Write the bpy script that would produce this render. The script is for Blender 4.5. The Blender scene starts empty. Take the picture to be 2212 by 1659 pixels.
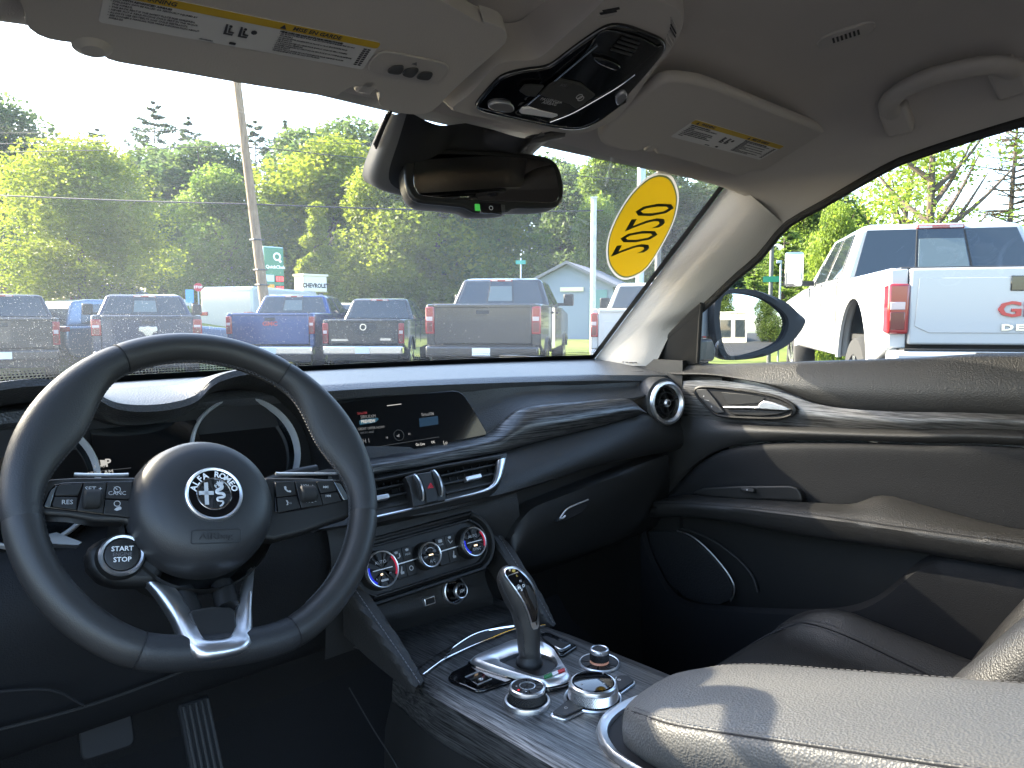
import bpy, bmesh, math, random
from mathutils import Vector, Matrix
from mathutils.geometry import tessellate_polygon
random.seed(7)
V = Vector
R = math.radians
SC = bpy.context.scene
COL = SC.collection

# ---------------------------------------------------------------- camera
CAM_POS = V((-.675, 0, 1.30)); CAM_YAW = R(44); CAM_PITCH = R(-5)
FPX, CX, CY = 1625.0, 1106.0, 829.5
cam_data = bpy.data.cameras.new('camera'); cam = bpy.data.objects.new('camera', cam_data); COL.objects.link(cam)
cam_data.lens = FPX / 2212 * 36; cam_data.sensor_width = 36; cam_data.clip_start = .02; cam_data.clip_end = 4000
cam.location = CAM_POS; cam.rotation_euler = (R(90) + CAM_PITCH, 0, -CAM_YAW)
SC.camera = cam

# ---------------------------------------------------------------- sky, sun, exposure
SUN_AZ, SUN_EL = -24.0, 29.0          # degrees; azimuth counted from the car's heading (+Y) to the right
world = bpy.data.worlds.new('World'); SC.world = world; world.use_nodes = True
wn = world.node_tree; bgn = wn.nodes['Background']
sky = wn.nodes.new('ShaderNodeTexSky'); sky.sky_type = 'NISHITA'; sky.sun_disc = False
sky.sun_elevation = R(SUN_EL); sky.sun_rotation = R(SUN_AZ); sky.air_density = 1.0; sky.dust_density = 1.6; sky.ozone_density = 1.0
wn.links.new(sky.outputs[0], bgn.inputs[0]); bgn.inputs[1].default_value = .15
sun_data = bpy.data.lights.new('sun', 'SUN'); sun = bpy.data.objects.new('sun', sun_data); COL.objects.link(sun)
sun_data.energy = 4.6; sun_data.angle = R(.8); sun_data.color = (1, .89, .71)
sd = V((math.sin(R(SUN_AZ)) * math.cos(R(SUN_EL)), math.cos(R(SUN_AZ)) * math.cos(R(SUN_EL)), math.sin(R(SUN_EL))))
sun.rotation_euler = (-sd).to_track_quat('-Z', 'Y').to_euler()
SC.view_settings.view_transform = 'Standard'; SC.view_settings.look = 'None'; SC.view_settings.gamma = 1
SC.view_settings.exposure = 3.0
cy = SC.cycles
cy.max_bounces = 8; cy.diffuse_bounces = 4; cy.glossy_bounces = 4; cy.transparent_max_bounces = 24; cy.transmission_bounces = 8
cy.sample_clamp_indirect = 6; cy.use_denoising = True; cy.caustics_reflective = False; cy.caustics_refractive = False

# ---------------------------------------------------------------- measuring: a point of the photograph (in a 2212 px wide copy) put on a real plane of the car
_f = V((math.sin(CAM_YAW) * math.cos(CAM_PITCH), math.cos(CAM_YAW) * math.cos(CAM_PITCH), math.sin(CAM_PITCH)))
_r = V((math.cos(CAM_YAW), -math.sin(CAM_YAW), 0)); _u = _r.cross(_f)
def ray(u, v): return _f + _r * ((u - CX) / FPX) - _u * ((v - CY) / FPX)
def P(uv, n, o):
    d = ray(*uv); n = V(n); return CAM_POS + d * ((V(o) - CAM_POS).dot(n) / d.dot(n))
def PX(uv, x): return P(uv, (1, 0, 0), (x, 0, 0))
def PY(uv, y): return P(uv, (0, 1, 0), (0, y, 0))
def PZ(uv, z): return P(uv, (0, 0, 1), (0, 0, z))
def zm(u0, v0, s): return lambda x, y: (u0 + s * x, v0 + s * y)
Z1 = zm(0, 0, .5); Z2 = zm(987.5, 0, .5536); Z3 = zm(0, 438.9, .372); Z4 = zm(603.5, 329.2, .4216); Z5 = zm(1426.4, 246.9, .3552)
Z6 = zm(0, 685.8, .372); Z7 = zm(0, 1097.2, .4216); Z8 = zm(658.3, 768.1, .3968); Y1 = zm(1316.7, 740.6, .4048); Y2 = zm(768, 1152.1, .3472)
Y3 = zm(1316.7, 1206.9, .4048); Y4 = zm(54.9, 1014.9, .3348); Y5 = zm(713.2, 822.9, .1819); Y6 = zm(768, 1097.2, .1488); Y7 = zm(932.6, 1206.9, .248); Y8 = zm(987.5, 27.4, .248)

class Frame:
    def __init__(s, o, x, y, n=None):
        s.o = V(o); s.x = V(x).normalized(); s.y = V(y)
        s.n = V(n).normalized() if n else s.x.cross(s.y).normalized()
        s.y = s.n.cross(s.x).normalized()
    def __call__(s, a, b, c=0): return s.o + s.x * a + s.y * b + s.n * c
    def uv(s, uv, h=0):
        p = P(uv, s.n, s.o + s.n * h) - s.o; return (p.dot(s.x), p.dot(s.y))
    def at(s, uv, h=0): return P(uv, s.n, s.o + s.n * h)
    def off(s, h): return Frame(s.o + s.n * h, s.x, s.y, s.n)
    def moved(s, a, b, c=0, rot=0):
        return Frame(s(a, b, c), s.x * math.cos(rot) + s.y * math.sin(rot), s.y * math.cos(rot) - s.x * math.sin(rot), s.n)

# ---------------------------------------------------------------- objects
def tag(o, label=None, cat=None, group=None, kind=None):
    if label: o['label'] = label
    if cat: o['category'] = cat
    if group: o['group'] = group
    if kind: o['kind'] = kind
    return o
def empty(name, loc=(0, 0, 0), label=None, cat=None, group=None, rz=0):
    o = bpy.data.objects.new(name, None); COL.objects.link(o); o.location = loc; o.rotation_euler[2] = rz; o.empty_display_size = .05
    return tag(o, label, cat, group)
def mworld(q):
    m = Matrix.LocRotScale(q.location, q.rotation_euler, q.scale)
    return mworld(q.parent) @ q.matrix_parent_inverse @ m if q.parent else m
def sub_empty(name, loc, parent):
    o = empty(name, loc); o.parent = parent; o.matrix_parent_inverse = mworld(parent).inverted(); return o
def link(name, me, mat=None, parent=None, world_space=True):
    o = bpy.data.objects.new(name, me); COL.objects.link(o)
    if mat and not me.materials: me.materials.append(mat)
    if parent is not None:
        o.parent = parent
        if world_space: o.matrix_parent_inverse = mworld(parent).inverted()
    return o
def mk(name, vs, fs, mat, parent=None, smooth=True, bevel=0, sub=0, solid=0, ws=True, segs=2, angle=40):
    me = bpy.data.meshes.new(name); me.from_pydata([tuple(v) for v in vs], [], fs); me.update()
    bm = bmesh.new(); bm.from_mesh(me); bmesh.ops.recalc_face_normals(bm, faces=bm.faces); bm.to_mesh(me); bm.free()
    if smooth:
        for p in me.polygons: p.use_smooth = True
    o = link(name, me, mat, parent, ws)
    fin(o, bevel, sub, solid, segs, angle, smooth)
    return o
def fin(o, bevel=0, sub=0, solid=0, segs=2, angle=40, smooth=True):
    if solid:
        m = o.modifiers.new('solid', 'SOLIDIFY'); m.thickness = abs(solid); m.offset = -1 if solid > 0 else 1
    if bevel:
        m = o.modifiers.new('bevel', 'BEVEL'); m.width = bevel; m.segments = segs; m.limit_method = 'ANGLE'; m.angle_limit = R(35); m.harden_normals = False
    if sub:
        m = o.modifiers.new('sub', 'SUBSURF'); m.levels = sub; m.render_levels = sub
    if smooth and not sub:
        try: o.data.set_sharp_from_angle(angle=R(angle))
        except Exception: pass
def crom(pts, n, closed=False):
    """n points along a Catmull-Rom curve through pts, evenly by arc length"""
    pts = [V(p) for p in pts]; k = len(pts)
    if k == 2 and not closed: return [pts[0].lerp(pts[1], i / (n - 1)) for i in range(n)]
    dense = []; segs = k if closed else k - 1
    for i in range(segs):
        g = (lambda j: pts[j % k]) if closed else (lambda j: pts[min(max(j, 0), k - 1)])
        a, b, c, d = g(i - 1), g(i), g(i + 1), g(i + 2)
        if not closed:
            if i == 0: a = b * 2 - c
            if i == segs - 1: d = c * 2 - b
        for j in range(16):
            t = j / 16
            dense.append(.5 * ((2 * b) + (c - a) * t + (2 * a - 5 * b + 4 * c - d) * t * t + (3 * b - a - 3 * c + d) * t ** 3))
    dense.append(pts[0] if closed else pts[-1])
    L = [0]
    for i in range(1, len(dense)): L.append(L[-1] + (dense[i] - dense[i - 1]).length)
    out = []; j = 0; m = n if closed else n - 1
    for i in range(n):
        s = L[-1] * i / m
        while j < len(L) - 2 and L[j + 1] < s: j += 1
        w = (s - L[j]) / max(L[j + 1] - L[j], 1e-9); out.append(dense[j].lerp(dense[j + 1], min(max(w, 0), 1)))
    return out
def loft(name, curves, mat, parent=None, n=40, m=0, smooth=True, closed=False, solid=0, sub=0, bevel=0, angle=40):
    """surface through several 3D curves; m > 0 adds m-1 smooth rows between neighbours"""
    rows = [crom(c, n, closed) for c in curves]
    if m > 1:
        cols = [crom([r[i] for r in rows], (len(rows) - 1) * m + 1) for i in range(n)]
        rows = [[c[j] for c in cols] for j in range((len(rows) - 1) * m + 1)]
    vs = [p for r in rows for p in r]; fs = []
    w = n if closed else n - 1
    for j in range(len(rows) - 1):
        for i in range(w):
            i2 = (i + 1) % n; fs.append((j * n + i, j * n + i2, (j + 1) * n + i2, (j + 1) * n + i))
    return mk(name, vs, fs, mat, parent, smooth, bevel, sub, solid, angle=angle)
def tube(name, pts, r, mat, parent=None, n=40, seg=10, closed=False, flat=1.0, nrm=None, caps=True):
    c = crom(pts, n, closed) if n else [V(p) for p in pts]; n = len(c)
    vs = []; fs = []; prev = V(nrm) if nrm else None
    for i, p in enumerate(c):
        t = ((c[(i + 1) % n] - c[i - 1]) if closed else (c[min(i + 1, n - 1)] - c[max(i - 1, 0)])).normalized()
        if prev is None: prev = V((0, 0, 1)) if abs(t.z) < .9 else V((1, 0, 0))
        a = (prev - t * prev.dot(t)).normalized(); b = t.cross(a)
        if not nrm: prev = a
        rr = r(i / max(n - 1, 1)) if callable(r) else r
        for k in range(seg):
            q = 2 * math.pi * k / seg; vs.append(p + a * (math.cos(q) * rr * flat) + b * (math.sin(q) * rr))
    for i in range(n if closed else n - 1):
        for k in range(seg):
            j = (i + 1) % n; l = (k + 1) % seg; fs.append((i * seg + k, i * seg + l, j * seg + l, j * seg + k))
    if caps and not closed:
        fs.append(tuple(range(seg))); fs.append(tuple((n - 1) * seg + k for k in range(seg)))
    return mk(name, vs, fs, mat, parent)
def prism(name, pts, off, mat, parent=None, bevel=0, smooth=True, segs=2, ws=True):
    """planar (or nearly planar) outline of 3D points given thickness along the vector off"""
    pts = [V(p) for p in pts]; n = len(pts); off = V(off)
    tri = tessellate_polygon([pts]); vs = pts + [p + off for p in pts]
    if bevel:
        fs = [tuple(range(n)), tuple(range(2 * n - 1, n - 1, -1))]
    else:
        fs = [tuple(t) for t in tri] + [tuple(i + n for i in reversed(t)) for t in tri]
    for i in range(n): fs.append((i, (i + 1) % n, (i + 1) % n + n, i + n))
    return mk(name, vs, fs, mat, parent, smooth, bevel, ws=ws, segs=segs)
def lathe(name, fr, prof, mat, parent=None, seg=40, smooth=True, a0=0, a1=2 * math.pi, sx=1, sy=1, angle=30):
    """profile [(radius, height)] turned about fr.n"""
    vs = []; fs = []; full = abs(a1 - a0 - 2 * math.pi) < 1e-6; m = seg if full else seg + 1; k = len(prof)
    for i in range(m):
        q = a0 + (a1 - a0) * i / seg
        for (r, h) in prof: vs.append(fr(r * math.cos(q) * sx, r * math.sin(q) * sy, h))
    for i in range(seg):
        j = (i + 1) % m
        for l in range(k - 1):
            if prof[l][0] < 1e-6: fs.append((i * k + l, i * k + l + 1, j * k + l + 1))
            elif prof[l + 1][0] < 1e-6: fs.append((i * k + l, i * k + l + 1, j * k + l))
            else: fs.append((i * k + l, i * k + l + 1, j * k + l + 1, j * k + l))
    o = mk(name, vs, fs, mat, parent, smooth, angle=angle)
    bm = bmesh.new(); bm.from_mesh(o.data); bmesh.ops.remove_doubles(bm, verts=bm.verts, dist=1e-6); bm.to_mesh(o.data); bm.free()
    return o
def boxf(name, fr, a0, a1, b0, b1, c0, c1, mat, parent=None, bevel=0, segs=2, ws=True):
    vs = [fr(a, b, c) for c in (c0, c1) for (a, b) in ((a0, b0), (a1, b0), (a1, b1), (a0, b1))]
    fs = [(3, 2, 1, 0), (4, 5, 6, 7), (0, 1, 5, 4), (1, 2, 6, 5), (2, 3, 7, 6), (3, 0, 4, 7)]
    return mk(name, vs, fs, mat, parent, True, bevel, ws=ws, segs=segs)
WORLD = Frame((0, 0, 0), (1, 0, 0), (0, 1, 0), (0, 0, 1))
def rrect(a0, a1, b0, b1, r, k=5):
    out = []
    for (cx, cyy, q) in ((a1 - r, b1 - r, 0), (a0 + r, b1 - r, 90), (a0 + r, b0 + r, 180), (a1 - r, b0 + r, 270)):
        for i in range(k + 1):
            t = R(q + 90 * i / k); out.append((cx + r * math.cos(t), cyy + r * math.sin(t)))
    return out
def plate(name, fr, pts2, c0, c1, mat, parent=None, bevel=0, segs=2, ws=True):
    return prism(name, [fr(a, b, c0) for a, b in pts2], fr.n * (c1 - c0), mat, parent, bevel, segs=segs, ws=ws)
def smooth2(pts, n, closed=True): return [(p.x, p.y) for p in crom([V((a, b, 0)) for a, b in pts], n, closed)]
_txt = {}
def text(name, s, fr, a, b, size, mat, parent=None, h=.0004, align='CENTER', bold=0, sx=1, shear=0, ext=.0001, ws=True, spacing=1.0):
    cu = bpy.data.curves.new('text', 'FONT'); cu.body = s; cu.size = size; cu.align_x = align; cu.align_y = 'CENTER'
    cu.resolution_u = 2; cu.offset = bold; cu.extrude = ext; cu.shear = shear; cu.space_character = spacing
    ob = bpy.data.objects.new('tmp', cu); me = bpy.data.meshes.new_from_object(ob)
    M = Matrix((( fr.x.x, fr.y.x, fr.n.x, 0), (fr.x.y, fr.y.y, fr.n.y, 0), (fr.x.z, fr.y.z, fr.n.z, 0), (0, 0, 0, 1)))
    me.transform(Matrix.Translation(fr(a, b, h)) @ M @ Matrix.Diagonal((sx, 1, 1, 1)))
    bpy.data.objects.remove(ob); bpy.data.curves.remove(cu); me.name = name
    return link(name, me, mat, parent, ws)
def join(objs):
    """several small meshes of one part become one mesh object (the first)"""
    bm = bmesh.new(); mats = []
    for o in objs:
        me = o.data; idx = []
        for m in me.materials:
            if m not in mats: mats.append(m)
            idx.append(mats.index(m))
        f0 = len(bm.faces); bm.from_mesh(me); bm.faces.ensure_lookup_table()
        for f in bm.faces[f0:]: f.material_index = idx[f.material_index] if idx else 0
    first = objs[0]; bm.to_mesh(first.data); bm.free(); first.data.materials.clear()
    for m in mats: first.data.materials.append(m)
    for o in objs[1:]:
        me = o.data; bpy.data.objects.remove(o); bpy.data.meshes.remove(me)
    return first
def copy_tree(o, parent=None):
    c = o.copy(); COL.objects.link(c); c.parent = parent
    for ch in list(o.children): copy_tree(ch, c)
    return c

# ---------------------------------------------------------------- materials
def mat(name, col, rough=.5, metal=0, spec=.5, bump=None, var=None, coat=0, emit=None, alpha=1, aniso=0, sheen=0):
    """bump = (kind, scale, strength[, (sx,sy,sz)]); var = (scale, amount[, stretch]) varies the colour"""
    m = bpy.data.materials.new(name); m.use_nodes = True; nt = m.node_tree; b = nt.nodes['Principled BSDF']
    b.inputs['Base Color'].default_value = (*col, 1); b.inputs['Roughness'].default_value = rough; b.inputs['Metallic'].default_value = metal
    b.inputs['Specular IOR Level'].default_value = spec; b.inputs['Coat Weight'].default_value = coat; b.inputs['Sheen Weight'].default_value = sheen
    b.inputs['Coat Roughness'].default_value = .04
    if emit: b.inputs['Emission Color'].default_value = (*emit[0], 1); b.inputs['Emission Strength'].default_value = emit[1]
    tc = nt.nodes.new('ShaderNodeTexCoord')
    def mapped(st):
        mp = nt.nodes.new('ShaderNodeMapping'); mp.inputs['Scale'].default_value = st; nt.links.new(tc.outputs['Object'], mp.inputs[0]); return mp.outputs[0]
    if bump:
        kind, sc, st = bump[:3]; vec = mapped(bump[3] if len(bump) > 3 else (1, 1, 1))
        if kind == 'leather':
            t = nt.nodes.new('ShaderNodeTexVoronoi'); t.feature = 'SMOOTH_F1'; t.inputs['Scale'].default_value = sc; t.inputs['Smoothness'].default_value = .4; t.inputs['Randomness'].default_value = 1; out = t.outputs['Distance']
        else:
            t = nt.nodes.new('ShaderNodeTexNoise'); t.inputs['Scale'].default_value = sc; t.inputs['Detail'].default_value = 4; out = t.outputs['Fac']
        nt.links.new(vec, t.inputs['Vector'])
        bp = nt.nodes.new('ShaderNodeBump'); bp.inputs['Strength'].default_value = st; bp.inputs['Distance'].default_value = .001 if kind == 'leather' else .002
        nt.links.new(out, bp.inputs['Height']); nt.links.new(bp.outputs[0], b.inputs['Normal'])
    if var:
        t = nt.nodes.new('ShaderNodeTexNoise'); t.inputs['Scale'].default_value = var[0]; t.inputs['Detail'].default_value = 5; t.inputs['Roughness'].default_value = .6
        nt.links.new(mapped(var[2] if len(var) > 2 else (1, 1, 1)), t.inputs['Vector'])
        mx = nt.nodes.new('ShaderNodeMapRange'); mx.inputs[1].default_value = .3; mx.inputs[2].default_value = .7; mx.inputs[3].default_value = 1 - var[1]; mx.inputs[4].default_value = 1 + var[1]
        nt.links.new(t.outputs['Fac'], mx.inputs[0])
        mu = nt.nodes.new('ShaderNodeMix'); mu.data_type = 'RGBA'; mu.blend_type = 'MULTIPLY'; mu.inputs[0].default_value = 1; mu.inputs[6].default_value = (*col, 1)
        nt.links.new(mx.outputs[0], mu.inputs[7]); nt.links.new(mu.outputs[2], b.inputs['Base Color'])
    return m
def glass(name, tint=(1, 1, 1), veil=0.0, rough=.02, refl=.05, veilcol=(.9, .92, .92)):
    """thin pane: see-through, mirror-like at a slant, with a thin film of dust that scatters light"""
    m = bpy.data.materials.new(name); m.use_nodes = True; nt = m.node_tree; nt.nodes.remove(nt.nodes['Principled BSDF']); out = nt.nodes['Material Output']
    tr = nt.nodes.new('ShaderNodeBsdfTransparent'); tr.inputs[0].default_value = (*tint, 1)
    gl = nt.nodes.new('ShaderNodeBsdfGlossy'); gl.inputs['Roughness'].default_value = rough
    fr = nt.nodes.new('ShaderNodeFresnel'); fr.inputs[0].default_value = 1.45
    mu = nt.nodes.new('ShaderNodeMath'); mu.operation = 'MULTIPLY'; mu.inputs[1].default_value = refl / .034; nt.links.new(fr.outputs[0], mu.inputs[0]); mu.use_clamp = True
    mx = nt.nodes.new('ShaderNodeMixShader'); nt.links.new(mu.outputs[0], mx.inputs[0]); nt.links.new(tr.outputs[0], mx.inputs[1]); nt.links.new(gl.outputs[0], mx.inputs[2])
    last = mx
    if veil:
        tl = nt.nodes.new('ShaderNodeBsdfTranslucent'); tl.inputs[0].default_value = (*veilcol, 1)
        m2 = nt.nodes.new('ShaderNodeMixShader'); m2.inputs[0].default_value = veil; nt.links.new(mx.outputs[0], m2.inputs[1]); nt.links.new(tl.outputs[0], m2.inputs[2]); last = m2
    nt.links.new(last.outputs[0], out.inputs[0])
    return m
def brushed(name, dark, light, stretch, scale=1.0, rough=.38, metal=.6):
    """streaky brushed trim: fine lines drawn out along one axis"""
    m = bpy.data.materials.new(name); m.use_nodes = True; nt = m.node_tree; b = nt.nodes['Principled BSDF']
    tc = nt.nodes.new('ShaderNodeTexCoord'); mp = nt.nodes.new('ShaderNodeMapping'); mp.inputs['Scale'].default_value = stretch; nt.links.new(tc.outputs['Object'], mp.inputs[0])
    t = nt.nodes.new('ShaderNodeTexNoise'); t.inputs['Scale'].default_value = scale; t.inputs['Detail'].default_value = 6; t.inputs['Roughness'].default_value = .7; nt.links.new(mp.outputs[0], t.inputs[0])
    cr = nt.nodes.new('ShaderNodeValToRGB'); cr.color_ramp.elements[0].position = .38; cr.color_ramp.elements[1].position = .66
    cr.color_ramp.elements[0].color = (*dark, 1); cr.color_ramp.elements[1].color = (*light, 1); nt.links.new(t.outputs[0], cr.inputs[0]); nt.links.new(cr.outputs[0], b.inputs['Base Color'])
    b.inputs['Metallic'].default_value = metal; b.inputs['Roughness'].default_value = rough
    bp = nt.nodes.new('ShaderNodeBump'); bp.inputs['Strength'].default_value = .3; bp.inputs['Distance'].default_value = .0006; nt.links.new(t.outputs[0], bp.inputs['Height']); nt.links.new(bp.outputs[0], b.inputs['Normal'])
    return m
M = {}
M['dash'] = mat('dash_leather', (.033, .0325, .032), .46, bump=('leather', 420, .55))
M['dashtop_glare'] = mat('dash_top_glare', (.055, .057, .060), .4, spec=.75, bump=('leather', 380, .8))  # lighter, shinier copy of the dash leather: sun glare put into the colour
M['soft'] = mat('soft_plastic', (.0175, .0172, .0168), .52, bump=('leather', 600, .3))
M['insert'] = mat('door_insert', (.0145, .015, .0165), .62, spec=.2, bump=('leather', 600, .3))
M['plastic'] = mat('black_plastic', (.0120, .0118, .0115), .5, bump=('noise', 900, .12))
M['dark'] = mat('deep_black', (.006, .006, .007), .7)
M['leather'] = mat('wheel_leather', (.027, .0262, .0255), .45, bump=('leather', 900, .12))
M['seat'] = mat('seat_leather', (.025, .0243, .0236), .46, bump=('leather', 520, .45), var=(30, .12))
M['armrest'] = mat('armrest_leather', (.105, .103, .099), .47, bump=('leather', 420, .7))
M['stitch'] = mat('grey_thread', (.16, .16, .17), .8)
M['dstitch'] = mat('dark_thread', (.06, .06, .064), .8)
M['liner'] = mat('headliner_fabric', (.48, .452, .424), .95, spec=.15, bump=('noise', 700, .25), var=(3, .04))
M['visor'] = mat('visor_vinyl', (.48, .452, .422), .8, spec=.25, bump=('noise', 500, .15))
M['pillar'] = mat('pillar_fabric', (.47, .445, .415), .9, spec=.2, bump=('noise', 420, .45))
M['handle'] = mat('beige_plastic', (.41, .385, .36), .55, bump=('noise', 500, .08))
M['satin'] = mat('satin_aluminium', (.80, .81, .83), .33, metal=1, bump=('noise', 300, .03))
M['chrome'] = mat('chrome', (.9, .9, .9), .08, metal=1)
M['gloss'] = mat('piano_black', (.004, .004, .005), .07, coat=.6)
M['screen'] = mat('display_glass', (.004, .005, .006), .1, coat=.4)
M['rubber'] = mat('rubber', (.012, .012, .012), .75)
M['white'] = mat('white_print', (.78, .78, .78), .6)
M['grey'] = mat('grey_print', (.42, .42, .43), .6)
M['dim'] = mat('faint_print', (.13, .13, .14), .6)
M['trim'] = brushed('brushed_dark_trim', (.016, .016, .016), (.20, .195, .19), (14, 14, 520), rough=.36, metal=.65)
M['trim_console'] = brushed('brushed_console_trim', (.015, .015, .015), (.20, .196, .19), (520, 16, 520), rough=.36, metal=.65)
M['trim_door'] = brushed('brushed_door_trim', (.022, .022, .022), (.215, .21, .205), (20, 14, 520), rough=.4, metal=.6)
M['carpet'] = mat('carpet', (.010, .010, .011), .95, bump=('noise', 400, .6))
M['yellow'] = mat('yellow_print', (.55, .36, .02), .6)
M['paper'] = mat('white_label', (.60, .60, .59), .5)
M['ink'] = mat('label_ink', (.03, .03, .035), .6)

# ================================================================ the car's shell: roof lining, pillars, glass
def wy(x, z): return 1.25 - (z - 1.21) * 1.4 - .2 * x * x          # the windscreen: how far forward it stands
def WS(uv, off=0):
    d = ray(*uv); lo, hi = .05, 4.0
    for _ in range(50):
        t = (lo + hi) / 2; p = CAM_POS + d * t
        if p.y > wy(p.x, p.z) - off: hi = t
        else: lo = t
    return CAM_POS + d * lo
DN, DO = (1, 0, .42), (.72, 0, 1.21)                                # the door opening leans in towards the roof
def PD(uv): return P(uv, DN, DO)
wtop = [(.705, .975, 1.245), *[PD(Z5(*p)) for p in ((240, 1170), (430, 990), (590, 850), (745, 665), (1000, 515), (1300, 340), (1500, 245), (2212, 20))]]
wtop = [V(p) for p in wtop] + [V((.562, .1, 1.588)), V((.565, -.35, 1.59)), V((.58, -1.0, 1.57))]
def zc(y):                                                           # roof lining height on the centre line
    k = [(.80, 1.527), (.70, 1.552), (.60, 1.592), (.50, 1.628), (.40, 1.655), (.28, 1.675), (.1, 1.69), (-.4, 1.695), (-1.2, 1.66)]
    for (y1, z1), (y0, z0) in zip(k, k[1:]):
        if y >= y0: return z0 + (z1 - z0) * (y - y0) / (y1 - y0)
    return k[-1][1]
def side_at(y):                                                      # edge of the lining above the side windows
    for a, b in zip(wtop, wtop[1:]):
        if a.y >= y >= b.y: return a.lerp(b, (a.y - y) / (a.y - b.y))
    return wtop[-1]
rows = []
seamB = side_at(.641)
sides = [V((.545, .735, 1.540)), V((.575, .705, 1.522)), V((.60, .672, 1.495))] + [side_at(y) for y in (.641, .60, .55, .50, .45, .40, .34, .28, .2, .1, 0, -.2, -.5, -1.0)]
cen = [(.79, 1.553), (.76, 1.558), (.72, 1.568), (.68, 1.580), (.64, 1.592), (.585, 1.612), (.53, 1.630), (.47, 1.646), (.41, 1.660), (.345, 1.672), (.28, 1.68), (.2, 1.688), (.1, 1.692), (0, 1.695), (-.2, 1.698), (-.5, 1.69), (-1.0, 1.66)]
for k, ((yc, zcen), s) in enumerate(zip(cen, sides)):
    row = []; w5 = max(0, min(1, (k - 0) / 3))
    for i in range(57):
        t = -1 + 2 * i / 56; a = abs(t); a = 1 - (1 - a) ** 1.25; t = math.copysign(a, t)
        prof = (a ** 9 * .72 + a ** 3 * .28) * w5 + a ** 2 * (1 - w5)
        row.append(V((t * s.x, yc + (s.y - yc) * a ** 2, zcen - (zcen - s.z) * prof)))
    rows.append(row)
n = 57
vs = [p for r in rows for p in r]; fs = [(j * n + i, j * n + i + 1, (j + 1) * n + i + 1, (j + 1) * n + i) for j in range(len(rows) - 1) for i in range(n - 1)]
headliner = mk('headliner', vs, fs, M['liner'], smooth=True)
tag(headliner, 'pale beige fabric roof lining curving over the whole cabin', kind='structure')
# metal roof above it, and the header that carries the mirror
vs = [V((p.x * 1.09, p.y + (.03 if j == 0 else 0), p.z + .045)) for j, r in enumerate(rows) for p in r]
M['body'] = mat('silver_paint', (.55, .56, .58), .3, metal=.6, coat=.6)
roof = mk('roof_panel', vs, fs, M['body'], smooth=True); tag(roof, 'silver metal roof skin above the roof lining', kind='structure')

# windscreen pane
M['wind'] = glass('windscreen_glass', (.97, .99, .975), veil=.026, refl=.0025, veilcol=(.80, .90, 1.0))
vs, fs = [], []; nx, nz = 30, 16
for j in range(nz + 1):
    z = 1.195 + (1.60 - 1.195) * j / nz; hw = .72 - (z - 1.21) * .46
    for i in range(nx + 1):
        x = -hw + 2 * hw * i / nx; vs.append(V((x, wy(x, z), z)))
fs = [(j * (nx + 1) + i, j * (nx + 1) + i + 1, (j + 1) * (nx + 1) + i + 1, (j + 1) * (nx + 1) + i) for j in range(nz) for i in range(nx)]
windscreen = mk('windscreen', vs, fs, M['wind']); tag(windscreen, 'wide raked windscreen pane speckled with dust above the dashboard', 'windscreen')
# black printed border with its dotted edge
M['frit'] = mat('black_enamel', (.006, .006, .006), .35)
def wpt(x, z, off=.004): return V((x, wy(x, z) - off, z))
def edge_x(z): return .71 - (z - 1.21) * .46
fr_pts = [[wpt(-.70 + 1.4 * i / 40, zz) for i in range(41)] for zz in (1.196, 1.214)]
o = loft('black_border', fr_pts, M['frit'], windscreen, n=60, smooth=True)
for s in (-1, 1):
    loft('black_border', [[wpt(s * edge_x(z), z) for z in (1.2, 1.3, 1.4, 1.5, 1.58)], [wpt(s * (edge_x(z) - .014), z) for z in (1.2, 1.3, 1.4, 1.5, 1.58)]], M['frit'], windscreen, n=30)
vs, fs = [], []
for r_ in range(4):
    z = 1.2165 + r_ * .0042; sz = .0019 - r_ * .0004
    for i in range(280):
        x = -.69 + 1.38 * (i + .5 * (r_ % 2)) / 280; k = len(vs)
        vs += [wpt(x - sz, z - sz * .7), wpt(x + sz, z - sz * .7), wpt(x + sz, z + sz * .7), wpt(x - sz, z + sz * .7)]; fs.append((k, k + 1, k + 2, k + 3))
o = mk('border_dots', vs, fs, M['frit'], windscreen, smooth=False); o['kind'] = 'stuff'
# dust specks on the glass
M['dust'] = mat('dust_speck', (.75, .72, .62), .9, spec=.1)
nt = M['dust'].node_tree; tl = nt.nodes.new('ShaderNodeBsdfTranslucent'); tl.inputs[0].default_value = (.42, .41, .38, 1); mx = nt.nodes.new('ShaderNodeMixShader'); mx.inputs[0].default_value = .45
nt.links.new(nt.nodes['Principled BSDF'].outputs[0], mx.inputs[1]); nt.links.new(tl.outputs[0], mx.inputs[2]); nt.links.new(mx.outputs[0], nt.nodes['Material Output'].inputs[0])
vs, fs = [], []; rd = random.Random(3)
for i in range(5000):
    x = rd.triangular(-.7, .45, -.5); z = 1.225 + abs(rd.gauss(0, .085)); 
    if z > 1.5 or abs(x) > edge_x(z) - .02: continue
    s = rd.uniform(.0002, .00042) * (1.25 if rd.random() < .15 else .85); k = len(vs); q = rd.random() * 6
    for a in range(5): vs.append(wpt(x + s * math.cos(q + a * 1.257), z + s * .8 * math.sin(q + a * 1.257), .002))
    fs.append((k, k + 1, k + 2, k + 3, k + 4))
o = mk('dust', vs, fs, M['dust'], windscreen, smooth=False); o['kind'] = 'stuff'

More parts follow.
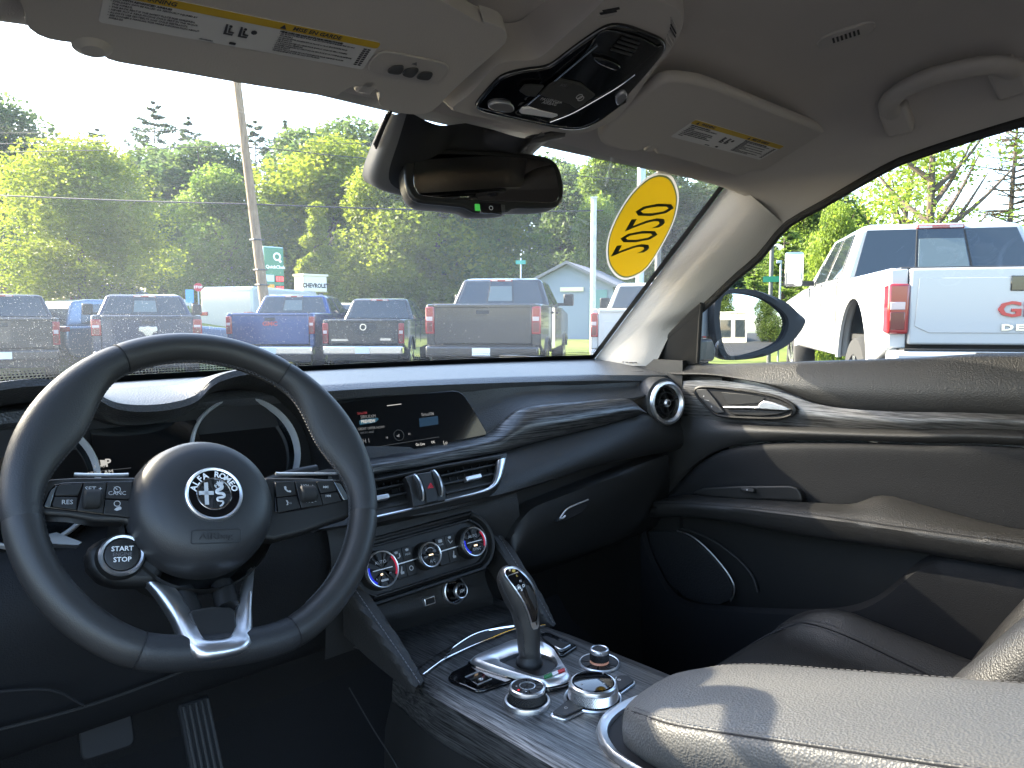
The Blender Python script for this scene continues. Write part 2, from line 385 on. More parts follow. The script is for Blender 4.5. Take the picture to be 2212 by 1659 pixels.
# pillars beside the windscreen (passenger side, then the driver's)
def ws_edge(z, s=1): x = edge_x(z); return V((s * x, wy(x, z) - .006, z))
def pillar(s, lab):
    root = empty('windscreen_pillar', (s * .70, 1.0, 1.2)); tag(root, lab, kind='structure')
    zs = [1.195, 1.25, 1.32, 1.40, 1.46, 1.51, 1.545]
    A = [ws_edge(z, 1) for z in zs]
    B = crom([wtop[0], wtop[1], wtop[2], wtop[3], wtop[4]], 7)
    B = [B[0] + V((.0, .0, -.05))] + B[1:]
    mid = []
    for a, b in zip(A, B):
        m_ = a.lerp(b, .5); d = V((-.74, -.55, -.1)).normalized(); mid.append((a.lerp(b, .25) + d * .012, a.lerp(b, .5) + d * .017, a.lerp(b, .75) + d * .014))
    cur = [A, [m[0] for m in mid], [m[1] for m in mid], [m[2] for m in mid], B]
    back = [[p + V((.03, .0, .02)) for p in B], [p + V((.05, -.02, .0)) for p in A]]
    cur = [[V((s * p.x, p.y, p.z)) for p in c] for c in cur]
    back = [[V((s * p.x, p.y, p.z)) for p in c] for c in back]
    loft('pillar_trim', cur, M['pillar'], root, n=40, m=5)
    loft('outer_skin', [cur[-1]] + back + [cur[0]], M['frit'], root, n=30)
    # join between the pillar trim and the roof lining
    return root, cur
pr, pcur = pillar(1, 'beige fabric windscreen pillar with sun patch above the round air vent')
pl, _ = pillar(-1, 'beige pillar at the upper corner beside the driver sun visor')
# rubber door seals along the door opening
for s in (1, -1):
    c = [V((s * (p.x + .004), p.y - .004, p.z - .004)) for p in wtop]
    o = tube('door_seal', c, .0075, M['rubber'], None, n=70, seg=8)
    tag(o, 'black rubber seal along the ' + ('passenger window' if s > 0 else 'driver door') + ' opening', 'door seal')

# ================================================================ things under the roof
def rounded(pts, n=64): return crom(pts, n, True)
def label_print(fr, corners, parent, big):
    """white warning label with its yellow header, pictograms and lines of print. corners: local (a,b) of TL, TR, BR, BL"""
    TL, TR, BR, BL = [V((*c, 0)) for c in corners]
    lx = (TR - TL); W = lx.length; ax = lx.normalized(); down = (BL - TL); H = abs(down.dot(V((-ax.y, ax.x, 0))))
    o = fr(TL.x, TL.y, 0); f = Frame(o, fr.x * ax.x + fr.y * ax.y, fr.y * ax.x - fr.x * ax.y, fr.n)
    lab = plate('warning_label', f, rrect(0, W, -H, 0, .003), .0002, .0008, M['paper'], parent)
    hh = H * .2
    plate('header_band', f, rrect(0, W, -hh, 0, .0025), .0009, .0013, M['yellow'], lab)
    bits = []
    def T(s, a, b, size, al='LEFT', bold=0): bits.append(text('print', s, f, a, b, size, M['ink'], lab, .0014, al, bold, shear=.12))
    def tri(a, b, s): bits.append(plate('print', f, [(a - s, b - s * .8), (a + s, b - s * .8), (a, b + s)], .0013, .0016, M['ink'], lab))
    tri(W * .05, -hh * .52, hh * .34); T('WARNING', W * .085, -hh * .5, hh * .78, bold=.00015)
    tri(W * .60, -hh * .52, hh * .34); T('MISE EN GARDE', W * .635, -hh * .5, hh * .78, bold=.00015)
    en = ['EVEN WITH ADVANCED AIRBAGS', '\u2022 CHILDREN CAN BE KILLED OR SERIOUSLY INJURED BY', '  THE AIRBAG.', '\u2022 THE BACK SEAT IS THE SAFEST PLACE FOR CHILDREN.', '\u2022 NEVER PUT A REAR-FACING CHILD SEAT IN THE FRONT.',
          '\u2022 ALWAYS USE SEATBELTS AND CHILD RESTRAINTS.', '\u2022 SEE OWNER\u2019S MANUAL FOR MORE INFORMATION ABOUT', '  AIRBAGS.']
    frn = ['M\u00caME AVEC DES SACS GONFLABLES PERFECTIONN\u00c9S', '\u2022 LES ENFANTS PEUVENT \u00caTRE TU\u00c9S OU GRAVEMENT BLESS\u00c9S PAR UN SAC', '  GONFLABLE.', '\u2022 LA BANQUETTE ARRI\u00c8RE EST LA PLACE LA PLUS S\u00c9CURITAIRE POUR', '  LES ENFANTS.',
           '\u2022 NE JAMAIS PLACER UN SI\u00c8GE POUR ENFANT ORIENT\u00c9 VERS L\u2019ARRI\u00c8RE', '  \u00c0 L\u2019AVANT DU V\u00c9HICULE.', '\u2022 UTILISEZ TOUJOURS LA CEINTURE DE S\u00c9CURIT\u00c9 ET LE SYST\u00c8ME DE RETENUE', '  POUR ENFANT.', '\u2022 CONSULTEZ LE GUIDE DE L\u2019AUTOMOBILISTE POUR OBTENIR PLUS DE', '  RENSEIGNEMENTS SUR LES SACS GONFLABLES.']
    for i, s in enumerate(en): T(s, W * .02, -hh * 1.28 - i * (H - hh * 1.5) / 9, H * (.062 if i else .07), bold=.0001 if i == 0 else 0)
    for i, s in enumerate(frn): T(s, W * .595, -hh * 1.28 - i * (H - hh * 1.5) / 11.5, H * (.052 if i else .06), bold=.0001 if i == 0 else 0)
    T('68346852AA', W * .33, -H * .93, H * .05)
    # pictograms: child seat, person facing an airbag, little book
    px, py, s = W * .40, -H * .52, H * .17
    for k in (0, 1):
        x0 = px + k * s * 1.75
        bits.append(plate('print', f, [(x0, py + s), (x0 + s * .22, py + s), (x0 + s * .42, py - s * .55), (x0 + s * 1.2, py - s * .55), (x0 + s * 1.15, py - s * .8), (x0 + s * .1, py - s * .8)], .0013, .0016, M['ink'], lab))
        bits.append(plate('print', f, [(x0 + s * .62 + s * .2 * math.cos(q * .785), py + s * .72 + s * .2 * math.sin(q * .785)) for q in range(8)], .0013, .0016, M['ink'], lab))
        bits.append(plate('print', f, [(x0 + s * .45, py + s * .45), (x0 + s * .7, py + s * .45), (x0 + s * .72, py - s * .1), (x0 + s * 1.25, py - s * .2), (x0 + s * 1.2, py - s * .42), (x0 + s * .55, py - s * .4)], .0013, .0016, M['ink'], lab))
    bits.append(plate('print', f, [(px + s * 3.5 + s * .38 * math.cos(q * .785), py + s * .45 + s * .38 * math.sin(q * .785)) for q in range(8)], .0013, .0016, M['dim'], lab))
    bits.append(plate('print', f, rrect(px + s * 1.2, px + s * 2, -H * .93, -H * .86, .0008), .0013, .0016, M['ink'], lab))
    bits.append(plate('print', f, rrect(px + s * 1.3, px + s * 1.9, -H * .92, -H * .87, .0006), .0017, .0019, M['paper'], lab))
    for i in range(9):
        for k in range(2): bits.append(plate('print', f, rrect(W * (.945 + .018 * k), W * (.958 + .018 * k), -H * (.30 + i * .07), -H * (.265 + i * .07), .0002), .0013, .0016, M['ink'], lab))
    join(bits)
    return lab

# passenger sun visor
VN, VO = (0, .38, 1), (0, .68, 1.528)
nv = -V((0, .38, 1)).normalized()                                   # its visible face looks down and back
vf = Frame(VO, (1, 0, 0), nv.cross(V((1, 0, 0))), nv)
pvis = empty('sun_visor', (.35, .6, 1.55), 'smaller beige sun visor with warning label, folded up above the passenger', 'sun visor', 'sun visors')
out = [Z2(*p) for p in ((556, 545), (575, 500), (700, 400), (790, 325), (835, 310), (900, 313), (1000, 335), (1200, 415), (1420, 503), (1443, 525), (1400, 570), (1310, 640), (1240, 672), (1150, 668), (1105, 690), (1050, 680), (900, 635), (800, 610), (775, 606), (770, 580), (745, 572), (715, 592), (690, 598), (620, 585), (575, 570))]
o2 = smooth2([vf.uv(p) for p in out], 90)
plate('visor_body', vf, o2, 0, -.016, M['visor'], pvis, bevel=.007, segs=4)
a, b = vf.uv(Z2(750, 588)); tube('hinge_rod', [vf(a - .025, b, -.008), vf(a + .03, b + .002, -.008)], .004, M['handle'], pvis, n=2, seg=10)
boxf('hinge_clip', vf.moved(a + .002, b, 0, .1), -.010, .006, -.004, .018, -.018, 0, M['handle'], pvis, bevel=.003)
label_print(vf, [vf.uv(Z2(*p)) for p in ((930, 465), (1275, 568), (1185, 628), (835, 532))], pvis, False)

# driver's sun visor
VO2 = (0, .68, 1.515); vf2 = Frame(VO2, (1, 0, 0), nv.cross(V((1, 0, 0))), nv)
dvis = empty('sun_visor', (-.35, .6, 1.54), 'large beige sun visor with garage door buttons and yellow edged label above the steering wheel', 'sun visor', 'sun visors')
out = [Z1(*p) for p in ((108, 60), (115, 110), (160, 150), (230, 175), (335, 190), (360, 215), (440, 238), (470, 250), (500, 268), (800, 318), (1100, 370), (1400, 415), (1450, 418), (1475, 400), (1500, 383), (1560, 372), (1625, 385), (1640, 410), (1635, 440), (1660, 470), (1750, 492), (1830, 493), (1880, 470), (1990, 360), (2170, 200), (2192, 160), (2170, 120), (2080, 90))]
o2 = [vf2.uv(p) for p in out] + [(-.20, .155), (-.30, .168), (-.44, .165), (-.53, .13), (-.545, .06)]
o2 = smooth2(o2, 130)
plate('visor_body', vf2, o2, 0, -.018, M['visor'], dvis, bevel=.008, segs=4)
a, b = vf2.uv(Z1(1560, 395)); tube('hinge_rod', [vf2(a - .035, b, -.009), vf2(a + .03, b, -.009)], .0045, M['handle'], dvis, n=2, seg=10)
boxf('hinge_clip', vf2.moved(a + .006, b, 0, 0), -.012, .008, -.004, .02, -.02, 0, M['handle'], dvis, bevel=.003)
a, b = vf2.uv(Z1(400, 205)); lathe('pivot_cap', vf2.moved(a, b, 0), [(0, .004), (.007, .004), (.012, .0), (.014, -.02)], M['handle'], dvis, seg=24, sx=1.25)
c = [vf2.uv(Z1(*p)) for p in ((1645, 182), (1550, 295), (440, 95))]
ax = (V(c[2]) - V(c[1])); L = 1.03
tl_ = (c[0][0] - (c[1][0] - c[2][0]) * L, c[0][1] - (c[1][1] - c[2][1]) * L); label_print(vf2, [tl_, c[0], c[1], (tl_[0] + c[1][0] - c[0][0], tl_[1] + c[1][1] - c[0][1])], dvis, True)
# the button module
ctr = [vf2.uv(Z1(*p)) for p in ((1640, 215), (1930, 275), (1885, 355), (1600, 305))]
q = smooth2([vf2.uv(Z1(*p)) for p in ((1590, 285), (1600, 255), (1640, 222), (1690, 218), (1800, 240), (1910, 265), (1938, 290), (1920, 325), (1885, 350), (1830, 350), (1720, 328), (1610, 308))], 60)
mod = plate('button_module', vf2, q, .0, .0022, M['handle'], dvis, bevel=.001)
M['btn'] = mat('grey_button', (.05, .048, .046), .5)
for pts in (((1672, 300), (1690, 275), (1735, 270), (1740, 285), (1722, 308)), ((1735, 310), (1755, 285), (1800, 282), (1802, 297), (1775, 322)), ((1797, 325), (1820, 300), (1860, 300), (1865, 313), (1845, 333))):
    plate('button', vf2, smooth2([vf2.uv(Z1(*p)) for p in pts], 24), .0024, .0040, M['btn'], mod, bevel=.0006)
a, b = vf2.uv(Z1(1790, 268)); plate('indicator', vf2, [(a - .003, b - .001), (a + .003, b - .001), (a, b + .003)], .0022, .0026, M['dim'], mod)

# overhead console
on = -V((0, .49, 1)).normalized(); of = Frame((0, .64, 1.532), (1, 0, 0), on.cross(V((1, 0, 0))), on)
ohc = empty('overhead_console', (0, .58, 1.56), 'glossy black overhead light console in a beige surround between the visors', 'overhead console')
blk = [Y8(*p) for p in ((152, 800), (200, 720), (330, 575), (400, 525), (500, 492), (620, 470), (740, 455), (820, 425), (920, 350), (1060, 245), (1200, 150), (1290, 100), (1380, 83), (1500, 100), (1640, 150), (1770, 205), (1812, 260), (1790, 330), (1680, 470), (1560, 610), (1490, 690), (1480, 750), (1420, 790), (1330, 855), (1240, 920), (1120, 980), (1000, 1002), (850, 985), (600, 930), (400, 890), (220, 845))]
b2 = smooth2([of.uv(p) for p in blk], 110)
bez = [Y8(*p) for p in ((-40, 830), (120, 700), (330, 470), (480, 420), (700, 400), (900, 235), (1060, 100), (1200, -30), (1290, -110), (1450, -150), (1700, -110), (1900, -40), (1960, 50), (1950, 150), (1880, 290), (1700, 520), (1560, 720), (1430, 880), (1300, 970), (1150, 1030), (1000, 1050), (700, 1015), (300, 930), (60, 880))]
z2_ = [of.uv(p) for p in bez]
bz = smooth2(z2_, 110)
cxm = sum(p[0] for p in bz) / len(bz); cym = sum(p[1] for p in bz) / len(bz)
loft('surround', [[of(cxm + (a - cxm) * 1.12, cym + (b - cym) * 1.10, -.045) for a, b in bz], [of(cxm + (a - cxm) * 1.06, cym + (b - cym) * 1.05, -.014) for a, b in bz], [of(cxm + (a - cxm) * 1.02, cym + (b - cym) * 1.02, -.003) for a, b in bz], [of(a, b, 0) for a, b in bz], [of(cxm + (a - cxm) * .5, cym + (b - cym) * .5, .0005) for a, b in bz]], M['handle'], ohc, n=110, closed=True)
plate('gloss_panel', of, b2, -.002, .005, M['gloss'], ohc, bevel=.003, segs=3)
inner = smooth2([of.uv(Y8(*p), .006) for p in ((1290, 150), (1400, 160), (1600, 215), (1740, 290), (1745, 320), (1240, 740), (1010, 890), (830, 950), (640, 900), (500, 870), (620, 780), (880, 580), (1120, 330), (1220, 190))], 80)
plate('lens_cover', of, inner, .005, .0075, M['screen'], ohc, bevel=.001)
def oquad(nm, pts, h0, h1, m, par, bev=.0008): return plate(nm, of, [of.uv(Y8(*p), h1) for p in pts], h0, h1, m, par, bevel=bev)
M['obtn'] = mat('console_button', (.030, .029, .027), .55)
sw = oquad('switch_row', ((800, 635), (890, 580), (1080, 620), (1205, 720), (1045, 840), (980, 800), (800, 745), (715, 720)), .0075, .010, M['obtn'], ohc)
for pts in (((895, 590), (1000, 615), (940, 660), (835, 632)), ((1010, 617), (1090, 640), (1190, 720), (1060, 690), (945, 663))): oquad('button', pts, .0101, .0108, M['obtn'], sw, .0003)
b_ = oquad('button', ((545, 690), (590, 635), (640, 632), (760, 640), (680, 735), (600, 725)), .0075, .010, M['obtn'], ohc)
air = oquad('airbag_lamp', ((700, 725), (985, 800), (1045, 840), (930, 900), (850, 900), (620, 815)), .0076, .0092, M['dark'], ohc)
def otext(s, uvp, size, m, par, h=.0100):
    a, b = of.uv(uvp, h); a2, b2_ = of.uv((uvp[0] + 20, uvp[1] + 3.6), h); rot = math.atan2(b2_ - b, a2 - a)
    return text('lettering', s, of.moved(a, b, h, rot), 0, 0, size, m, par, .0002)
otext('PASSENGER', Y8(822, 766), .0062, M['grey'], air, .0094); otext('AIRBAG', Y8(805, 790), .0062, M['grey'], air, .0094)
otext('SOS', Y8(925, 632), .005, M['dim'], sw, .0110)
a, b = of.uv(Y8(1072, 742), .0108)
for k in (-1, 1): lathe('car_symbol', of.moved(a + k * .0022, b - k * .001, .0104), [(.0030, 0), (.0034, .0004), (.0040, .0004), (.0042, 0)], M['grey'], sw, seg=20)
M['lamp'] = mat('frosted_lamp', (.82, .82, .84), .35, coat=.3)
oquad('reading_lamp', ((570, 835), (640, 825), (880, 880), (885, 900), (830, 925), (560, 885), (540, 870)), .006, .0095, M['lamp'], ohc, .002)
M['clear'] = mat('clear_lens', (.35, .35, .37), .12, metal=.5, coat=.8)
plate('map_lamp', of, smooth2([of.uv(Y8(*p), .008) for p in ((270, 820), (330, 785), (450, 790), (500, 830), (470, 870), (330, 855))], 30), .003, .0085, M['clear'], ohc, bevel=.002)
plate('map_lamp', of, smooth2([of.uv(Y8(*p), .008) for p in ((1385, 745), (1440, 700), (1480, 705), (1478, 745), (1400, 810))], 30), .003, .0085, M['clear'], ohc, bevel=.002)
tube('chrome_edge', [of.at(Y8(*p), .0085) for p in ((1225, 285), (1060, 420), (880, 570), (740, 695), (610, 805))], .0011, M['chrome'], ohc, n=24, seg=8)
tube('chrome_edge', [of.at(Y8(*p), .0085) for p in ((1550, 540), (1400, 650), (1180, 780), (1000, 880), (810, 955))], .0009, M['chrome'], ohc, n=24, seg=8)
tube('chrome_edge', [of.at(Y8(*p), .004) for p in ((165, 815), (420, 885), (700, 950), (1000, 997), (1150, 965), (1235, 915))], .0014, M['chrome'], ohc, n=30, seg=8)
for i in range(4):
    y0 = 215 + i * 33
    oquad('grille_slot', ((1440 - i * 30, y0), (1600 - i * 22, y0 + 52), (1585 - i * 22, y0 + 70), (1425 - i * 30, y0 + 18)), .0075, .0092, M['plastic'], ohc, .0004)
pull = smooth2([of.uv(Y8(*p), .01) for p in ((1190, 385), (1300, 405), (1420, 460), (1385, 495), (1300, 470), (1215, 430))], 30)
plate('glasses_holder_pull', of, pull, .0075, .012, M['gloss'], ohc, bevel=.0015)
for i, (x0, y0) in enumerate(((1265, -15), (1240, 8), (1225, 32), (1215, 55))):   # louvres of the microphone grille
    oquad('louvre', ((x0, y0), (x0 + 150, y0 - 28), (x0 + 155, y0 - 12), (x0 + 10, y0 + 14)), -.001, .0012, M['dark'] if i < 2 else M['handle'], ohc, .0003)
for i in range(7):
    x0 = 1905 + i * 4 - i * i * 2; y0 = 70 + i * 30
    oquad('louvre', ((x0 - 45, y0 - 20), (x0 - 38, y0 - 26), (x0 + 8, y0 + 50), (x0, y0 + 62)), -.001, .0014, M['plastic'] if i in (2, 3) else M['handle'], ohc, .0003)

# rear-view mirror with its housing on the glass
rvm = empty('rear_view_mirror', (.0, .80, 1.50), 'black framed rear-view mirror hanging from the windscreen', 'mirror')
rf_n = (V(( -.60, -.06, 1.44)) - V((.0, .75, 1.483))).normalized() * 1.0 + (V((.05, .22, 1.70)) - V((0, .75, 1.483))).normalized(); rf_n.normalize()
mc = PY((1043, 388), .76)
rf = Frame(mc, (V((0, 0, 1)).cross(rf_n)) * 1, V((0, 0, 1)), rf_n)
rf = Frame(mc, V((0, 0, 1)).cross(rf_n), rf_n.cross(V((0, 0, 1)).cross(rf_n)), rf_n)
def rq(pts, h=0, n=60): return smooth2([rf.uv(Z4(*p), h) for p in pts], n)
shell = ((640, 60), (660, 20), (720, 0), (900, -12), (1150, 0), (1300, 15), (1380, 35), (1425, 80), (1445, 150), (1450, 220), (1440, 260), (1400, 285), (1300, 290), (1200, 290), (1165, 308), (1080, 313), (990, 310), (950, 288), (850, 275), (720, 262), (670, 235), (645, 180), (635, 110))
s0 = rq(shell, 0, 80); cxx = sum(p[0] for p in s0) / 80; cyy = sum(p[1] for p in s0) / 80
def sc_(k, kk=None): return [rf(cxx + (a - cxx) * k, cyy + (b - cyy) * (kk or k)) for a, b in s0]
loft('shell', [[p - rf.n * .045 for p in sc_(.55)], [p - rf.n * .040 for p in sc_(.85)], [p - rf.n * .022 for p in sc_(.985)], [p - rf.n * .006 for p in sc_(1.0)], [p + rf.n * .002 for p in sc_(.992)], [p + rf.n * .004 for p in sc_(.975)]], M['plastic'], rvm, n=80, closed=True, m=2)
M['rubber_gloss'] = mat('mirror_bezel', (.012, .012, .012), .3)
gl = rq(((685, 150), (690, 60), (705, 25), (740, 12), (900, 10), (1150, 22), (1290, 35), (1370, 55), (1405, 85), (1425, 170), (1430, 225), (1405, 258), (1300, 258), (1000, 248), (740, 225), (700, 200)), .004, 80)
M['mirror_dim'] = mat('dimmed_mirror', (.20, .195, .19), .02, metal=1)
plate('bezel', rf, s0, -.004, .0042, M['rubber_gloss'], rvm, bevel=.003)
plate('mirror_glass', rf, gl, .0043, .0060, M['mirror_dim'], rvm, bevel=.0006)
a, b = rf.uv(Z4(1080, 288), .004); boxf('power_button', rf.moved(a, b, 0), -.016, .016, -.007, .007, .003, .0065, M['gloss'], rvm, bevel=.001)
lathe('power_symbol', rf.moved(a, b, .0066), [(.0022, 0), (.0022, .0003), (.0030, .0003), (.0030, 0)], M['grey'], rvm, seg=18)
a, b = rf.uv(Z4(1015, 283), .004); M['green'] = mat('green_lamp', (.04, .25, .04), .4, emit=((.1, .8, .12), .05)); boxf('green_lamp', rf.moved(a, b, 0), -.004, .004, -.0045, .0045, .003, .0060, M['green'], rvm, bevel=.0008)
a, b = rf.uv(Z4(1140, 287), .004); boxf('light_sensor', rf.moved(a, b, 0), -.004, .004, -.0045, .0045, .003, .0060, M['btn'], rvm, bevel=.0008)
# camera / sensor housing behind it: grey sides, dark underside
hz = [(Z1(1600, 490)), Z1(1580, 640), Z1(1560, 740), Z1(1620, 800), Z1(1740, 830)]
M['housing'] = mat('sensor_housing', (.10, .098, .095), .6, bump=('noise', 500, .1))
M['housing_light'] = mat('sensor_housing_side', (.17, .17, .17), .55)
top = [WS(p, .012) for p in ((838, 238), (812, 290), (783, 372), (800, 398), (880, 418), (960, 425), (1050, 420), (1110, 380), (1150, 335), (1200, 290))]
low = [WS(p, .055) for p in ((880, 240), (862, 300), (840, 372), (850, 402), (890, 416), (960, 418), (1040, 410), (1090, 375), (1130, 330), (1170, 285))]
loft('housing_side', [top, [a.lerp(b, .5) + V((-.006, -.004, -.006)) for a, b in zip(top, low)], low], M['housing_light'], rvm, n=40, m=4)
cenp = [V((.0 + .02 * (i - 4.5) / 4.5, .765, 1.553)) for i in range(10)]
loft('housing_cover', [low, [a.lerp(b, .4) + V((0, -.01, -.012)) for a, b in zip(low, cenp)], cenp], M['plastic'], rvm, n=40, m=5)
tube('stem', [mc - rf.n * .04, mc - rf.n * .07 + V((0, .02, .02)), mc + V((0, .13, .05))], .014, M['plastic'], rvm, n=12, seg=14)
for k in range(3): tube('housing_slot', [WS(Z1(1690 - k * 9, 480 + k * 8), .03 + .004 * k), WS(Z1(1625 - k * 4, 640 - k * 8), .03 + .004 * k)], .0018, M['dark'], rvm, n=4, seg=6)
tube('cable_cover', [WS((1130, 330), .04), WS((1140, 305), .05), WS((1170, 298), .05), WS((1215, 288), .03)], .006, M['housing'], rvm, n=14, seg=8)

# grab handle and interior microphone/vent in the roof lining
def HL(uv):                                                          # ray onto the roof lining
    d = ray(*uv); ok, loc, nn, _ = headliner.ray_cast(CAM_POS, d); return (loc, nn) if ok else (CAM_POS + d, V((0, 0, -1)))
bpy.context.view_layer.update()
gh = empty('grab_handle', (.59, .37, 1.60), 'beige grab handle above the passenger window', 'grab handle')
gd = V((-.75, -.1, -.65)).normalized()                               # away from the lining, into the cabin
gpx = ((1722, 462), (1700, 420), (1700, 370), (1740, 320), (1850, 258), (2000, 218), (2100, 212), (2160, 240), (2190, 300)); glift = (.0, .012, .024, .030, .033, .034, .030, .018, .0)
gp = [HL(Z2(*p))[0] + gd * l for p, l in zip(gpx, glift)]
tube('grip', gp, .0145, M['handle'], gh, n=70, seg=16, flat=.72)
for i, (p, q) in enumerate((((1725, 465), (1700, 400)), ((2165, 310), (2140, 250)))):
    h0, nn = HL(Z2(*p)); h1, _ = HL(Z2(*q)); nn = -nn if nn.dot(gd) < 0 else nn
    f_ = Frame(h0, (h1 - h0).cross(nn), h1 - h0, nn); f_ = Frame(f_.o, f_.x, nn.cross(f_.x), nn)
    boxf('mount', f_, -.019, .019, -.016, .034, -.01, .020, M['handle'], gh, bevel=.006, segs=3); boxf('mount_cover', f_, -.012, .012, .034, .042, -.01, .012, M['visor'], gh, bevel=.002)
c0, nn = HL(Z2(1515, 133)); c1, _ = HL(Z2(1560, 118))
if nn.z > 0: nn = -nn
ff = Frame(c0, (c1 - c0), nn.cross(c1 - c0), nn)
mic = empty('roof_speaker_grille', c0, 'small oval beige microphone grille in the roof lining', 'grille')
plate('bezel', ff, rrect(-.034, .034, -.017, .017, .015, 6), -.002, .003, M['handle'], mic, bevel=.002)
for k in range(7): boxf('slot', ff, -.0155 + k * .0048, -.0130 + k * .0048, -.0065, .0065, .0025, .0036, M['dark'], mic)

# oval year sticker on the windscreen
sp = WS((1388, 488), .003); tx = (WS((1398, 488), .003) - WS((1378, 488), .003)).normalized(); ty = (WS((1388, 478), .003) - WS((1388, 498), .003)); 
sn = tx.cross(ty).normalized(); 
if sn.y > 0: sn = -sn
stf = Frame(sp, tx, sn.cross(tx), sn)
st = empty('year_sticker', sp, 'oval yellow year sticker on the windscreen beside the pillar', 'sticker')
ec = [stf.uv(Z4(*p)) for p in ((1950, 100), (2010, 120), (2042, 190), (2045, 260), (2020, 360), (1960, 480), (1880, 600), (1800, 648), (1740, 645), (1690, 590), (1675, 520), (1685, 430), (1730, 320), (1800, 210), (1880, 130))]
e0 = smooth2(ec, 80); ex = sum(p[0] for p in e0) / 80; ey = sum(p[1] for p in e0) / 80
M['st_w'] = mat('sticker_white', (.34, .33, .30), .5); M['st_y'] = mat('sticker_yellow', (.26, .165, .003), .5); M['st_g'] = mat('sticker_green', (.035, .05, .02), .5)
for nm in ('st_w', 'st_y', 'st_g'):   # thin vinyl lets daylight through
    nt = M[nm].node_tree; b_ = nt.nodes['Principled BSDF']; tl = nt.nodes.new('ShaderNodeBsdfTranslucent'); tl.inputs[0].default_value = b_.inputs['Base Color'].default_value
    mx = nt.nodes.new('ShaderNodeMixShader'); mx.inputs[0].default_value = .45; nt.links.new(b_.outputs[0], mx.inputs[1]); nt.links.new(tl.outputs[0], mx.inputs[2]); nt.links.new(mx.outputs[0], nt.nodes['Material Output'].inputs[0])
def esc(kx): return [(ex + (a - ex) * kx, ey + (b - ey) * kx) for a, b in e0]
def ering(nm, k1, k0, h, m):
    A, B = esc(k1), esc(k0); k = len(A); vs = [stf(a, b, h) for a, b in A] + [stf(a, b, h) for a, b in B]
    return mk(nm, vs, [(i, (i + 1) % k, (i + 1) % k + k, i + k) for i in range(k)], m, st, smooth=False)
ering('white_border', 1.0, .955, .0, M['st_w']); ering('green_line', .955, .925, .0, M['st_g'])
mk('yellow_field', [stf(a, b, 0) for a, b in esc(.925)], [tuple(range(80))], M['st_y'], st, smooth=False)
a0, b0 = stf.uv(Z4(1765, 545)); a1, b1 = stf.uv(Z4(1945, 235)); rot = math.atan2(b1 - b0, a1 - a0); ln = math.hypot(a1 - a0, b1 - b0)
# read from outside: the year runs mirrored when seen from the seat
tf = Frame(stf((a0 + a1) / 2, (b0 + b1) / 2, .0006), -(stf.x * math.cos(rot) + stf.y * math.sin(rot)), (stf.y * math.cos(rot) - stf.x * math.sin(rot)) * 1, stf.n)
tf.x = stf.x * math.cos(rot) + stf.y * math.sin(rot); tf.y = -(stf.y * math.cos(rot) - stf.x * math.sin(rot))
text('year_digits', '2020', tf, 0, 0, ln * .70, M['st_g'], st, .0004, sx=.62, bold=.0002, shear=0)

# ================================================================ dashboard
dash = empty('dashboard', (0, .95, .6), 'black leather grained dashboard spanning the car below the windscreen', 'dashboard')
def CY_(conv, pts): return [PY(conv(p[0], p[1]), p[2]) for p in pts]
lip = [V(p) for p in ((-.76, .93, 1.19), (-.55, .975, 1.197), (-.36, .985, 1.199), (-.122, .985, 1.2), (.154, .985, 1.195), (.45, .965, 1.187), (.62, .95, 1.181), (.755, .935, 1.176))]
c0 = [V((x, wy(x, 1.2) - .004, 1.204)) for x in (-.76, -.6, -.4, -.1, .15, .45, .6, .755)]
mid = [a.lerp(b, .5) + V((0, 0, .005)) for a, b in zip(c0, lip)]
l2 = [p + V((0, -.007, -.006)) for p in lip]; l3 = [p + V((0, -.006, -.015)) for p in lip]; l4 = [p + V((0, .006, -.022)) for p in lip]; l5 = [p + V((0, .03, -.026)) for p in lip]
loft('dash_top', [c0, mid, [a.lerp(b, .9) + V((0, 0, .002)) for a, b in zip(c0, lip)], lip, l2, l3, l4, l5], M['dashtop_glare'], dash, n=80, m=3)
# small speaker vent in the far corner of the top pad
f_ = Frame(PZ(Z8(1870, 45), 1.197), V((1, -.25, 0)), V((.25, 1, .0)), V((0, 0, 1)))
for k in range(4): boxf('defrost_slot', f_.moved(0, k * .012, .003), -.045, .045, -.0025, .0025, 0, .0015, M['dark'], dash, bevel=.0006)
# leather fascia above the trim strip
su = CY_(Z8, ((100, 620, .965), (365, 565, .957), (700, 500, .95), (1000, 430, .943), (1090, 365, .943), (1180, 300, .940), (1300, 275, .935), (1500, 258, .928), (1760, 240, .918), (1870, 215, .91)))
ft = [PY(Z8(*p[:2]), p[2]) for p in ((100, 205, 1.012), (365, 190, 1.008), (700, 165, 1.0), (900, 158, .992), (1000, 152, .985), (1180, 147, .980), (1300, 143, .975), (1500, 136, .97), (1760, 126, .955), (1900, 118, .945))]
fm = [a.lerp(b, .5) + V((0, .010, 0)) for a, b in zip(ft, su)]
loft('fascia', [[p + V((0, .03, .012)) for p in ft], ft, fm, su, [p + V((0, .02, -.004)) for p in su]], M['dash'], dash, n=60, m=4)
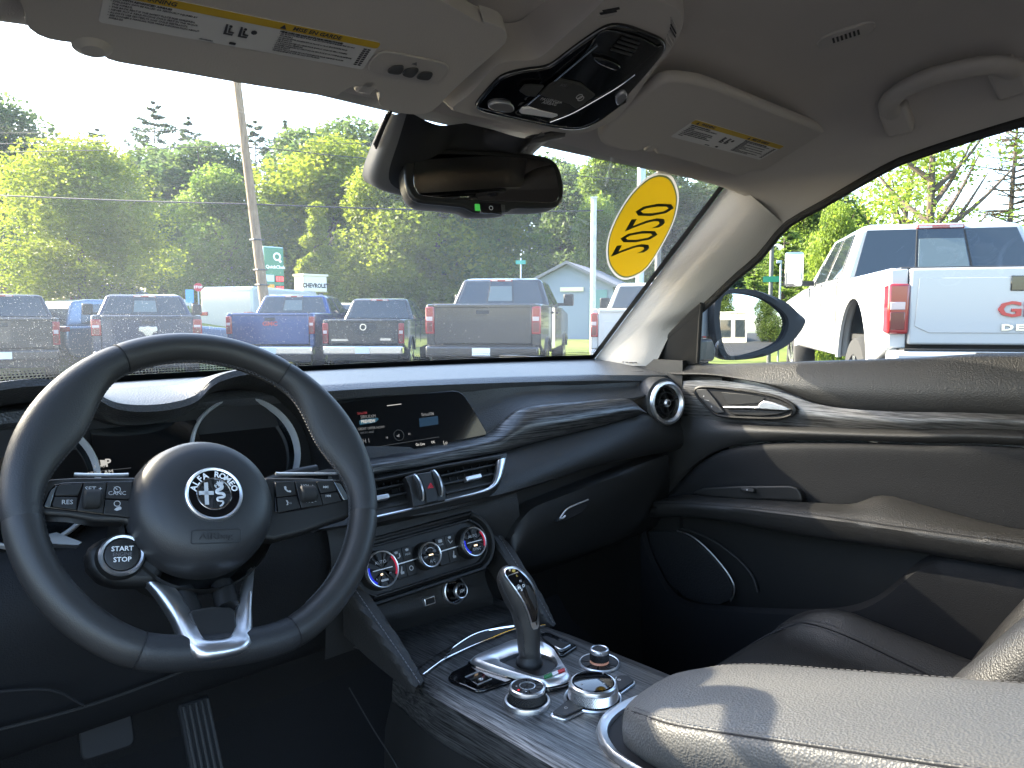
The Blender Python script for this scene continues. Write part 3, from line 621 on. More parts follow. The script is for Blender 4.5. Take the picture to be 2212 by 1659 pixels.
# brushed trim strip
sl = CY_(Z8, ((100, 705, .945), (395, 645, .935), (700, 592, .925), (1040, 530, .918), (1300, 460, .912), (1600, 385, .905), (1800, 328, .90), (1832, 312, .90)))
su_ = CY_(Z8, ((100, 620, .962), (365, 565, .953), (700, 500, .946), (1000, 430, .938), (1090, 365, .936), (1180, 300, .932), (1300, 275, .927), (1500, 258, .920), (1760, 240, .910), (1832, 300, .905)))
su_r, sl_r = crom(su_, 60), crom(sl, 60)
def smst(t): t = min(max(t, 0), 1); return t * t * (3 - 2 * t)
crest = [a.lerp(b, .25 + .2 * smst((i - 20) / 20)) + V((0, -.014, 0)) for i, (a, b) in enumerate(zip(su_r, sl_r))]
loft('trim_strip', [[p + V((0, .012, 0)) for p in su_r], su_r, crest, [a.lerp(b, .8) + V((0, -.008, 0)) for a, b in zip(su_r, sl_r)], sl_r, [p + V((0, .015, -.002)) for p in sl_r]], M['trim'], dash, n=90, m=5)
# padded lower roll
lo = CY_(Z8, ((60, 960, .865), (395, 905, .862), (700, 862, .862), (1000, 790, .866), (1250, 712, .872), (1600, 600, .882), (1985, 520, .895), (2080, 500, .90)))
sl2 = [p + V((0, .006, -.001)) for p in CY_(Z8, ((60, 715, .945), (395, 645, .935), (700, 592, .925), (1040, 530, .918), (1300, 460, .912), (1600, 385, .905), (1860, 318, .90), (2080, 330, .91)))]
b1 = [a.lerp(b, .4) + V((0, -.016, 0)) for a, b in zip(crom(sl2, 50), crom(lo, 50))]; b2 = [a.lerp(b, .78) + V((0, -.014, 0)) for a, b in zip(crom(sl2, 50), crom(lo, 50))]
loft('lower_roll', [[p + V((0, .02, 0)) for p in sl2], sl2, b1, b2, lo, [p + V((0, .03, -.004)) for p in lo], [p + V((0, .10, -.004)) for p in lo]], M['soft'], dash, n=80, m=4)
# recess below the roll, then the glove box lid
gx = [(.10, .90), (.3, .90), (.5, .91), (.68, .92), (.76, .93)]
loft('under_panel', [[V((x, y + .01, 1.02)) for x, y in gx], [V((x, y, .95)) for x, y in gx], [V((x, y + .03, .85)) for x, y in gx], [V((x, y + .10, .80)) for x, y in gx], [V((x, 1.2, .72)) for x, y in gx]], M['plastic'], dash, n=20, m=3)
gt = CY_(Z8, ((1105, 1090, .872), (1135, 985, .868), (1190, 895, .866), (1250, 835, .866), (1340, 795, .868), (1600, 690, .875), (1940, 560, .888), (1985, 552, .89)))
gb = CY_(Z8, ((1106, 1095, .873), (1120, 1130, .874), (1150, 1165, .878), (1200, 1168, .88), (1300, 1140, .882), (1500, 1085, .89), (1700, 1010, .90), (1790, 960, .905)))
gtr, gbr = crom(gt, 40), crom(gb, 40)
loft('glove_box', [[p + V((0, .03, .004)) for p in gtr], [p + V((0, .004, .002)) for p in gtr], gtr, [a.lerp(b, .3) + V((0, -.010, 0)) for a, b in zip(gtr, gbr)], [a.lerp(b, .7) + V((0, -.008, 0)) for a, b in zip(gtr, gbr)], gbr, [p + V((0, .03, -.005)) for p in gbr]], M['plastic'], dash, n=60, m=3)
gh_ = Frame(PY(Z8(1450, 850), .862), (1, .03, 0), (0, .1, 1))
gpts = [Z8(*p) for p in ((1365, 905), (1375, 885), (1420, 838), (1545, 783), (1530, 815), (1500, 855), (1420, 895))]
hl = plate('glove_box_handle', gh_, smooth2([gh_.uv(p) for p in gpts], 40), -.006, .004, M['dark'], dash, bevel=.0015)
tube('handle_edge', [gh_.at(Z8(*p), .005) for p in ((1388, 888), (1405, 862), (1440, 828), (1543, 784))], .0014, M['satin'], hl, n=24, seg=8)
tube('handle_edge', [gh_.at(Z8(*p), .006) for p in ((1388, 890), (1405, 885), (1418, 872))], .0018, M['satin'], hl, n=10, seg=8)

# round air vent at the passenger end
vc = PY(Z8(1972, 258), .892); vn = V((-.22, -.97, .10)).normalized(); vfr = Frame(vc, V((0, 0, 1)).cross(vn) * 1, V((0, 0, 1)), vn)
vent = sub_empty('round_vent', vc, dash)
rv = .0435
lathe('vent_pod', vfr, [(rv + .012, -.06), (rv + .012, -.02), (rv + .008, -.004), (rv + .002, .0)], M['soft'], vent, seg=48)
lathe('vent_ring', vfr, [(rv - .012, -.010), (rv - .009, .001), (rv - .004, .006), (rv + .0005, .005), (rv + .003, -.002)], M['satin'], vent, seg=56)
lathe('vent_barrel', vfr, [(rv - .010, .0), (rv - .010, -.03), (0, -.034)], M['dark'], vent, seg=40)
lathe('vane_ring', vfr, [(.0215, -.004), (.0215, .001), (.0230, .001), (.0230, -.006)], M['plastic'], vent, seg=40)
lathe('vent_knob', vfr, [(0, .006), (.006, .0055), (.0085, .002), (.0080, -.006), (.0085, -.012)], M['satin'], vent, seg=28)
lathe('knob_cap', vfr, [(0, .0068), (.0035, .0066), (.0045, .006)], M['dark'], vent, seg=20)
for k in range(4):
    q = math.pi / 4 * 0 + k * math.pi / 2 + .25
    f_ = vfr.moved(0, 0, 0, q); boxf('vane', f_, .007, .033, -.0010, .0010, -.012, .0, M['plastic'], vent)

# infotainment display
sfr = Frame((.04, .972, 1.135), V((1, -.15, .0)), V((0, .38, 1)))
if sfr.n.y > 0: sfr = Frame(sfr.o, sfr.x, sfr.y, -sfr.n)
sfr = Frame(sfr.o, sfr.x, sfr.y)
scr = empty('infotainment_display', sfr.o, 'wide black infotainment display showing a radio screen in the dashboard', 'display')
sp_ = [Z8(*p) for p in ((120, 250), (185, 245), (500, 220), (800, 195), (835, 199), (865, 222), (900, 275), (945, 350), (985, 420), (982, 434), (700, 490), (365, 560), (120, 612))]
S2 = [sfr.uv(p) for p in sp_]
plate('bezel', sfr, [(a * 1.03 - .0008, b * 1.04) for a, b in S2], -.012, -.0002, M['plastic'], scr)
plate('glass', sfr, S2, 0, .003, M['screen'], scr, bevel=.0008)
def emis(nm, c, e): return mat(nm, (0, 0, 0), .5, emit=(c, e))
M['e_white'] = emis('lit_white', (1, .97, .9), .075); M['e_grey'] = emis('lit_grey', (.8, .8, .8), .028); M['e_dim'] = emis('lit_dim', (.6, .65, .7), .015); M['e_red'] = emis('lit_red', (1, .08, .1), .025)
M['e_blue'] = emis('lit_blue', (.04, .26, .42), .035); M['e_navy'] = emis('lit_navy', (.02, .10, .22), .035)
def ftxt(fr, conv, s, x, y, size, m, par, h=.0034, x2=None, y2=None, nm='lettering', bold=0, align='CENTER', sx=1):
    a, b = fr.uv(conv(x, y), h); return text(nm, s, fr.off(h), a, b, size, m, par, 0, align, bold, sx)
for s, x, y, sz, m in (('SiriusXM', 380, 383, .0052, 'e_red'), ('SIRIUSXM', 452, 424, .0072, 'e_grey'), ('SiriusXM', 1158, 395, .0074, 'e_grey'), ('GREAT OFFER NOW!', 488, 560, .0056, 'e_grey'), ('844-711-8800', 440, 612, .0046, 'e_dim'), ('CH 1', 410, 715, .0095, 'e_grey'), ('Go Live', 1070, 752, .0060, 'e_white'), ('OK', 1222, 727, .0056, 'e_white'), ('Lo', 1368, 733, .0088, 'e_white')):
    ftxt(sfr, Y5, s, x, y, sz, M[m], scr, bold=.0001 if s in ('SiriusXM', 'Go Live', 'OK') else 0, sx=.85)
def fplate(fr, conv, nm, pts, h, m, par, th=.0003, bev=0): return plate(nm, fr, [fr.uv(conv(*p), h) for p in pts], h, h + th, m, par, bevel=bev)
fplate(sfr, Y5, 'preview_badge', ((345, 475), (365, 460), (560, 437), (575, 455), (545, 487), (500, 500), (360, 522), (347, 515)), .0031, M['e_blue'], scr)
ftxt(sfr, Y5, 'PREVIEW', 452, 480, .0070, M['e_white'], scr, .0036, bold=.0002, sx=.85)
fplate(sfr, Y5, 'album_art', ((1055, 445), (1278, 415), (1284, 515), (1063, 548)), .0031, M['e_navy'], scr)
fplate(sfr, Y5, 'menu_bar', ((674, 290), (844, 270), (846, 278), (676, 299)), .0031, M['e_white'], scr)
fplate(sfr, Y5, 'rule', ((440, 800), (1290, 662), (1290, 666), (440, 804)), .0031, M['e_dim'], scr)
a, b = sfr.uv(Y5(806, 650)); lathe('mute_ring', sfr.moved(a, b, .0032), [(.0083, 0), (.0083, .0003), (.0087, .0003), (.0087, 0)], M['e_dim'], scr, seg=32)
fplate(sfr, Y5, 'mute_symbol', ((790, 648), (802, 645), (820, 628), (822, 668), (803, 660), (791, 662)), .0031, M['e_grey'], scr)
for x, y, d in ((676, 672, 1), (938, 630, -1)):
    fplate(sfr, Y5, 'skip_symbol', ((x - 9 * d, y), (x + 9 * d, y - 14), (x + 9 * d, y + 14)), .0031, M['e_grey'], scr); fplate(sfr, Y5, 'skip_symbol', ((x - 13 * d, y - 14), (x - 10 * d, y - 14), (x - 10 * d, y + 14), (x - 13 * d, y + 14)), .0031, M['e_grey'], scr)
a, b = sfr.uv(Y5(560, 843)); lathe('key_symbol', sfr.moved(a, b, .0032), [(.0016, 0), (.0016, .0003), (.0024, .0003), (.0024, 0)], M['e_white'], scr, seg=20)
fplate(sfr, Y5, 'key_symbol', ((532, 846), (548, 843), (548, 848), (532, 851)), .0031, M['e_white'], scr)

# centre air vents
vfz = Frame((.05, .874, 1.05), (1, -.02, 0), (0, .5, .87)); vfz = Frame(vfz.o, vfz.x, vfz.y)
cv = sub_empty('centre_vent', vfz.o, dash)
def vq(nm, pts, h0, h1, m, bev=.0006, par=None): return plate(nm, vfz, [vfz.uv(Y5(*p), h1) for p in pts], h0, h1, m, par or cv, bevel=bev)
outl = ((380, 1180), (560, 1160), (960, 1080), (1260, 1010), (1700, 930), (2075, 862), (2100, 870), (2090, 950), (2050, 1130), (2000, 1260), (1930, 1340), (1850, 1380), (1400, 1490), (900, 1610), (560, 1680), (380, 1720))
prof0 = [vfz.uv(Y5(*p), 0) for p in outl]
# housing: a rim around the dark opening
k = len(prof0); cxv = sum(p[0] for p in prof0) / k; cyv = sum(p[1] for p in prof0) / k
op = ((430, 1230), (560, 1200), (940, 1120), (1300, 1045), (1960, 935), (1985, 950), (1975, 1080), (1930, 1200), (1880, 1265), (1375, 1405), (980, 1500), (560, 1590), (430, 1625))
op0 = [vfz.uv(Y5(*p), 0) for p in op]
A = crom([vfz(a, b, .0) for a, b in prof0], 80, True); B = crom([vfz(a, b, .004) for a, b in op0], 80, True)
i0 = min(range(80), key=lambda i: (B[i] - A[0]).length); B = B[i0:] + B[:i0]
loft('vent_housing', [[p - vfz.n * .03 for p in A], A, [a.lerp(b, .6) + vfz.n * .003 for a, b in zip(A, B)], B, [p - vfz.n * .012 for p in B], [p - vfz.n * .05 for p in B]], M['plastic'], cv, n=80, closed=True)
plate('vent_duct', vfz, op0, -.05, -.045, M['dark'], cv)
def slat(p0, p1, h=-.003, r=.0016, m='plastic', nm='slat', fl=3.0):
    a, b = vfz.uv(Y5(*p0), h), vfz.uv(Y5(*p1), h); f = Frame(vfz((a[0] + b[0]) / 2, (a[1] + b[1]) / 2, h), vfz(b[0], b[1], h) - vfz(a[0], a[1], h), vfz.y); L = math.hypot(b[0] - a[0], b[1] - a[1]) / 2
    return boxf(nm, f, -L, L, -r, r, -r * 8, r, M[m], cv, bevel=.0008)
for p0, p1 in (((1310, 1128), (1968, 990)), ((1345, 1228), (1965, 1098)), ((1375, 1338), (1920, 1212)), ((430, 1312), (905, 1215)), ((430, 1428), (945, 1322)), ((430, 1552), (978, 1435))): slat(p0, p1)
for x0, y0, x1, y1 in ((1360, 1075, 1440, 1380), (1450, 1060, 1520, 1360), (1545, 1040, 1600, 1340), (1640, 1020, 1690, 1320), (1735, 1005, 1780, 1300), (1830, 985, 1870, 1270), (520, 1215, 560, 1580), (600, 1200, 640, 1560), (685, 1180, 730, 1540), (770, 1160, 820, 1520), (850, 1150, 900, 1500)):
    slat((x0, y0), (x1, y1), -.022, .0011, 'plastic', 'vane')
for p0, p1 in (((1605, 1173), (1785, 1130)), ((520, 1404), (690, 1370))):
    a, b = vfz.uv(Y5(*p0), 0), vfz.uv(Y5(*p1), 0); f = Frame(vfz((a[0] + b[0]) / 2, (a[1] + b[1]) / 2, 0), vfz(b[0], b[1]) - vfz(a[0], a[1]), vfz.y); L = math.hypot(b[0] - a[0], b[1] - a[1]) / 2
    boxf('adjuster', f, -L, L, -.0036, .0036, -.006, .004, M['satin'], cv, bevel=.0018, segs=3)
# satin trim along the foot of the vents, rising at the end
si = [vfz.uv(Y5(*p), .004) for p in ((380, 1643), (560, 1602), (1000, 1502), (1500, 1380), (1800, 1300), (1900, 1250), (1945, 1180), (1970, 1080), (1985, 945))]
so = [vfz.uv(Y5(*p), .004) for p in ((380, 1672), (560, 1630), (1000, 1530), (1500, 1410), (1830, 1330), (1960, 1260), (2030, 1150), (2060, 1030), (2085, 915))]
loft('satin_trim', [[vfz(a, b, -.001) for a, b in si], [vfz(a, b, .006) for a, b in si], [vfz((a + c) / 2, (b + d) / 2, .0075) for (a, b), (c, d) in zip(si, so)], [vfz(a, b, .005) for a, b in so], [vfz(a, b, -.002) for a, b in so]], M['satin'], cv, n=60, m=2)
# block with two thumb wheels and the hazard switch
blkp = ((895, 1135), (960, 1112), (1175, 1075), (1262, 1057), (1300, 1100), (1345, 1190), (1380, 1300), (1372, 1420), (1180, 1462), (990, 1502), (975, 1380), (945, 1240))
vq('switch_block', blkp, -.02, .010, M['plastic'], .002)
vq('hazard_switch', ((1045, 1105), (1185, 1080), (1235, 1180), (1270, 1300), (1278, 1425), (1150, 1450), (1135, 1330), (1100, 1210)), .010, .0125, M['plastic'], .001)
M['red'] = mat('red_print', (.55, .03, .05), .5, emit=((.8, .03, .06), .02))
def trio(cx, cy_, s, hh, th):
    pts = [(cx + 3, cy_ - s), (cx - s * .8, cy_ + s * .62), (cx + s * .95, cy_ + s * .38)]
    P3 = [V((*vfz.uv(Y5(*p), hh), 0)) for p in pts]
    for i in range(3):
        a, b = P3[i], P3[(i + 1) % 3]; tube('hazard_symbol', [vfz(a.x, a.y, hh), vfz(b.x, b.y, hh)], th, M['red'], cv, n=2, seg=5)
trio(1190, 1250, 38, .0128, .0004); trio(1190, 1250, 18, .0128, .00035)
for (x0, y0, x1, y1, lx, ly) in ((1012, 1145, 1085, 1395, 1092, 1418), (1238, 1092, 1310, 1345, 1318, 1366)):
    a, b = vfz.uv(Y5(x0, y0), .01), vfz.uv(Y5(x1, y1), .01); c = vfz((a[0] + b[0]) / 2, (a[1] + b[1]) / 2, -.016); ydir = vfz(a[0], a[1]) - vfz(b[0], b[1]); L = ydir.length / 2
    f = Frame(c, ydir, vfz.n); f = Frame(c, vfz.n, ydir, vfz.n.cross(ydir))
    rr = math.hypot(L, .026)
    lathe('thumb_wheel', f, [(rr - .006, -.0050), (rr + .0005, -.0046), (rr + .002, -.003), (rr + .002, -.0005)], M['satin'], cv, seg=40, a0=-.75, a1=.75)
    lathe('thumb_wheel_grip', f, [(rr + .0014, -.0005), (rr + .0016, .0), (rr + .0016, .0045), (rr - .004, .005)], M['rubber'], cv, seg=40, a0=-.75, a1=.75)
    ftxt(vfz, Y5, '0', lx, ly, .0042, M['white'], cv, .0104)
    ftxt(vfz, Y5, 'I', x0 - 15, y0 - 18, .0042, M['white'], cv, .0104)

# climate control panel
cf_n = V((-.03, -.93, .36)).normalized(); cf = Frame((0, .862, .955), (1, -.03, 0), V((0, .36, .93)), None); cf = Frame(cf.o, cf.x, cf.y)
cp = empty('climate_control_panel', cf.o, 'black climate control panel with three silver ringed dials below the vents', 'control panel')
kL, kC, kR = cf.uv(Y6(418, 882), .02), cf.uv(Y6(1117, 672), .02), cf.uv(Y6(1750, 482), .02)
ang = math.atan2(kR[1] - kL[1], kR[0] - kL[0])
def stad(r, ex, n=14):
    out = []
    for i in range(n + 1): t = R(90 + 180 * i / n); out.append((kL[0] - ex + r * math.cos(t), kL[1] + r * math.sin(t)))
    for i in range(n + 1): t = R(-90 + 180 * i / n); out.append((kR[0] + ex + r * math.cos(t), kR[1] + r * math.sin(t)))
    return out
def ring3(r, ex, h): return [cf(a, b, h) for a, b in stad(r, ex)]
loft('panel_frame', [ring3(.047, .010, -.06), ring3(.047, .008, -.004), ring3(.044, .006, .002), ring3(.041, .005, .001), ring3(.0385, .004, -.006), ring3(.037, .003, -.004), ring3(.0345, .001, .003), ring3(.033, 0, .003), ring3(.0315, 0, -.003)], M['plastic'], cp, n=90, closed=True)
plate('panel_face', cf, stad(.032, 0), -.010, -.002, M['plastic'], cp)
def dial(c, r, nm, txts, blue, ln):
    f = cf.moved(c[0], c[1], 0, 0)
    d = sub_empty(nm, f.o, cp)
    lathe('dial_barrel', f, [(r + .002, -.004), (r + .001, .012), (r - .001, .014)], M['plastic'], d, seg=40)
    lathe('dial_ring', f, [(r, .012), (r, .0155), (r - .0008, .0172), (r - .002, .0168), (r - .0026, .0150)], M['satin'], d, seg=48)
    lathe('dial_face', f, [(r - .0024, .0152), (0, .0152)], M['plastic'], d, seg=40)
    if blue:
        M.setdefault('blue', mat('blue_print', (.01, .015, .35), .5, emit=((.01, .03, 1), .06))); M.setdefault('redm', mat('red_mark', (.35, .01, .03), .5, emit=((1, .02, .08), .04)))
        lathe('cold_mark', f.off(.0003), [(r - .0055, .0155), (r - .0022, .0155)], M['blue'], d, seg=14, a0=R(165), a1=R(235))
        lathe('warm_mark', f.off(.0003), [(r - .0048, .0155), (r - .0024, .0155)], M['redm'], d, seg=14, a0=R(-30), a1=R(40))
    for s, a, b, sz, m in txts: text('lettering', s, f, a, b, sz, M[m], d, .0156)
    if ln:
        boxf('pointer_line', f, -r * .62, r * .62, -.0006, .0006, .0153, .0160, M['white'], d)
    return d, f
M['e_amber'] = emis('lit_amber', (1, .75, .5), .35)
d1, f1 = dial(kL, .0255, 'temperature_dial', (('AUTO', -.001, .0095, .0066, 'grey'), ('A', -.012, -.0115, .004, 'grey'), ('M', .011, -.0075, .004, 'grey')), True, True)
boxf('car_symbol', f1, -.006, .006, -.0165, -.0135, .0153, .0158, M['grey'], d1, bevel=.001); boxf('indicator', f1, -.0045, -.0015, -.0078, -.0055, .0153, .0160, M['e_amber'], d1)
d2, f2 = dial(kC, .0185, 'fan_dial', (('A/C', .001, -.0095, .0062, 'grey'), ('OFF', -.0085, -.002, .0040, 'grey')), False, False)
lathe('fan_symbol', f2.moved(.008, .004, .0152), [(0, .0004), (.0022, .0004), (.0026, 0)], M['dim'], d2, seg=12); boxf('indicator', f2, -.003, .004, -.0010, .0008, .0153, .0160, M['e_amber'], d2)
lathe('fan_scale', f2.off(.0153), [(.0095, 0), (.0095, .0004), (.0105, .0004), (.0105, 0)], M['grey'], d2, seg=16, a0=R(50), a1=R(135))
d3, f3 = dial(kR, .0225, 'temperature_dial', (('AUTO', -.001, .0085, .0062, 'grey'), ('SYNC', .002, -.0115, .0062, 'grey')), True, True)
boxf('indicator', f3, -.002, .004, -.0068, -.0048, .0153, .0160, M['e_amber'], d3)
def keyrow(c0, c1, r0, r1, upper, lower):
    d = V((c1[0] - c0[0], c1[1] - c0[1], 0)); L = d.length; f = cf.moved(c0[0], c0[1], 0, math.atan2(d.y, d.x)); a0, a1 = r0 + .001, L - r1 - .001; mid_ = (a0 + a1) / 2
    for x0, x1, (s, sz) in ((a0, mid_ - .0004, upper[0]), (mid_ + .0004, a1, upper[1])):
        kk = boxf('key', f, x0, x1, .0015, .0205, -.003, .003, M['plastic'], cp, bevel=.0008)
        sym(f, (x0 + x1) / 2, .0115, s, kk)
    for x0, x1, (s, sz) in ((a0, mid_ - .0004, lower[0]), (mid_ + .0004, a1, lower[1])):
        kk = boxf('key', f, x0, x1, -.0205, -.0015, -.003, .003, M['plastic'], cp, bevel=.0008)
        sym(f, (x0 + x1) / 2, -.0105, s, kk)
    boxf('satin_line', f, a0 - .004, a1 + .004, -.0008, .0008, .0025, .0042, M['satin'], cp)
def sym(f, a, b, s, par):
    g = lambda pts, nm='symbol': plate(nm, f, [(a + x, b + y) for x, y in pts], .0031, .0034, M['grey'], par)
    fan = [(-.003, .0035), (0, .0045), (.003, .0035), (.0018, .0008), (-.0018, .0008)]
    if s == 'defrost_feet': g([(x - .002, y + .002) for x, y in fan]); g([(.002, .003), (.0035, .003), (.004, -.002), (.001, -.004), (-.002, -.004), (-.002, -.0028), (.0015, -.0025)])
    elif s == 'max': g([(x, y + .002) for x, y in fan]); text('symbol', 'MAX', f, a, b - .0018, .0044, M['grey'], par, .0033)
    elif s == 'rear': g(rrect(a * 0 - .0035, .0035, .001, .0055, .001)); text('symbol', 'REAR', f, a, b - .0022, .0040, M['grey'], par, .0033)
    elif s == 'seat': g([(.001, .006), (.0022, .0058), (.0005, -.001), (.0035, -.0015), (.003, -.0045), (-.002, -.0045), (-.0025, -.002)])
    elif s == 'wheel': lathe('symbol', f.moved(a, b, .0031), [(.0024, 0), (.0024, .0003), (.0036, .0003), (.0036, 0)], M['grey'], par, seg=20)
    elif s == 'defrost': g([(x, y + .002) for x, y in fan]); g([(-.0045, .002), (-.003, .002), (-.001, -.003), (.004, -.0005), (.004, -.002), (-.001, -.0045)])
keyrow(kL, kC, .0275, .0205, (('defrost_feet', 1), ('max', 1)), (('seat', 1), ('wheel', 1)))
keyrow(kC, kR, .0205, .0245, (('rear', 1), ('defrost', 1)), (('blank', 1), ('seat', 1)))

# face of the centre stack round the panel
sx = [-.165, -.13, -.05, .05, .13, .19]
loft('centre_stack', [[V((x, .90, 1.04)) for x in sx], [V((x, .882, 1.0)) for x in sx], [V((x, .878, .96)) for x in sx], [V((x, .892, .90)) for x in sx], [V((x, .90, .83)) for x in sx]], M['soft'], dash, n=24, m=3)
# panel below with the USB socket and the 12 V outlet, and the tray it leads down to
bf = Frame((0, .872, .885), (1, -.03, 0), V((0, .22, 1)))
# each corner of the opening is taken on that plane
btop = [bf.at(Y6(*p)) for p in ((-60, 1290), (250, 1290), (700, 1190), (1200, 1040), (1700, 890), (1850, 830))]
bbot = [bf.at(Y6(*p)) for p in ((-10, 1600), (330, 1600), (800, 1500), (1300, 1395), (1790, 1345), (2000, 1330))]
loft('socket_panel', [[p + V((0, .01, .05)) for p in btop], btop, [a.lerp(b, .6) + V((0, .004, 0)) for a, b in zip(btop, bbot)], bbot, [p + V((0, .01, -.03)) for p in bbot]], M['soft'], dash, n=40, m=4)
a, b = bf.uv(Y6(1075, 1350), .002)
usb = boxf('usb_socket', bf.moved(a, b, .0, ang * .6), -.0095, .0095, -.0058, .0058, -.004, .0035, M['satin'], dash, bevel=.001)
boxf('usb_slot', bf.moved(a, b, 0, ang * .6), -.0078, .0078, -.0040, .0040, .0036, .0040, M['dark'], usb)
of_ = Frame(bf.at(Y6(1440, 1195), .003), bf.x, bf.y)
sock = lathe('power_outlet', of_, [(.0185, -.006), (.0205, -.004), (.0207, .002), (.0192, .0028), (.0185, .001)], M['satin'], dash, seg=40)
lathe('outlet_well', of_, [(.0188, .001), (.016, -.001), (.013, -.004), (0, -.004)], M['gloss'], sock, seg=36)
lathe('outlet_plug', of_, [(.0105, -.004), (.0105, .010), (.0100, .012)], M['gloss'], sock, seg=32)
lathe('plug_ring', of_, [(.0108, .010), (.0120, .012), (.0120, .017), (.0105, .019), (.0094, .0185)], M['satin'], sock, seg=36)
lathe('plug_face', of_, [(.0096, .0183), (0, .0183)], M['gloss'], sock, seg=30)
text('plug_lettering', '12V', of_, 0, 0, .0062, M['white'], sock, .0186)

# instrument cluster behind the wheel
M['ringm'] = mat('pale_ring', (.72, .73, .75), .5, metal=.5)
ic = empty('instrument_cluster', (-.365, .96, 1.13), 'dark twin dial instrument cluster under a hooded cowl behind the steering wheel', 'instrument cluster')
hump = [(-.63, 1.185), (-.575, 1.215), (-.53, 1.231), (-.48, 1.235), (-.44, 1.226), (-.41, 1.206), (-.38, 1.199), (-.345, 1.199), (-.315, 1.206), (-.29, 1.226), (-.25, 1.235), (-.205, 1.231), (-.165, 1.21), (-.135, 1.175), (-.12, 1.13), (-.115, 1.08)]
def hc(y, dz=0, k=1, f=1): return [V((-.365 + (x + .365) * k, y, (1.199 + (z - 1.199) * f if z > 1.199 else z) + dz)) for x, z in hump]
loft('cowl', [hc(1.10, .007, 1, 0), hc(1.02, .008, 1, .25), hc(.965, .005, 1, .75), hc(.935, .0), hc(.928, -.003, .995), hc(.932, -.011, .975), hc(.955, -.024, .955), hc(.995, -.032, .95)], M['dash'], ic, n=90, m=3)
gfr = []
for nm, gx_, gz_ in (('left', -.493, 1.124), ('right', -.239, 1.126)):
    n_ = V((0, -.93, .36)).normalized(); f = Frame((gx_, .955, gz_), (1, 0, 0), n_.cross(V((1, 0, 0))), n_); gfr.append(f)
    g = lathe('gauge', f, [(.071, -.035), (.071, -.012), (.066, -.020), (0, -.020)], M['screen'], ic, seg=48)
    lathe('gauge_ring', f, [(.0695, -.012), (.0708, -.002), (.0722, .001), (.0740, -.001), (.0752, -.012)], M['ringm'], g, seg=64)
    lathe('gauge_tube', f, [(.0765, -.012), (.080, -.02), (.082, -.04)], M['plastic'], g, seg=48)
boxf('cluster_back', WORLD, -.64, -.11, .985, .99, 1.03, 1.185, M['dark'], ic)
ef = Frame((-.36, .962, 1.125), (1, 0, 0), (0, .36, .93))
boxf('centre_screen', ef, -.062, .062, -.05, .047, -.004, .0, M['screen'], ic)
ftxt(ef, Z6, 'P', 628, 845, .0130, M['e_white'], ic, .0005, bold=.0003); ftxt(ef, Z6, '07:52 AM', 583, 905, .0080, M['e_white'], ic, .0005, sx=.9); ftxt(ef, Z6, 'AUTO', 578, 866, .0044, M['e_white'], ic, .0005)
a, b = ef.uv(Z6(578, 848)); plate('headlamp_symbol', ef, [(a + .001, b + .004), (a + .006, b + .003), (a + .007, b), (a + .006, b - .003), (a + .001, b - .004)], .0004, .0008, M['e_white'], ic)
for k in range(4): boxf('headlamp_symbol', ef, a - .006, a - .0005, b + .003 - k * .0021, b + .0038 - k * .0021, .0004, .0008, M['e_white'], ic)
fplate(ef, Z6, 'rule', ((535, 895), (760, 872), (760, 875), (535, 898)), .0004, M['e_dim'], ic)

# lower dash on the driver's side, column shroud and bulkhead
kx = [-.76, -.6, -.4, -.2, -.10]
loft('knee_panel', [[V((x, .96, 1.06)) for x in kx], [V((x, .915, 1.03)) for x in kx], [V((x, .90, .97)) for x in kx], [V((x, .93, .88)) for x in kx], [V((x, .99, .80)) for x in kx], [V((x, 1.10, .76)) for x in kx]], M['insert'], dash, n=20, m=4)
loft('end_panel', [[V((-.12, .95, 1.09)), V((-.12, .90, 1.0)), V((-.13, .90, .9))], [V((-.06, .96, 1.09)), V((-.06, .905, 1.0)), V((-.06, .90, .9))]], M['plastic'], dash, n=10)
tube('knee_panel_seam', [V((-.74, .915, .93)), V((-.6, .908, .925)), V((-.5, .905, .905)), V((-.46, .91, .87))], .0016, M['dark'], dash, n=20, seg=6)
tube('fuse_panel_line', [V((-.6, .925, .872)), V((-.45, .923, .862)), V((-.3, .93, .868)), V((-.2, .935, .88))], .0018, M['soft'], dash, n=24, seg=6)

# ================================================================ steering wheel
WH = Frame((-.361, .777, 1.12), (.982, -.133, -.136), (.185, .49, .852)); 
if WH.n.y > 0: WH = Frame(WH.o, WH.x, WH.y, -WH.n)
sw_ = empty('steering_wheel', WH.o, 'black leather flat bottomed steering wheel with silver lower spoke in front of the driver', 'steering wheel')
RW = .1700; RR = .0168
def rim_pt(t):
    """centre line of the rim: round above, flattened below"""
    x, y = RW * math.cos(t), RW * math.sin(t)
    lim = -.165
    if y < lim + .02:
        e = (lim + .02 - y); y = lim + .02 - .02 * math.tanh(e / .02) - .003 * 0
    return x, y
NR = 220
ring = [rim_pt(R(90) + 2 * math.pi * i / NR) for i in range(NR)]
ring = [(p.x, p.y) for p in crom([V((*p, 0)) for p in ring[::4]], NR, True)]
def rim_section(i):
    x, y = ring[i]; x2, y2 = ring[(i + 1) % NR]; x0, y0 = ring[i - 1]
    t = V((x2 - x0, y2 - y0, 0)).normalized(); o_ = V((t.y, -t.x, 0))
    if o_.x * x + o_.y * y < 0: o_ = -o_
    return V((x, y, 0)), o_
def ang_of(i): x, y = ring[i]; return math.degrees(math.atan2(y, x))
def rim_radii(i):
    a = ang_of(i) % 360; th = 0
    for c in (26, 154): th = max(th, 1 - abs(((a - c + 180) % 360) - 180) / 32)
    th = smst(th) if th > 0 else 0
    return RR * (1 + .06 * th), RR * 1.05 + .0 * th, th
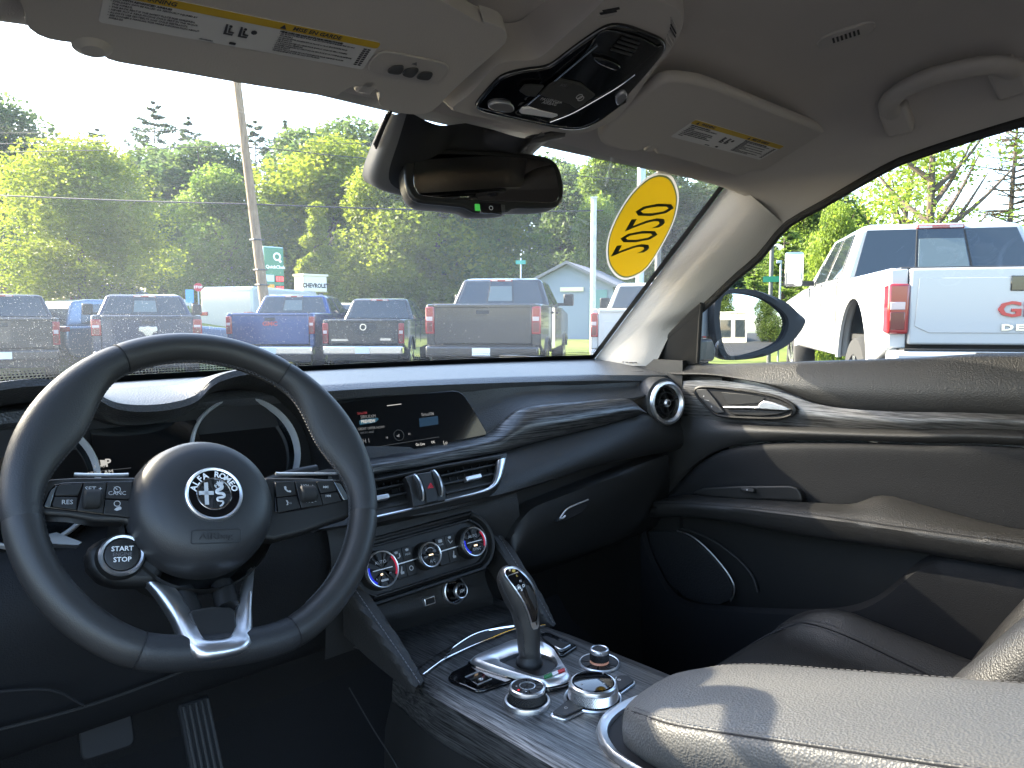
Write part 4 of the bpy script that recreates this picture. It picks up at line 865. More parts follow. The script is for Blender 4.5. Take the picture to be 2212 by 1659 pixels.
def rim_piece(nm, i0, i1, m):
    vs, fs, seg = [], [], 20; idx = range(i0, i1 + 1)
    for ii in idx:
        i = ii % NR; c, o_ = rim_section(i); ra, rb, th = rim_radii(i)
        end = min(ii - i0, i1 - ii); kk = 1 - .045 * max(0, 1 - end / 1.2)
        for k in range(seg):
            q = 2 * math.pi * k / seg; ro = math.cos(q) * ra * kk; rn = math.sin(q) * rb * kk
            if math.cos(q) < 0: ro -= th * .019 * (math.cos(q) ** 2)       # thumb grips swell inwards
            p = c + o_ * ro; vs.append(WH(p.x, p.y, rn))
    n_ = len(list(idx))
    for j in range(n_ - 1):
        for k in range(seg): fs.append((j * seg + k, j * seg + (k + 1) % seg, (j + 1) * seg + (k + 1) % seg, (j + 1) * seg + k))
    return mk(nm, vs, fs, m, sw_)
def idx_at(px, py): return min(range(NR), key=lambda i: (ring[i][0] - px) ** 2 + (ring[i][1] - py) ** 2)
su_, sl_ = .089, .078
cuts = sorted([idx_at(-su_, .147), idx_at(-.165, -.03), idx_at(-sl_, -.163), idx_at(sl_, -.163), idx_at(.165, -.03), idx_at(su_, .147)])
M['leather2'] = mat('wheel_leather_grip', (.022, .0225, .024), .50, bump=('leather', 700, .2))
for j in range(6):
    i0, i1 = cuts[j], cuts[(j + 1) % 6] + (NR if j == 5 else 0); rim_piece('rim_leather', i0, i1, M['leather'] if j % 2 else M['leather2'])
# seams and the zigzag stitching round the inside of the rim
for c_ in (cuts[0], cuts[2], cuts[3], cuts[5]):
    c, o_ = rim_section(c_); ra, rb, th = rim_radii(c_)
    tube('seam', [WH(*(c + o_ * math.cos(q * math.pi / 8) * ra * .985).xy, math.sin(q * math.pi / 8) * rb * .985) for q in range(16)], .0007, M['dark'], sw_, n=0, seg=5, closed=True)
vs, fs = [], []
for i in range(NR * 2):
    ii = i / 2; i_ = int(ii) % NR; a = ang_of(i_)
    if -125 < a < -55: continue
    c, o_ = rim_section(i_); ra, rb, th = rim_radii(i_); s1 = 1 if i % 2 else -1
    q0, q1 = math.pi - .17, math.pi + .17
    if s1 < 0: q0, q1 = q1, q0
    tdir = V((-o_.y, o_.x, 0))
    def onr(q, dt):
        ro = math.cos(q) * ra * 1.01 - th * .019 * math.cos(q) ** 2; p = c + o_ * ro + tdir * dt; return WH(p.x, p.y, math.sin(q) * rb * 1.01)
    k = len(vs); w = .0006
    A_, B_ = onr(q0, -.0022), onr(q1, .0022); dirn = (B_ - A_).normalized(); sd_ = dirn.cross(WH(*(c).xy) - WH(*(c + o_).xy)).normalized()
    inw = (WH(0, 0) - A_).normalized()
    vs += [A_ - sd_ * w, A_ + sd_ * w, B_ + sd_ * w, B_ - sd_ * w, (A_ + B_) / 2 + inw * .0010]; fs += [(k, k + 1, k + 4), (k + 1, k + 2, k + 4), (k + 2, k + 3, k + 4), (k + 3, k, k + 4)]
o = mk('stitching', vs, fs, M['dstitch'], sw_, smooth=False); o['kind'] = 'stuff'
# hub
hcu = WH.uv((449, 1083), .012); HB = WH.moved(hcu[0], hcu[1], 0)
M['airbag'] = mat('airbag_cover', (.022, .0225, .024), .46, bump=('leather', 1100, .1))
hr = .0720
lathe('airbag_cover', HB, [(0, .027), (.02, .0268), (.036, .0258), (.052, .0222), (.0625, .016), (.0685, .006), (.0718, -.006), (.0725, -.018)], M['airbag'], sw_, seg=64)
lathe('hub_shell', HB.moved(.002, -.008, -.012), [(.0755, .0), (.077, -.006), (.076, -.022), (.066, -.036), (.05, -.042), (0, -.044)], M['plastic'], sw_, seg=56)
# emblem: cross on one half, serpent on the other, name round the rim
ecu = WH.uv((462, 1068), .026); EM = WH.moved(ecu[0], ecu[1], .0268, -.0)
EM = Frame(EM.o, EM.x, EM.y, (EM.n + (EM.x * (ecu[0] - hcu[0]) + EM.y * (ecu[1] - hcu[1])) * 4.0).normalized())
er = .0282
emb = lathe('emblem', EM, [(0, .0012), (er - .0035, .0012), (er - .0030, .0022), (er - .0012, .0030), (er, .0018), (er + .0008, -.004)], M['satin'], sw_, seg=56)
lathe('emblem_field', EM, [(er - .0034, .0016), (er - .0122, .0016)], M['gloss'], emb, seg=48)
lathe('emblem_inner_ring', EM, [(er - .0126, .0016), (er - .0122, .0022), (er - .0112, .0022), (er - .0108, .0016)], M['chrome'], emb, seg=48)
r_i = er - .0126
lathe('emblem_field', EM, [(0, .00145), (r_i, .00145)], M['dark'], emb, seg=40)
# left half: white field with a cross
half = [(-.0006, r_i * .96)] + [(r_i * .96 * math.cos(R(90 + 180 * i / 16)), r_i * .96 * math.sin(R(90 + 180 * i / 16))) for i in range(1, 16)] + [(-.0006, -r_i * .96)]
M['e_cream'] = mat('enamel_dark', (.03, .03, .033), .2, coat=.5)
M['emb'] = mat('emblem_silver', (.62, .63, .65), .45, metal=.35)
def cross_clip(x0, x1, y0, y1): return plate('emblem_cross', EM, [(x0, y0), (x1, y0), (x1, y1), (x0, y1)], .0016, .0021, M['emb'], emb)
cross_clip(-.0098, -.0060, -.0118, .0118); cross_clip(-.0152, -.0008, -.0014, .0026)
snake = [(.0045, .0098), (.0072, .0085), (.0068, .0055), (.0030, .0035), (.0028, .0008), (.0085, -.0002), (.0088, -.0035), (.0032, -.0048), (.0032, -.0075), (.0078, -.0085), (.0070, -.0118), (.0045, -.0135)]
tube('emblem_serpent', [EM(a, b, .0018) for a, b in snake], lambda t: .0021 - .0013 * t, M['emb'], emb, n=60, seg=8, flat=.5, nrm=tuple(EM.n))
plate('emblem_serpent', EM, [(.0015, .0105), (.0035, .0088), (.0075, .0085), (.0095, .0115), (.0085, .0120), (.0080, .0138), (.0065, .0122), (.0055, .0142), (.0045, .0122), (.003, .0135), (.0028, .0118)], .0016, .0023, M['emb'], emb)
plate('emblem_serpent', EM, [(-.0002, .0085), (.0015, .0060), (.0028, .0062), (.0018, .0075), (.0030, .0085), (.0012, .0088), (.0008, .0102)], .0016, .0022, M['emb'], emb)
letters = 'ALFA ROMEO'
for i, ch in enumerate(letters):
    if ch == ' ': continue
    q = R(90 + 74 - i * 148 / 9); rr_ = er - .0079; f = EM.moved(rr_ * math.cos(q), rr_ * math.sin(q), .0017, q - R(90)); text('emblem_letter', ch, f, 0, 0, .0088, M['white'], emb, .0003, bold=.00028, sx=.95)
# moulded airbag mark and horn symbol
af = WH.uv(Y4(1222, 440), .020); AF = WH.moved(af[0], af[1], 0)
AF = Frame(HB(af[0] - hcu[0], af[1] - hcu[1], .0258), AF.x, AF.y + AF.n * .30); AF = Frame(AF.o, AF.x, AF.y)
M['emboss'] = mat('moulded_mark', (.016, .016, .018), .6)
text('airbag_lettering', 'AIRbag', AF, 0, 0, .0090, M['emboss'], sw_, .0006, sx=1.25, ext=.0004)
A_ = rrect(-.0235, .0235, -.0065, .0065, .002); tube('airbag_lettering', [AF(a, b, .0004) for a, b in A_], .0005, M['emboss'], sw_, n=0, seg=5, closed=True)
plate('horn_symbol', AF.moved(.001, -.0165, -.0035), [(-.006, .002), (-.002, .003), (.004, .004), (.005, -.004), (.003, -.0015), (-.002, -.001), (-.003, -.003), (-.005, -.002)], 0, .0008, M['emboss'], sw_)

# the two horizontal spokes with their key pads
def spoke(pts, h0, h1, nm='spoke', m='plastic', bev=.004, par=None): return plate(nm, WH, [WH.uv(p, h1) for p in pts], h0, h1, M[m], par or sw_, bevel=bev, segs=3)
ls = spoke([Y4(*p) for p in ((-5, 210), (30, 140), (90, 80), (170, 55), (330, 45), (700, 45), (780, 60), (780, 420), (640, 330), (450, 330), (280, 300), (100, 290), (10, 255))], -.026, -.006)
rs = spoke([Y4(*p) for p in ((2172, 190), (2155, 130), (2100, 85), (2040, 60), (1800, 48), (1560, 45), (1500, 80), (1500, 440), (1610, 450), (1800, 400), (1960, 340), (2090, 300), (2160, 240))], -.026, -.006)
for root_, cs in ((ls, ((300, 44), (500, 42), (700, 42))), (rs, ((1560, 42), (1800, 44), (2030, 54)))): pass
tube('shoulder_highlight', [WH.at(p, -.004) for p in (Z6(430, 912), Z6(560, 915), Z6(700, 915), Z6(745, 912))], .0018, M['satin'], sw_, n=30, seg=8)  # bright strips shaped as the light caught along the spokes' upper shoulders
tube('shoulder_highlight', [WH.at(p, -.004) for p in (Z6(1960, 905), Z6(1850, 908), Z6(1650, 908), Z6(1600, 906))], .0018, M['satin'], sw_, n=20, seg=8)
def pad(pts, h=-.005, m='plastic', nm='key', par=None, th=.003, bev=.0008): return plate(nm, WH, [WH.uv(Y4(*p), h + th) for p in pts], h, h + th, M[m], par or sw_, bevel=bev)
lp = pad(((112, 235), (150, 140), (190, 95), (250, 82), (690, 70), (690, 315), (500, 290), (300, 265), (130, 245)), -.006, 'gloss', 'key_pad', None, .0025)
rp = pad(((1605, 75), (1750, 70), (1985, 68), (2040, 85), (2085, 160), (2090, 190), (2050, 200), (1880, 240), (1640, 280), (1612, 270)), -.006, 'gloss', 'key_pad', None, .0025)
for pts in (((205, 105), (235, 92), (370, 85), (340, 165), (190, 165)), ((188, 172), (338, 175), (330, 260), (180, 238), (172, 225)), ((532, 80), (690, 75), (688, 190), (515, 182)), ((513, 192), (688, 198), (690, 310), (505, 285))): pad(pts, -.0035, 'plastic', 'key', lp, .0022)
kl = pad(((378, 85), (525, 80), (500, 280), (335, 262)), -.0035, 'plastic', 'key', lp, .0015)
for pts in (((1612, 80), (1735, 76), (1748, 160), (1622, 175)), ((1623, 182), (1750, 168), (1775, 245), (1632, 275)), ((1880, 75), (1985, 72), (2010, 135), (1905, 150)), ((1906, 156), (2012, 142), (2040, 200), (1925, 225))): pad(pts, -.0035, 'plastic', 'key', rp, .0022)
pad(((1742, 76), (1875, 74), (1920, 225), (1782, 245)), -.0035, 'plastic', 'key', rp, .0015)
def roller(x0, x1, y, r, par):
    a, b = WH.uv(Y4(x0, y), .002), WH.uv(Y4(x1, y - 3), .002); c = ((a[0] + b[0]) / 2, (a[1] + b[1]) / 2); L = math.hypot(b[0] - a[0], b[1] - a[1]) / 2; d = WH(*b, 0) - WH(*a, 0)
    f = Frame(WH(c[0], c[1], -.001), WH.y, WH.n, d); lathe('roller', f, [(0, -L), (r * .8, -L), (r, -L + .002), (r, L - .002), (r * .8, L), (0, L)], M['rubber'], par, seg=24, angle=20)
    for k in range(9):
        q = R(30 + k * 15); boxf('roller_rib', Frame(f(r * math.cos(q - 1.57) * 1, r * math.sin(q + 0) * 1, 0), f.x, f.y, f.n).moved(0, 0, 0), -.0005, .0005, -.0005, .0005, -L + .003, L - .003, M['plastic'], par) if False else None
roller(372, 490, 185, .0095, lp); roller(1775, 1875, 152, .0095, rp)
M['lens'] = mat('key_pad_lens', (.25, .28, .30), .08, metal=.7)
pad(((120, 235), (165, 130), (205, 100), (180, 165), (160, 238)), -.0035, 'lens', 'satin_corner', lp, .0012, .0004); pad(((1990, 75), (2035, 90), (2080, 165), (2085, 190), (2055, 195)), -.0035, 'lens', 'satin_corner', rp, .0012, .0004)
def wt(s, x, y, sz, par, m='grey', h=-.0008): 
    a, b = WH.uv(Y4(x, y), h); return text('lettering', s, WH.off(h), a, b, sz, M[m], par, .0003, shear=0)
wt('SET +', 440, 124, .0062, lp, h=-.0018); wt('SET \u2013', 428, 237, .0058, lp, h=-.0018); wt('RES', 270, 210, .0062, lp); wt('CANC', 592, 152, .0056, lp); wt('VOL +', 1820, 106, .0056, rp, h=-.0018); wt('VOL \u2013', 1840, 203, .0050, rp, h=-.0018)
def wsym(pts, par, h=-.0008, m='grey'): return plate('symbol', WH, [WH.uv(Y4(*p), h) for p in pts], h, h + .0003, M[m], par)
def wring(x, y, r, par): a, b = WH.uv(Y4(x, y), -.0008); return lathe('symbol', WH.moved(a, b, -.0009), [(r - .0006, 0), (r - .0006, .0004), (r, .0004), (r, 0)], M['grey'], par, seg=18)
wring(592, 127, .0032, lp); wsym(((570, 108), (596, 126), (590, 130)), lp); wring(592, 218, .0030, lp); wsym(((572, 258), (585, 245), (608, 235), (620, 245), (618, 255), (590, 265)), lp)
wsym(((1668, 108), (1680, 106), (1685, 118), (1682, 124), (1696, 136), (1703, 132), (1715, 136), (1712, 146), (1690, 142), (1672, 125)), rp)
wsym(((1680, 195), (1690, 198), (1698, 212), (1694, 218), (1696, 226), (1684, 228), (1690, 215)), rp); 
for k in range(2): wsym(((1703 + k * 8, 208), (1706 + k * 8, 213), (1706 + k * 8, 218), (1703 + k * 8, 224), (1709 + k * 8, 216)), rp)
for x, y, d in ((1935, 111, 1), (1955, 168, -1)):
    for k in (-1, 0): wsym(((x + 14 * k * d, y - 8), (x + 14 * (k + 1) * d, y), (x + 14 * k * d, y + 8)), rp)
    wsym(((x + 15 * d, y - 8), (x + 18 * d, y - 8), (x + 18 * d, y + 8), (x + 15 * d, y + 8)), rp)
# lower spoke: satin V with a black centre
def Z7w(p, h): return WH(*WH.uv(Z7(*p), h), h)
vo = [(750, 385), (800, 440), (880, 560), (935, 680), (985, 745), (1040, 775), (1130, 770), (1240, 740), (1285, 700), (1293, 640), (1290, 500), (1296, 400), (1303, 300)]
vi = [(790, 380), (860, 430), (930, 530), (975, 640), (1010, 695), (1050, 712), (1120, 708), (1190, 695), (1222, 672), (1235, 620), (1245, 520), (1270, 400), (1296, 305)]
vi = [(a + (c - a) * 1.45, b + (d - b) * 1.45) for (a, b), (c, d) in zip(vo, vi)]
hs = [-.020, -.014, -.006, .008, .018, .0212, .0216, .0212, .018, .008, -.004, -.012, -.020]
O3 = [Z7w(p, h) for p, h in zip(vo, hs)]; I3 = [Z7w(p, h) for p, h in zip(vi, hs)]
I4 = [Z7w(p, h - .002) for p, h in zip([(a + (b - a) * .45, c + (d - c) * .45) for (a, c), (b, d) in zip(vi, [(860, 360), (930, 410), (990, 520), (1030, 600), (1060, 650), (1080, 668), (1120, 668), (1150, 660), (1180, 640), (1195, 600), (1200, 520), (1240, 400), (1280, 300)])], hs)]
loft('satin_spoke', [[p - WH.n * .012 for p in O3], O3, [a.lerp(b, .35) + WH.n * .004 for a, b in zip(O3, I3)], I3, [a.lerp(b, .5) - WH.n * .001 for a, b in zip(I3, I4)], I4, [p - WH.n * .012 for p in I4]], M['satin'], sw_, n=70, m=2, angle=60)
cpad = [Z7w(p, h) for p, h in (((965, 540), .0), ((985, 520), .002), ((1090, 503), .004), ((1180, 508), .004), ((1205, 525), .004), ((1215, 600), .008), ((1210, 660), .011), ((1185, 690), .013), ((1080, 702), .014), ((1050, 695), .012), ((1010, 640), .008))]
prism('spoke_pad', [p - WH.n * .012 for p in cpad], WH.n * .012, M['plastic'], sw_, bevel=.003, segs=3)
for a_, b_ in (((930, 430), (1000, 600)), ((1140, 400), (1170, 520))): tube('spoke_rib', [Z7w(a_, -.03), Z7w(b_, -.014)], .012, M['plastic'], sw_, n=6, seg=10)
# start / stop button on the left of the hub
sb = WH.uv((264, 1198), -.010); SB = WH.moved(sb[0], sb[1], -.016)
lathe('start_button_pod', SB, [(.0225, -.03), (.0225, .0), (.0206, .004)], M['plastic'], sw_, seg=40)
stb = lathe('start_button', SB, [(.0202, .0), (.0205, .0055), (.0187, .0075), (.0166, .0070), (.0158, .004)], M['satin'], sw_, seg=48)
lathe('button_face', SB, [(.0158, .003), (.0152, .0062), (.0138, .0068), (0, .0068)], M['plastic'], stb, seg=40)
text('button_lettering', 'START', SB, 0, .0054, .0066, M['white'], stb, .0071, bold=.0001); text('button_lettering', 'ENGINE', SB, 0, .0, .0048, M['dim'], stb, .0071); text('button_lettering', 'STOP', SB, 0, -.0052, .0066, M['white'], stb, .0071, bold=.0001)
spoke([Z7(*p) for p in ((440, 200), (560, 130), (760, 180), (860, 300), (800, 390), (620, 390), (520, 370), (455, 300))], -.045, -.017, 'start_button_bracket', 'plastic', .008)

# column shroud, stalks and shift paddle behind the wheel
ax_ = -WH.n
colm = empty('steering_column', WH.o + ax_ * .1, 'black steering column shroud and stalks behind the steering wheel', 'steering column')
cfr = Frame(WH.o + ax_ * .04 + V((0, 0, -.0)), WH.x, WH.y)
lathe('shroud', cfr, [(.05, .0), (.062, -.02), (.068, -.08), (.072, -.16)], M['plastic'], colm, seg=36)
tube('stalk', [cfr(.05, .02, -.03), cfr(.11, .045, -.035), cfr(.150, .055, -.035)], lambda t: .009 - .002 * t, M['plastic'], colm, n=16, seg=12)
tube('stalk', [cfr(-.05, .02, -.03), cfr(-.13, .02, -.035), cfr(-.160, .022, -.035)], lambda t: .009 - .002 * t, M['plastic'], colm, n=16, seg=12)
sm_ = [WH.at(Z6(*p), -.03) for p in ((1800, 905), (1850, 890), (1900, 880), (1945, 882), (1950, 892), (1880, 898))]
prism('paddle', [p for p in sm_], ax_ * .004, M['satin'], colm)
lw = [WH.at(Z7(*p), -.05) for p in ((228, 180), (240, 135), (290, 125), (420, 175), (400, 190), (300, 185))]
prism('switch_stalk_end', lw, ax_ * .012, M['satin'], colm)

# ================================================================ centre console
KZ = .845
con = empty('centre_console', (0, .6, .5), 'brushed dark centre console with rotary controls between the front seats', 'console')
CF = Frame((0, .6, KZ), (1, 0, 0), (0, 1, 0), (0, 0, 1))
# trim plate: rolled edges left and right, cut round the armrest rim
yl = [.80, .76, .70, .64, .58, .52, .46, .40, .34, .25]
def edge(x, dz, s=0): return [V((x + s * max(0, y - .70) * .15, y, KZ + dz)) for y in yl]
loft('trim_plate', [edge(-.139, -.055, 1), edge(-.138, -.030, 1), edge(-.134, -.012, 1), edge(-.124, -.002, 1), edge(-.105, 0, .5), edge(-.04, 0), edge(.04, 0), edge(.105, 0, -.5), edge(.119, -.002, -1), edge(.127, -.010, -1), edge(.131, -.026, -1)], M['trim_console'], con, n=40, m=2)
# flanks
loft('console_flank', [edge(-.140, -.050, 1), edge(-.146, -.056, 1), edge(-.150, -.075, 1), edge(-.155, -.2, 1), edge(-.16, -.36, 1)], M['plastic'], con, n=30, m=2)
loft('console_flank', [edge(.130, -.020, -1), edge(.136, -.03, -1), edge(.140, -.06, -1), edge(.145, -.2, -1), edge(.15, -.36, -1)], M['plastic'], con, n=30, m=2)
def CA(conv, p, h=0): return CF.at(conv(*p), h)
# lid of the front tray and its bright edge
lidf = [V((x, y, z)) for x, y, z in ((-.12, .76, .8465), (-.04, .782, .8475), (.03, .79, .848), (.075, .79, .848), (.125, .78, .8465))]
lidr = [V((x, y, z)) for x, y, z in ((-.13, .885, .842), (-.05, .885, .842), (.03, .885, .842), (.09, .885, .842), (.14, .885, .842))]
loft('tray_lid', [lidf, [a.lerp(b, .5) + V((0, 0, .001)) for a, b in zip(lidf, lidr)], lidr], M['trim_console'], con, n=24, m=3)
tube('chrome_line', [CA(Y2, p, .003) for p in ((420, 878), (500, 818), (560, 778), (700, 712), (850, 650), (985, 598), (1100, 585), (1180, 570))], .0010, M['chrome'], con, n=50, seg=8)
hp = [CA(Y2, p, .006) for p in ((560, 772), (590, 730), (640, 690), (720, 640), (800, 610), (900, 590), (985, 578))]
tube('chrome_line', hp, .0016, M['chrome'], con, n=40, seg=8)
loft('tray_pull', [[CA(Y2, p, .002) for p in ((562, 774), (640, 738), (720, 702), (800, 668), (900, 632), (985, 600))], hp], M['plastic'], con, n=30)
# selector surround
bo = smooth2([CF.uv(Y7(*p), .012) for p in ((355, 865), (375, 835), (430, 805), (600, 735), (720, 690), (850, 690), (960, 712), (1050, 770), (1100, 840), (1150, 910), (1200, 975), (1195, 1010), (1120, 1045), (1000, 1068), (950, 1058), (800, 1020), (600, 960), (450, 910))], 90)
bi = smooth2([CF.uv(Y7(*p), .012) for p in ((590, 862), (640, 835), (740, 800), (850, 790), (950, 800), (1050, 840), (1092, 890), (1085, 925), (1010, 970), (935, 1000), (890, 998), (800, 965), (700, 920))], 90)
i0 = min(range(90), key=lambda i: (bi[i][0] - bo[0][0]) ** 2 + (bi[i][1] - bo[0][1]) ** 2); bi = bi[i0:] + bi[:i0]
def rr3(pts, h): return [CF(a, b, h) for a, b in pts]
mix = lambda A, B, t: [(a[0] + (b[0] - a[0]) * t, a[1] + (b[1] - a[1]) * t) for a, b in zip(A, B)]
gs = empty('gear_selector', (.01, .677, KZ), 'leather wrapped gear lever with glossy black face in a satin metal surround', 'gear lever')
loft('surround', [rr3(mix(bo, bi, -.12), -.002), rr3(mix(bo, bi, -.10), .004), rr3(bo, .010), rr3(mix(bo, bi, .15), .0125), rr3(mix(bo, bi, .85), .0105), rr3(bi, .008), rr3(bi, .001)], M['satin'], gs, n=90, closed=True)
loft('surround_foot', [rr3(mix(bo, bi, -.2), .0005), rr3(mix(bo, bi, -.16), .0045), rr3(mix(bo, bi, -.09), .0055)], M['gloss'], gs, n=90, closed=True)
plate('selector_well', CF, bi, .0006, .003, M['plastic'], gs)
fl = [CF.uv(Y7(*p), .014) for p in ((975, 1040), (985, 1022), (1150, 955), (1168, 962), (1160, 985), (1000, 1045))]
def strip(t0, t1, m):
    A0, A1 = V((*CF.uv(Y7(980, 1030), .0135), 0)), V((*CF.uv(Y7(1160, 962), .0135), 0)); d = V((*CF.uv(Y7(990, 1046), .0135), 0)) - V((*CF.uv(Y7(982, 1022), .0135), 0))
    p, q = A0.lerp(A1, t0), A0.lerp(A1, t1); plate('tricolour_badge', CF, [((p - d * .5).x, (p - d * .5).y), ((q - d * .5).x, (q - d * .5).y), ((q + d * .5).x, (q + d * .5).y), ((p + d * .5).x, (p + d * .5).y)], .0122, .0137, m, gs)
strip(0, .38, mat('badge_green', (.01, .16, .04), .4)); strip(.38, .66, M['white']); strip(.66, 1, mat('badge_red', (.5, .02, .02), .4))
lb = CF.uv(Y7(850, 895), .006); LB = CF.moved(lb[0], lb[1], 0)
lathe('boot', LB, [(.0175, .003), (.0178, .006), (.0165, .0095), (.0135, .014), (.0115, .022), (.0112, .030)], M['plastic'], gs, seg=36)
# lever: elliptical sections measured on the plane through its axis
secs = [(858, 845, 92, .020), (848, 800, 97, .021), (845, 740, 99, .021), (840, 640, 104, .022), (828, 560, 113, .023), (814, 470, 124, .024), (785, 380, 150, .026), (762, 300, 160, .027), (740, 240, 163, .027), (712, 170, 148, .025), (695, 110, 110, .020), (680, 72, 62, .012), (676, 60, 16, .004)]
vs, fs, seg = [], [], 28
LN = V((-.55, -.80, .12)).normalized(); LX = V((0, 0, 1)).cross(LN).normalized() * 1.0
if LX.dot(_r) < 0: LX = -LX
rowsL = []
for (cx_, cy_, hw, dp) in secs:
    c = P(Y7(cx_, cy_), LN, LB(0, 0, .03) + V((0, 0, 0))); e = P(Y7(cx_ + hw, cy_), LN, LB(0, 0, .03)); a = (e - c).length * .98
    rowsL.append([c + LX * (a * math.copysign(abs(math.cos(2 * math.pi * k / seg)) ** .85, math.cos(2 * math.pi * k / seg))) + LN * (dp * .72 * math.sin(2 * math.pi * k / seg)) for k in range(seg)])
loft('lever', rowsL, M['leather'], gs, n=seg, m=3, closed=True)
def LS(p, d=0):                                                       # onto the lever's front surface
    import bisect
    x, y = p; k = 0
    for k in range(len(secs) - 1):
        if secs[k][1] >= y >= secs[k + 1][1]: break
    s0, s1 = secs[k], secs[k + 1]; t = (s0[1] - y) / max(s0[1] - s1[1], 1e-6); cx_ = s0[0] + (s1[0] - s0[0]) * t; hw = s0[2] + (s1[2] - s0[2]) * t; dp = s0[3] + (s1[3] - s0[3]) * t
    w = max(0, 1 - min(1, abs(x - cx_) / (hw * 1.02)) ** 2) ** .5
    return P(Y7(x, y), LN, LB(0, 0, .03) + LN * (dp * .72 * w + d))
fo_l = [(700, 72), (650, 78), (622, 105), (640, 160), (700, 245), (760, 330), (800, 400), (835, 480), (860, 560), (875, 608)]
fo_r = [(705, 70), (750, 82), (800, 120), (850, 172), (900, 250), (925, 320), (935, 400), (937, 480), (936, 560), (922, 604)]
fi_l = [(705, 86), (660, 92), (640, 112), (655, 155), (718, 240), (776, 325), (815, 395), (848, 475), (866, 530), (872, 553)]
fi_r = [(706, 86), (745, 95), (785, 125), (838, 180), (884, 258), (908, 325), (920, 400), (922, 470), (921, 520), (915, 540)]
Lo, Ro = [LS(p, .0015) for p in fo_l], [LS(p, .0015) for p in fo_r]; Li, Ri = [LS(p, .0030) for p in fi_l], [LS(p, .0030) for p in fi_r]
loop_o = Lo[::-1] + Ro; loop_i = Li[::-1] + Ri
loft('silver_frame', [[p - LN * .004 for p in crom(loop_o, 80)], crom(loop_o, 80), [a.lerp(b, .5) + LN * .0012 for a, b in zip(crom(loop_o, 80), crom(loop_i, 80))], crom(loop_i, 80)], M['satin'], gs, n=80)
tail_o = [LS(p, .0025) for p in ((862, 560), (868, 590), (885, 612), (922, 603), (932, 570), (930, 542))]
prism('silver_frame', [LS((864, 556), .002), LS((872, 600), .002), LS((885, 614), .002), LS((920, 606), .002), LS((932, 585), .002), LS((934, 545), .002), LS((905, 548), .002)], LN * .0018, M['satin'], gs)
loft('gloss_face', [Li, [a.lerp(b, .33) + LN * .001 for a, b in zip(Li, Ri)], [a.lerp(b, .66) + LN * .001 for a, b in zip(Li, Ri)], Ri], M['gloss'], gs, n=50, m=3)
def lt(s, x, y, sz, m, rot=-.35):
    o_ = LS((x, y), .0048); xx = (LS((x + 20, y - 6), .0048) - o_); yy = LS((x, y - 20), .0048) - o_; f = Frame(o_, xx, yy); text('lettering', s, f, 0, 0, sz, M[m], gs, .0002, bold=.0001)
M['amber'] = mat('amber_print', (.45, .30, .05), .5)
for s, x, y, sz, m in (('P', 682, 101, .0052, 'e_white'), ('R', 742, 150, .0040, 'amber'), ('N', 772, 195, .0040, 'grey'), ('M', 762, 250, .0050, 'white'), ('D', 800, 236, .0050, 'white'), ('+', 784, 277, .0050, 'white'), ('\u2013', 752, 228, .0045, 'white')): lt(s, x, y, sz, m)
lathe('park_lamp', Frame(LS((714, 104), .0045), LX, LN.cross(LX), LN), [(0, .0004), (.002, .0004), (.0024, 0)], M['amber'], gs, seg=14)
tube('silver_line', [LS((676, 143), .0045), LS((712, 128), .0048), LS((750, 118), .0045)], .0009, M['chrome'], gs, n=8, seg=6)
# stitching down the side of the lever
st = [(598, 190), (625, 270), (660, 340), (700, 410), (735, 480), (765, 550), (785, 620), (797, 700), (800, 780), (805, 840)]
dn = crom([LS(p, .0008) for p in st], 70); vs, fs = [], []
for i in range(69):
    a, b = dn[i], dn[i + 1]; s = (1 if i % 2 else -1) * .0012; k = len(vs); w = LX * .0005
    vs += [a + LX * s - w, a + LX * s + w, b - LX * s + w, b - LX * s - w, (a + b) / 2 + LN * .0008]; fs += [(k, k + 1, k + 4), (k + 1, k + 2, k + 4), (k + 2, k + 3, k + 4), (k + 3, k, k + 4)]
mk('stitching', vs, fs, M['dstitch'], gs, smooth=False)['kind'] = 'stuff'

# parking brake switch, key slot
def kq(nm, pts, h0, h1, m, bev=.002, n=0, par=None, conv=Y7):
    q = [CF.uv(conv(*p), h1) for p in pts]; q = smooth2(q, n) if n else q; return plate(nm, CF, q, h0, h1, M[m], par or con, bevel=bev, segs=3)
pb = kq('parking_brake_panel', ((140, 1030), (165, 985), (330, 900), (400, 890), (560, 950), (720, 1035), (715, 1055), (450, 1140), (385, 1145), (170, 1060)), -.002, .004, 'gloss', .002)
kq('brake_switch', ((290, 1032), (400, 985), (440, 985), (525, 1045), (400, 1100)), .004, .0085, 'gloss', .0012, par=pb)
tube('switch_line', [CA(Y7, p, .0088) for p in ((292, 1030), (405, 983))], .0008, M['satin'], pb, n=2, seg=6); tube('switch_line', [CA(Y7, p, .0088) for p in ((400, 1098), (522, 1046))], .0009, M['satin'], pb, n=2, seg=6)
a, b = CF.uv(Y7(428, 1048), .0087); lathe('parking_symbol', CF.moved(a, b, .0086), [(.0022, 0), (.0022, .0003), (.0028, .0003), (.0028, 0)], M['white'], pb, seg=18); text('parking_symbol', 'P', CF, a, b, .0042, M['white'], pb, .0088)
ks = kq('key_slot', ((945, 650), (985, 635), (1030, 640), (1255, 745), (1265, 765), (1160, 830), (1110, 835), (1060, 780)), -.002, .004, 'gloss', .002)
kq('key_slot_floor', ((960, 680), (1000, 672), (1205, 755), (1130, 795), (1070, 765)), .0041, .0046, 'dark', 0, par=ks)
tube('slot_edge', [CA(Y7, p, .005) for p in ((1075, 765), (1130, 790), (1205, 752))], .001, M['satin'], ks, n=8, seg=6)

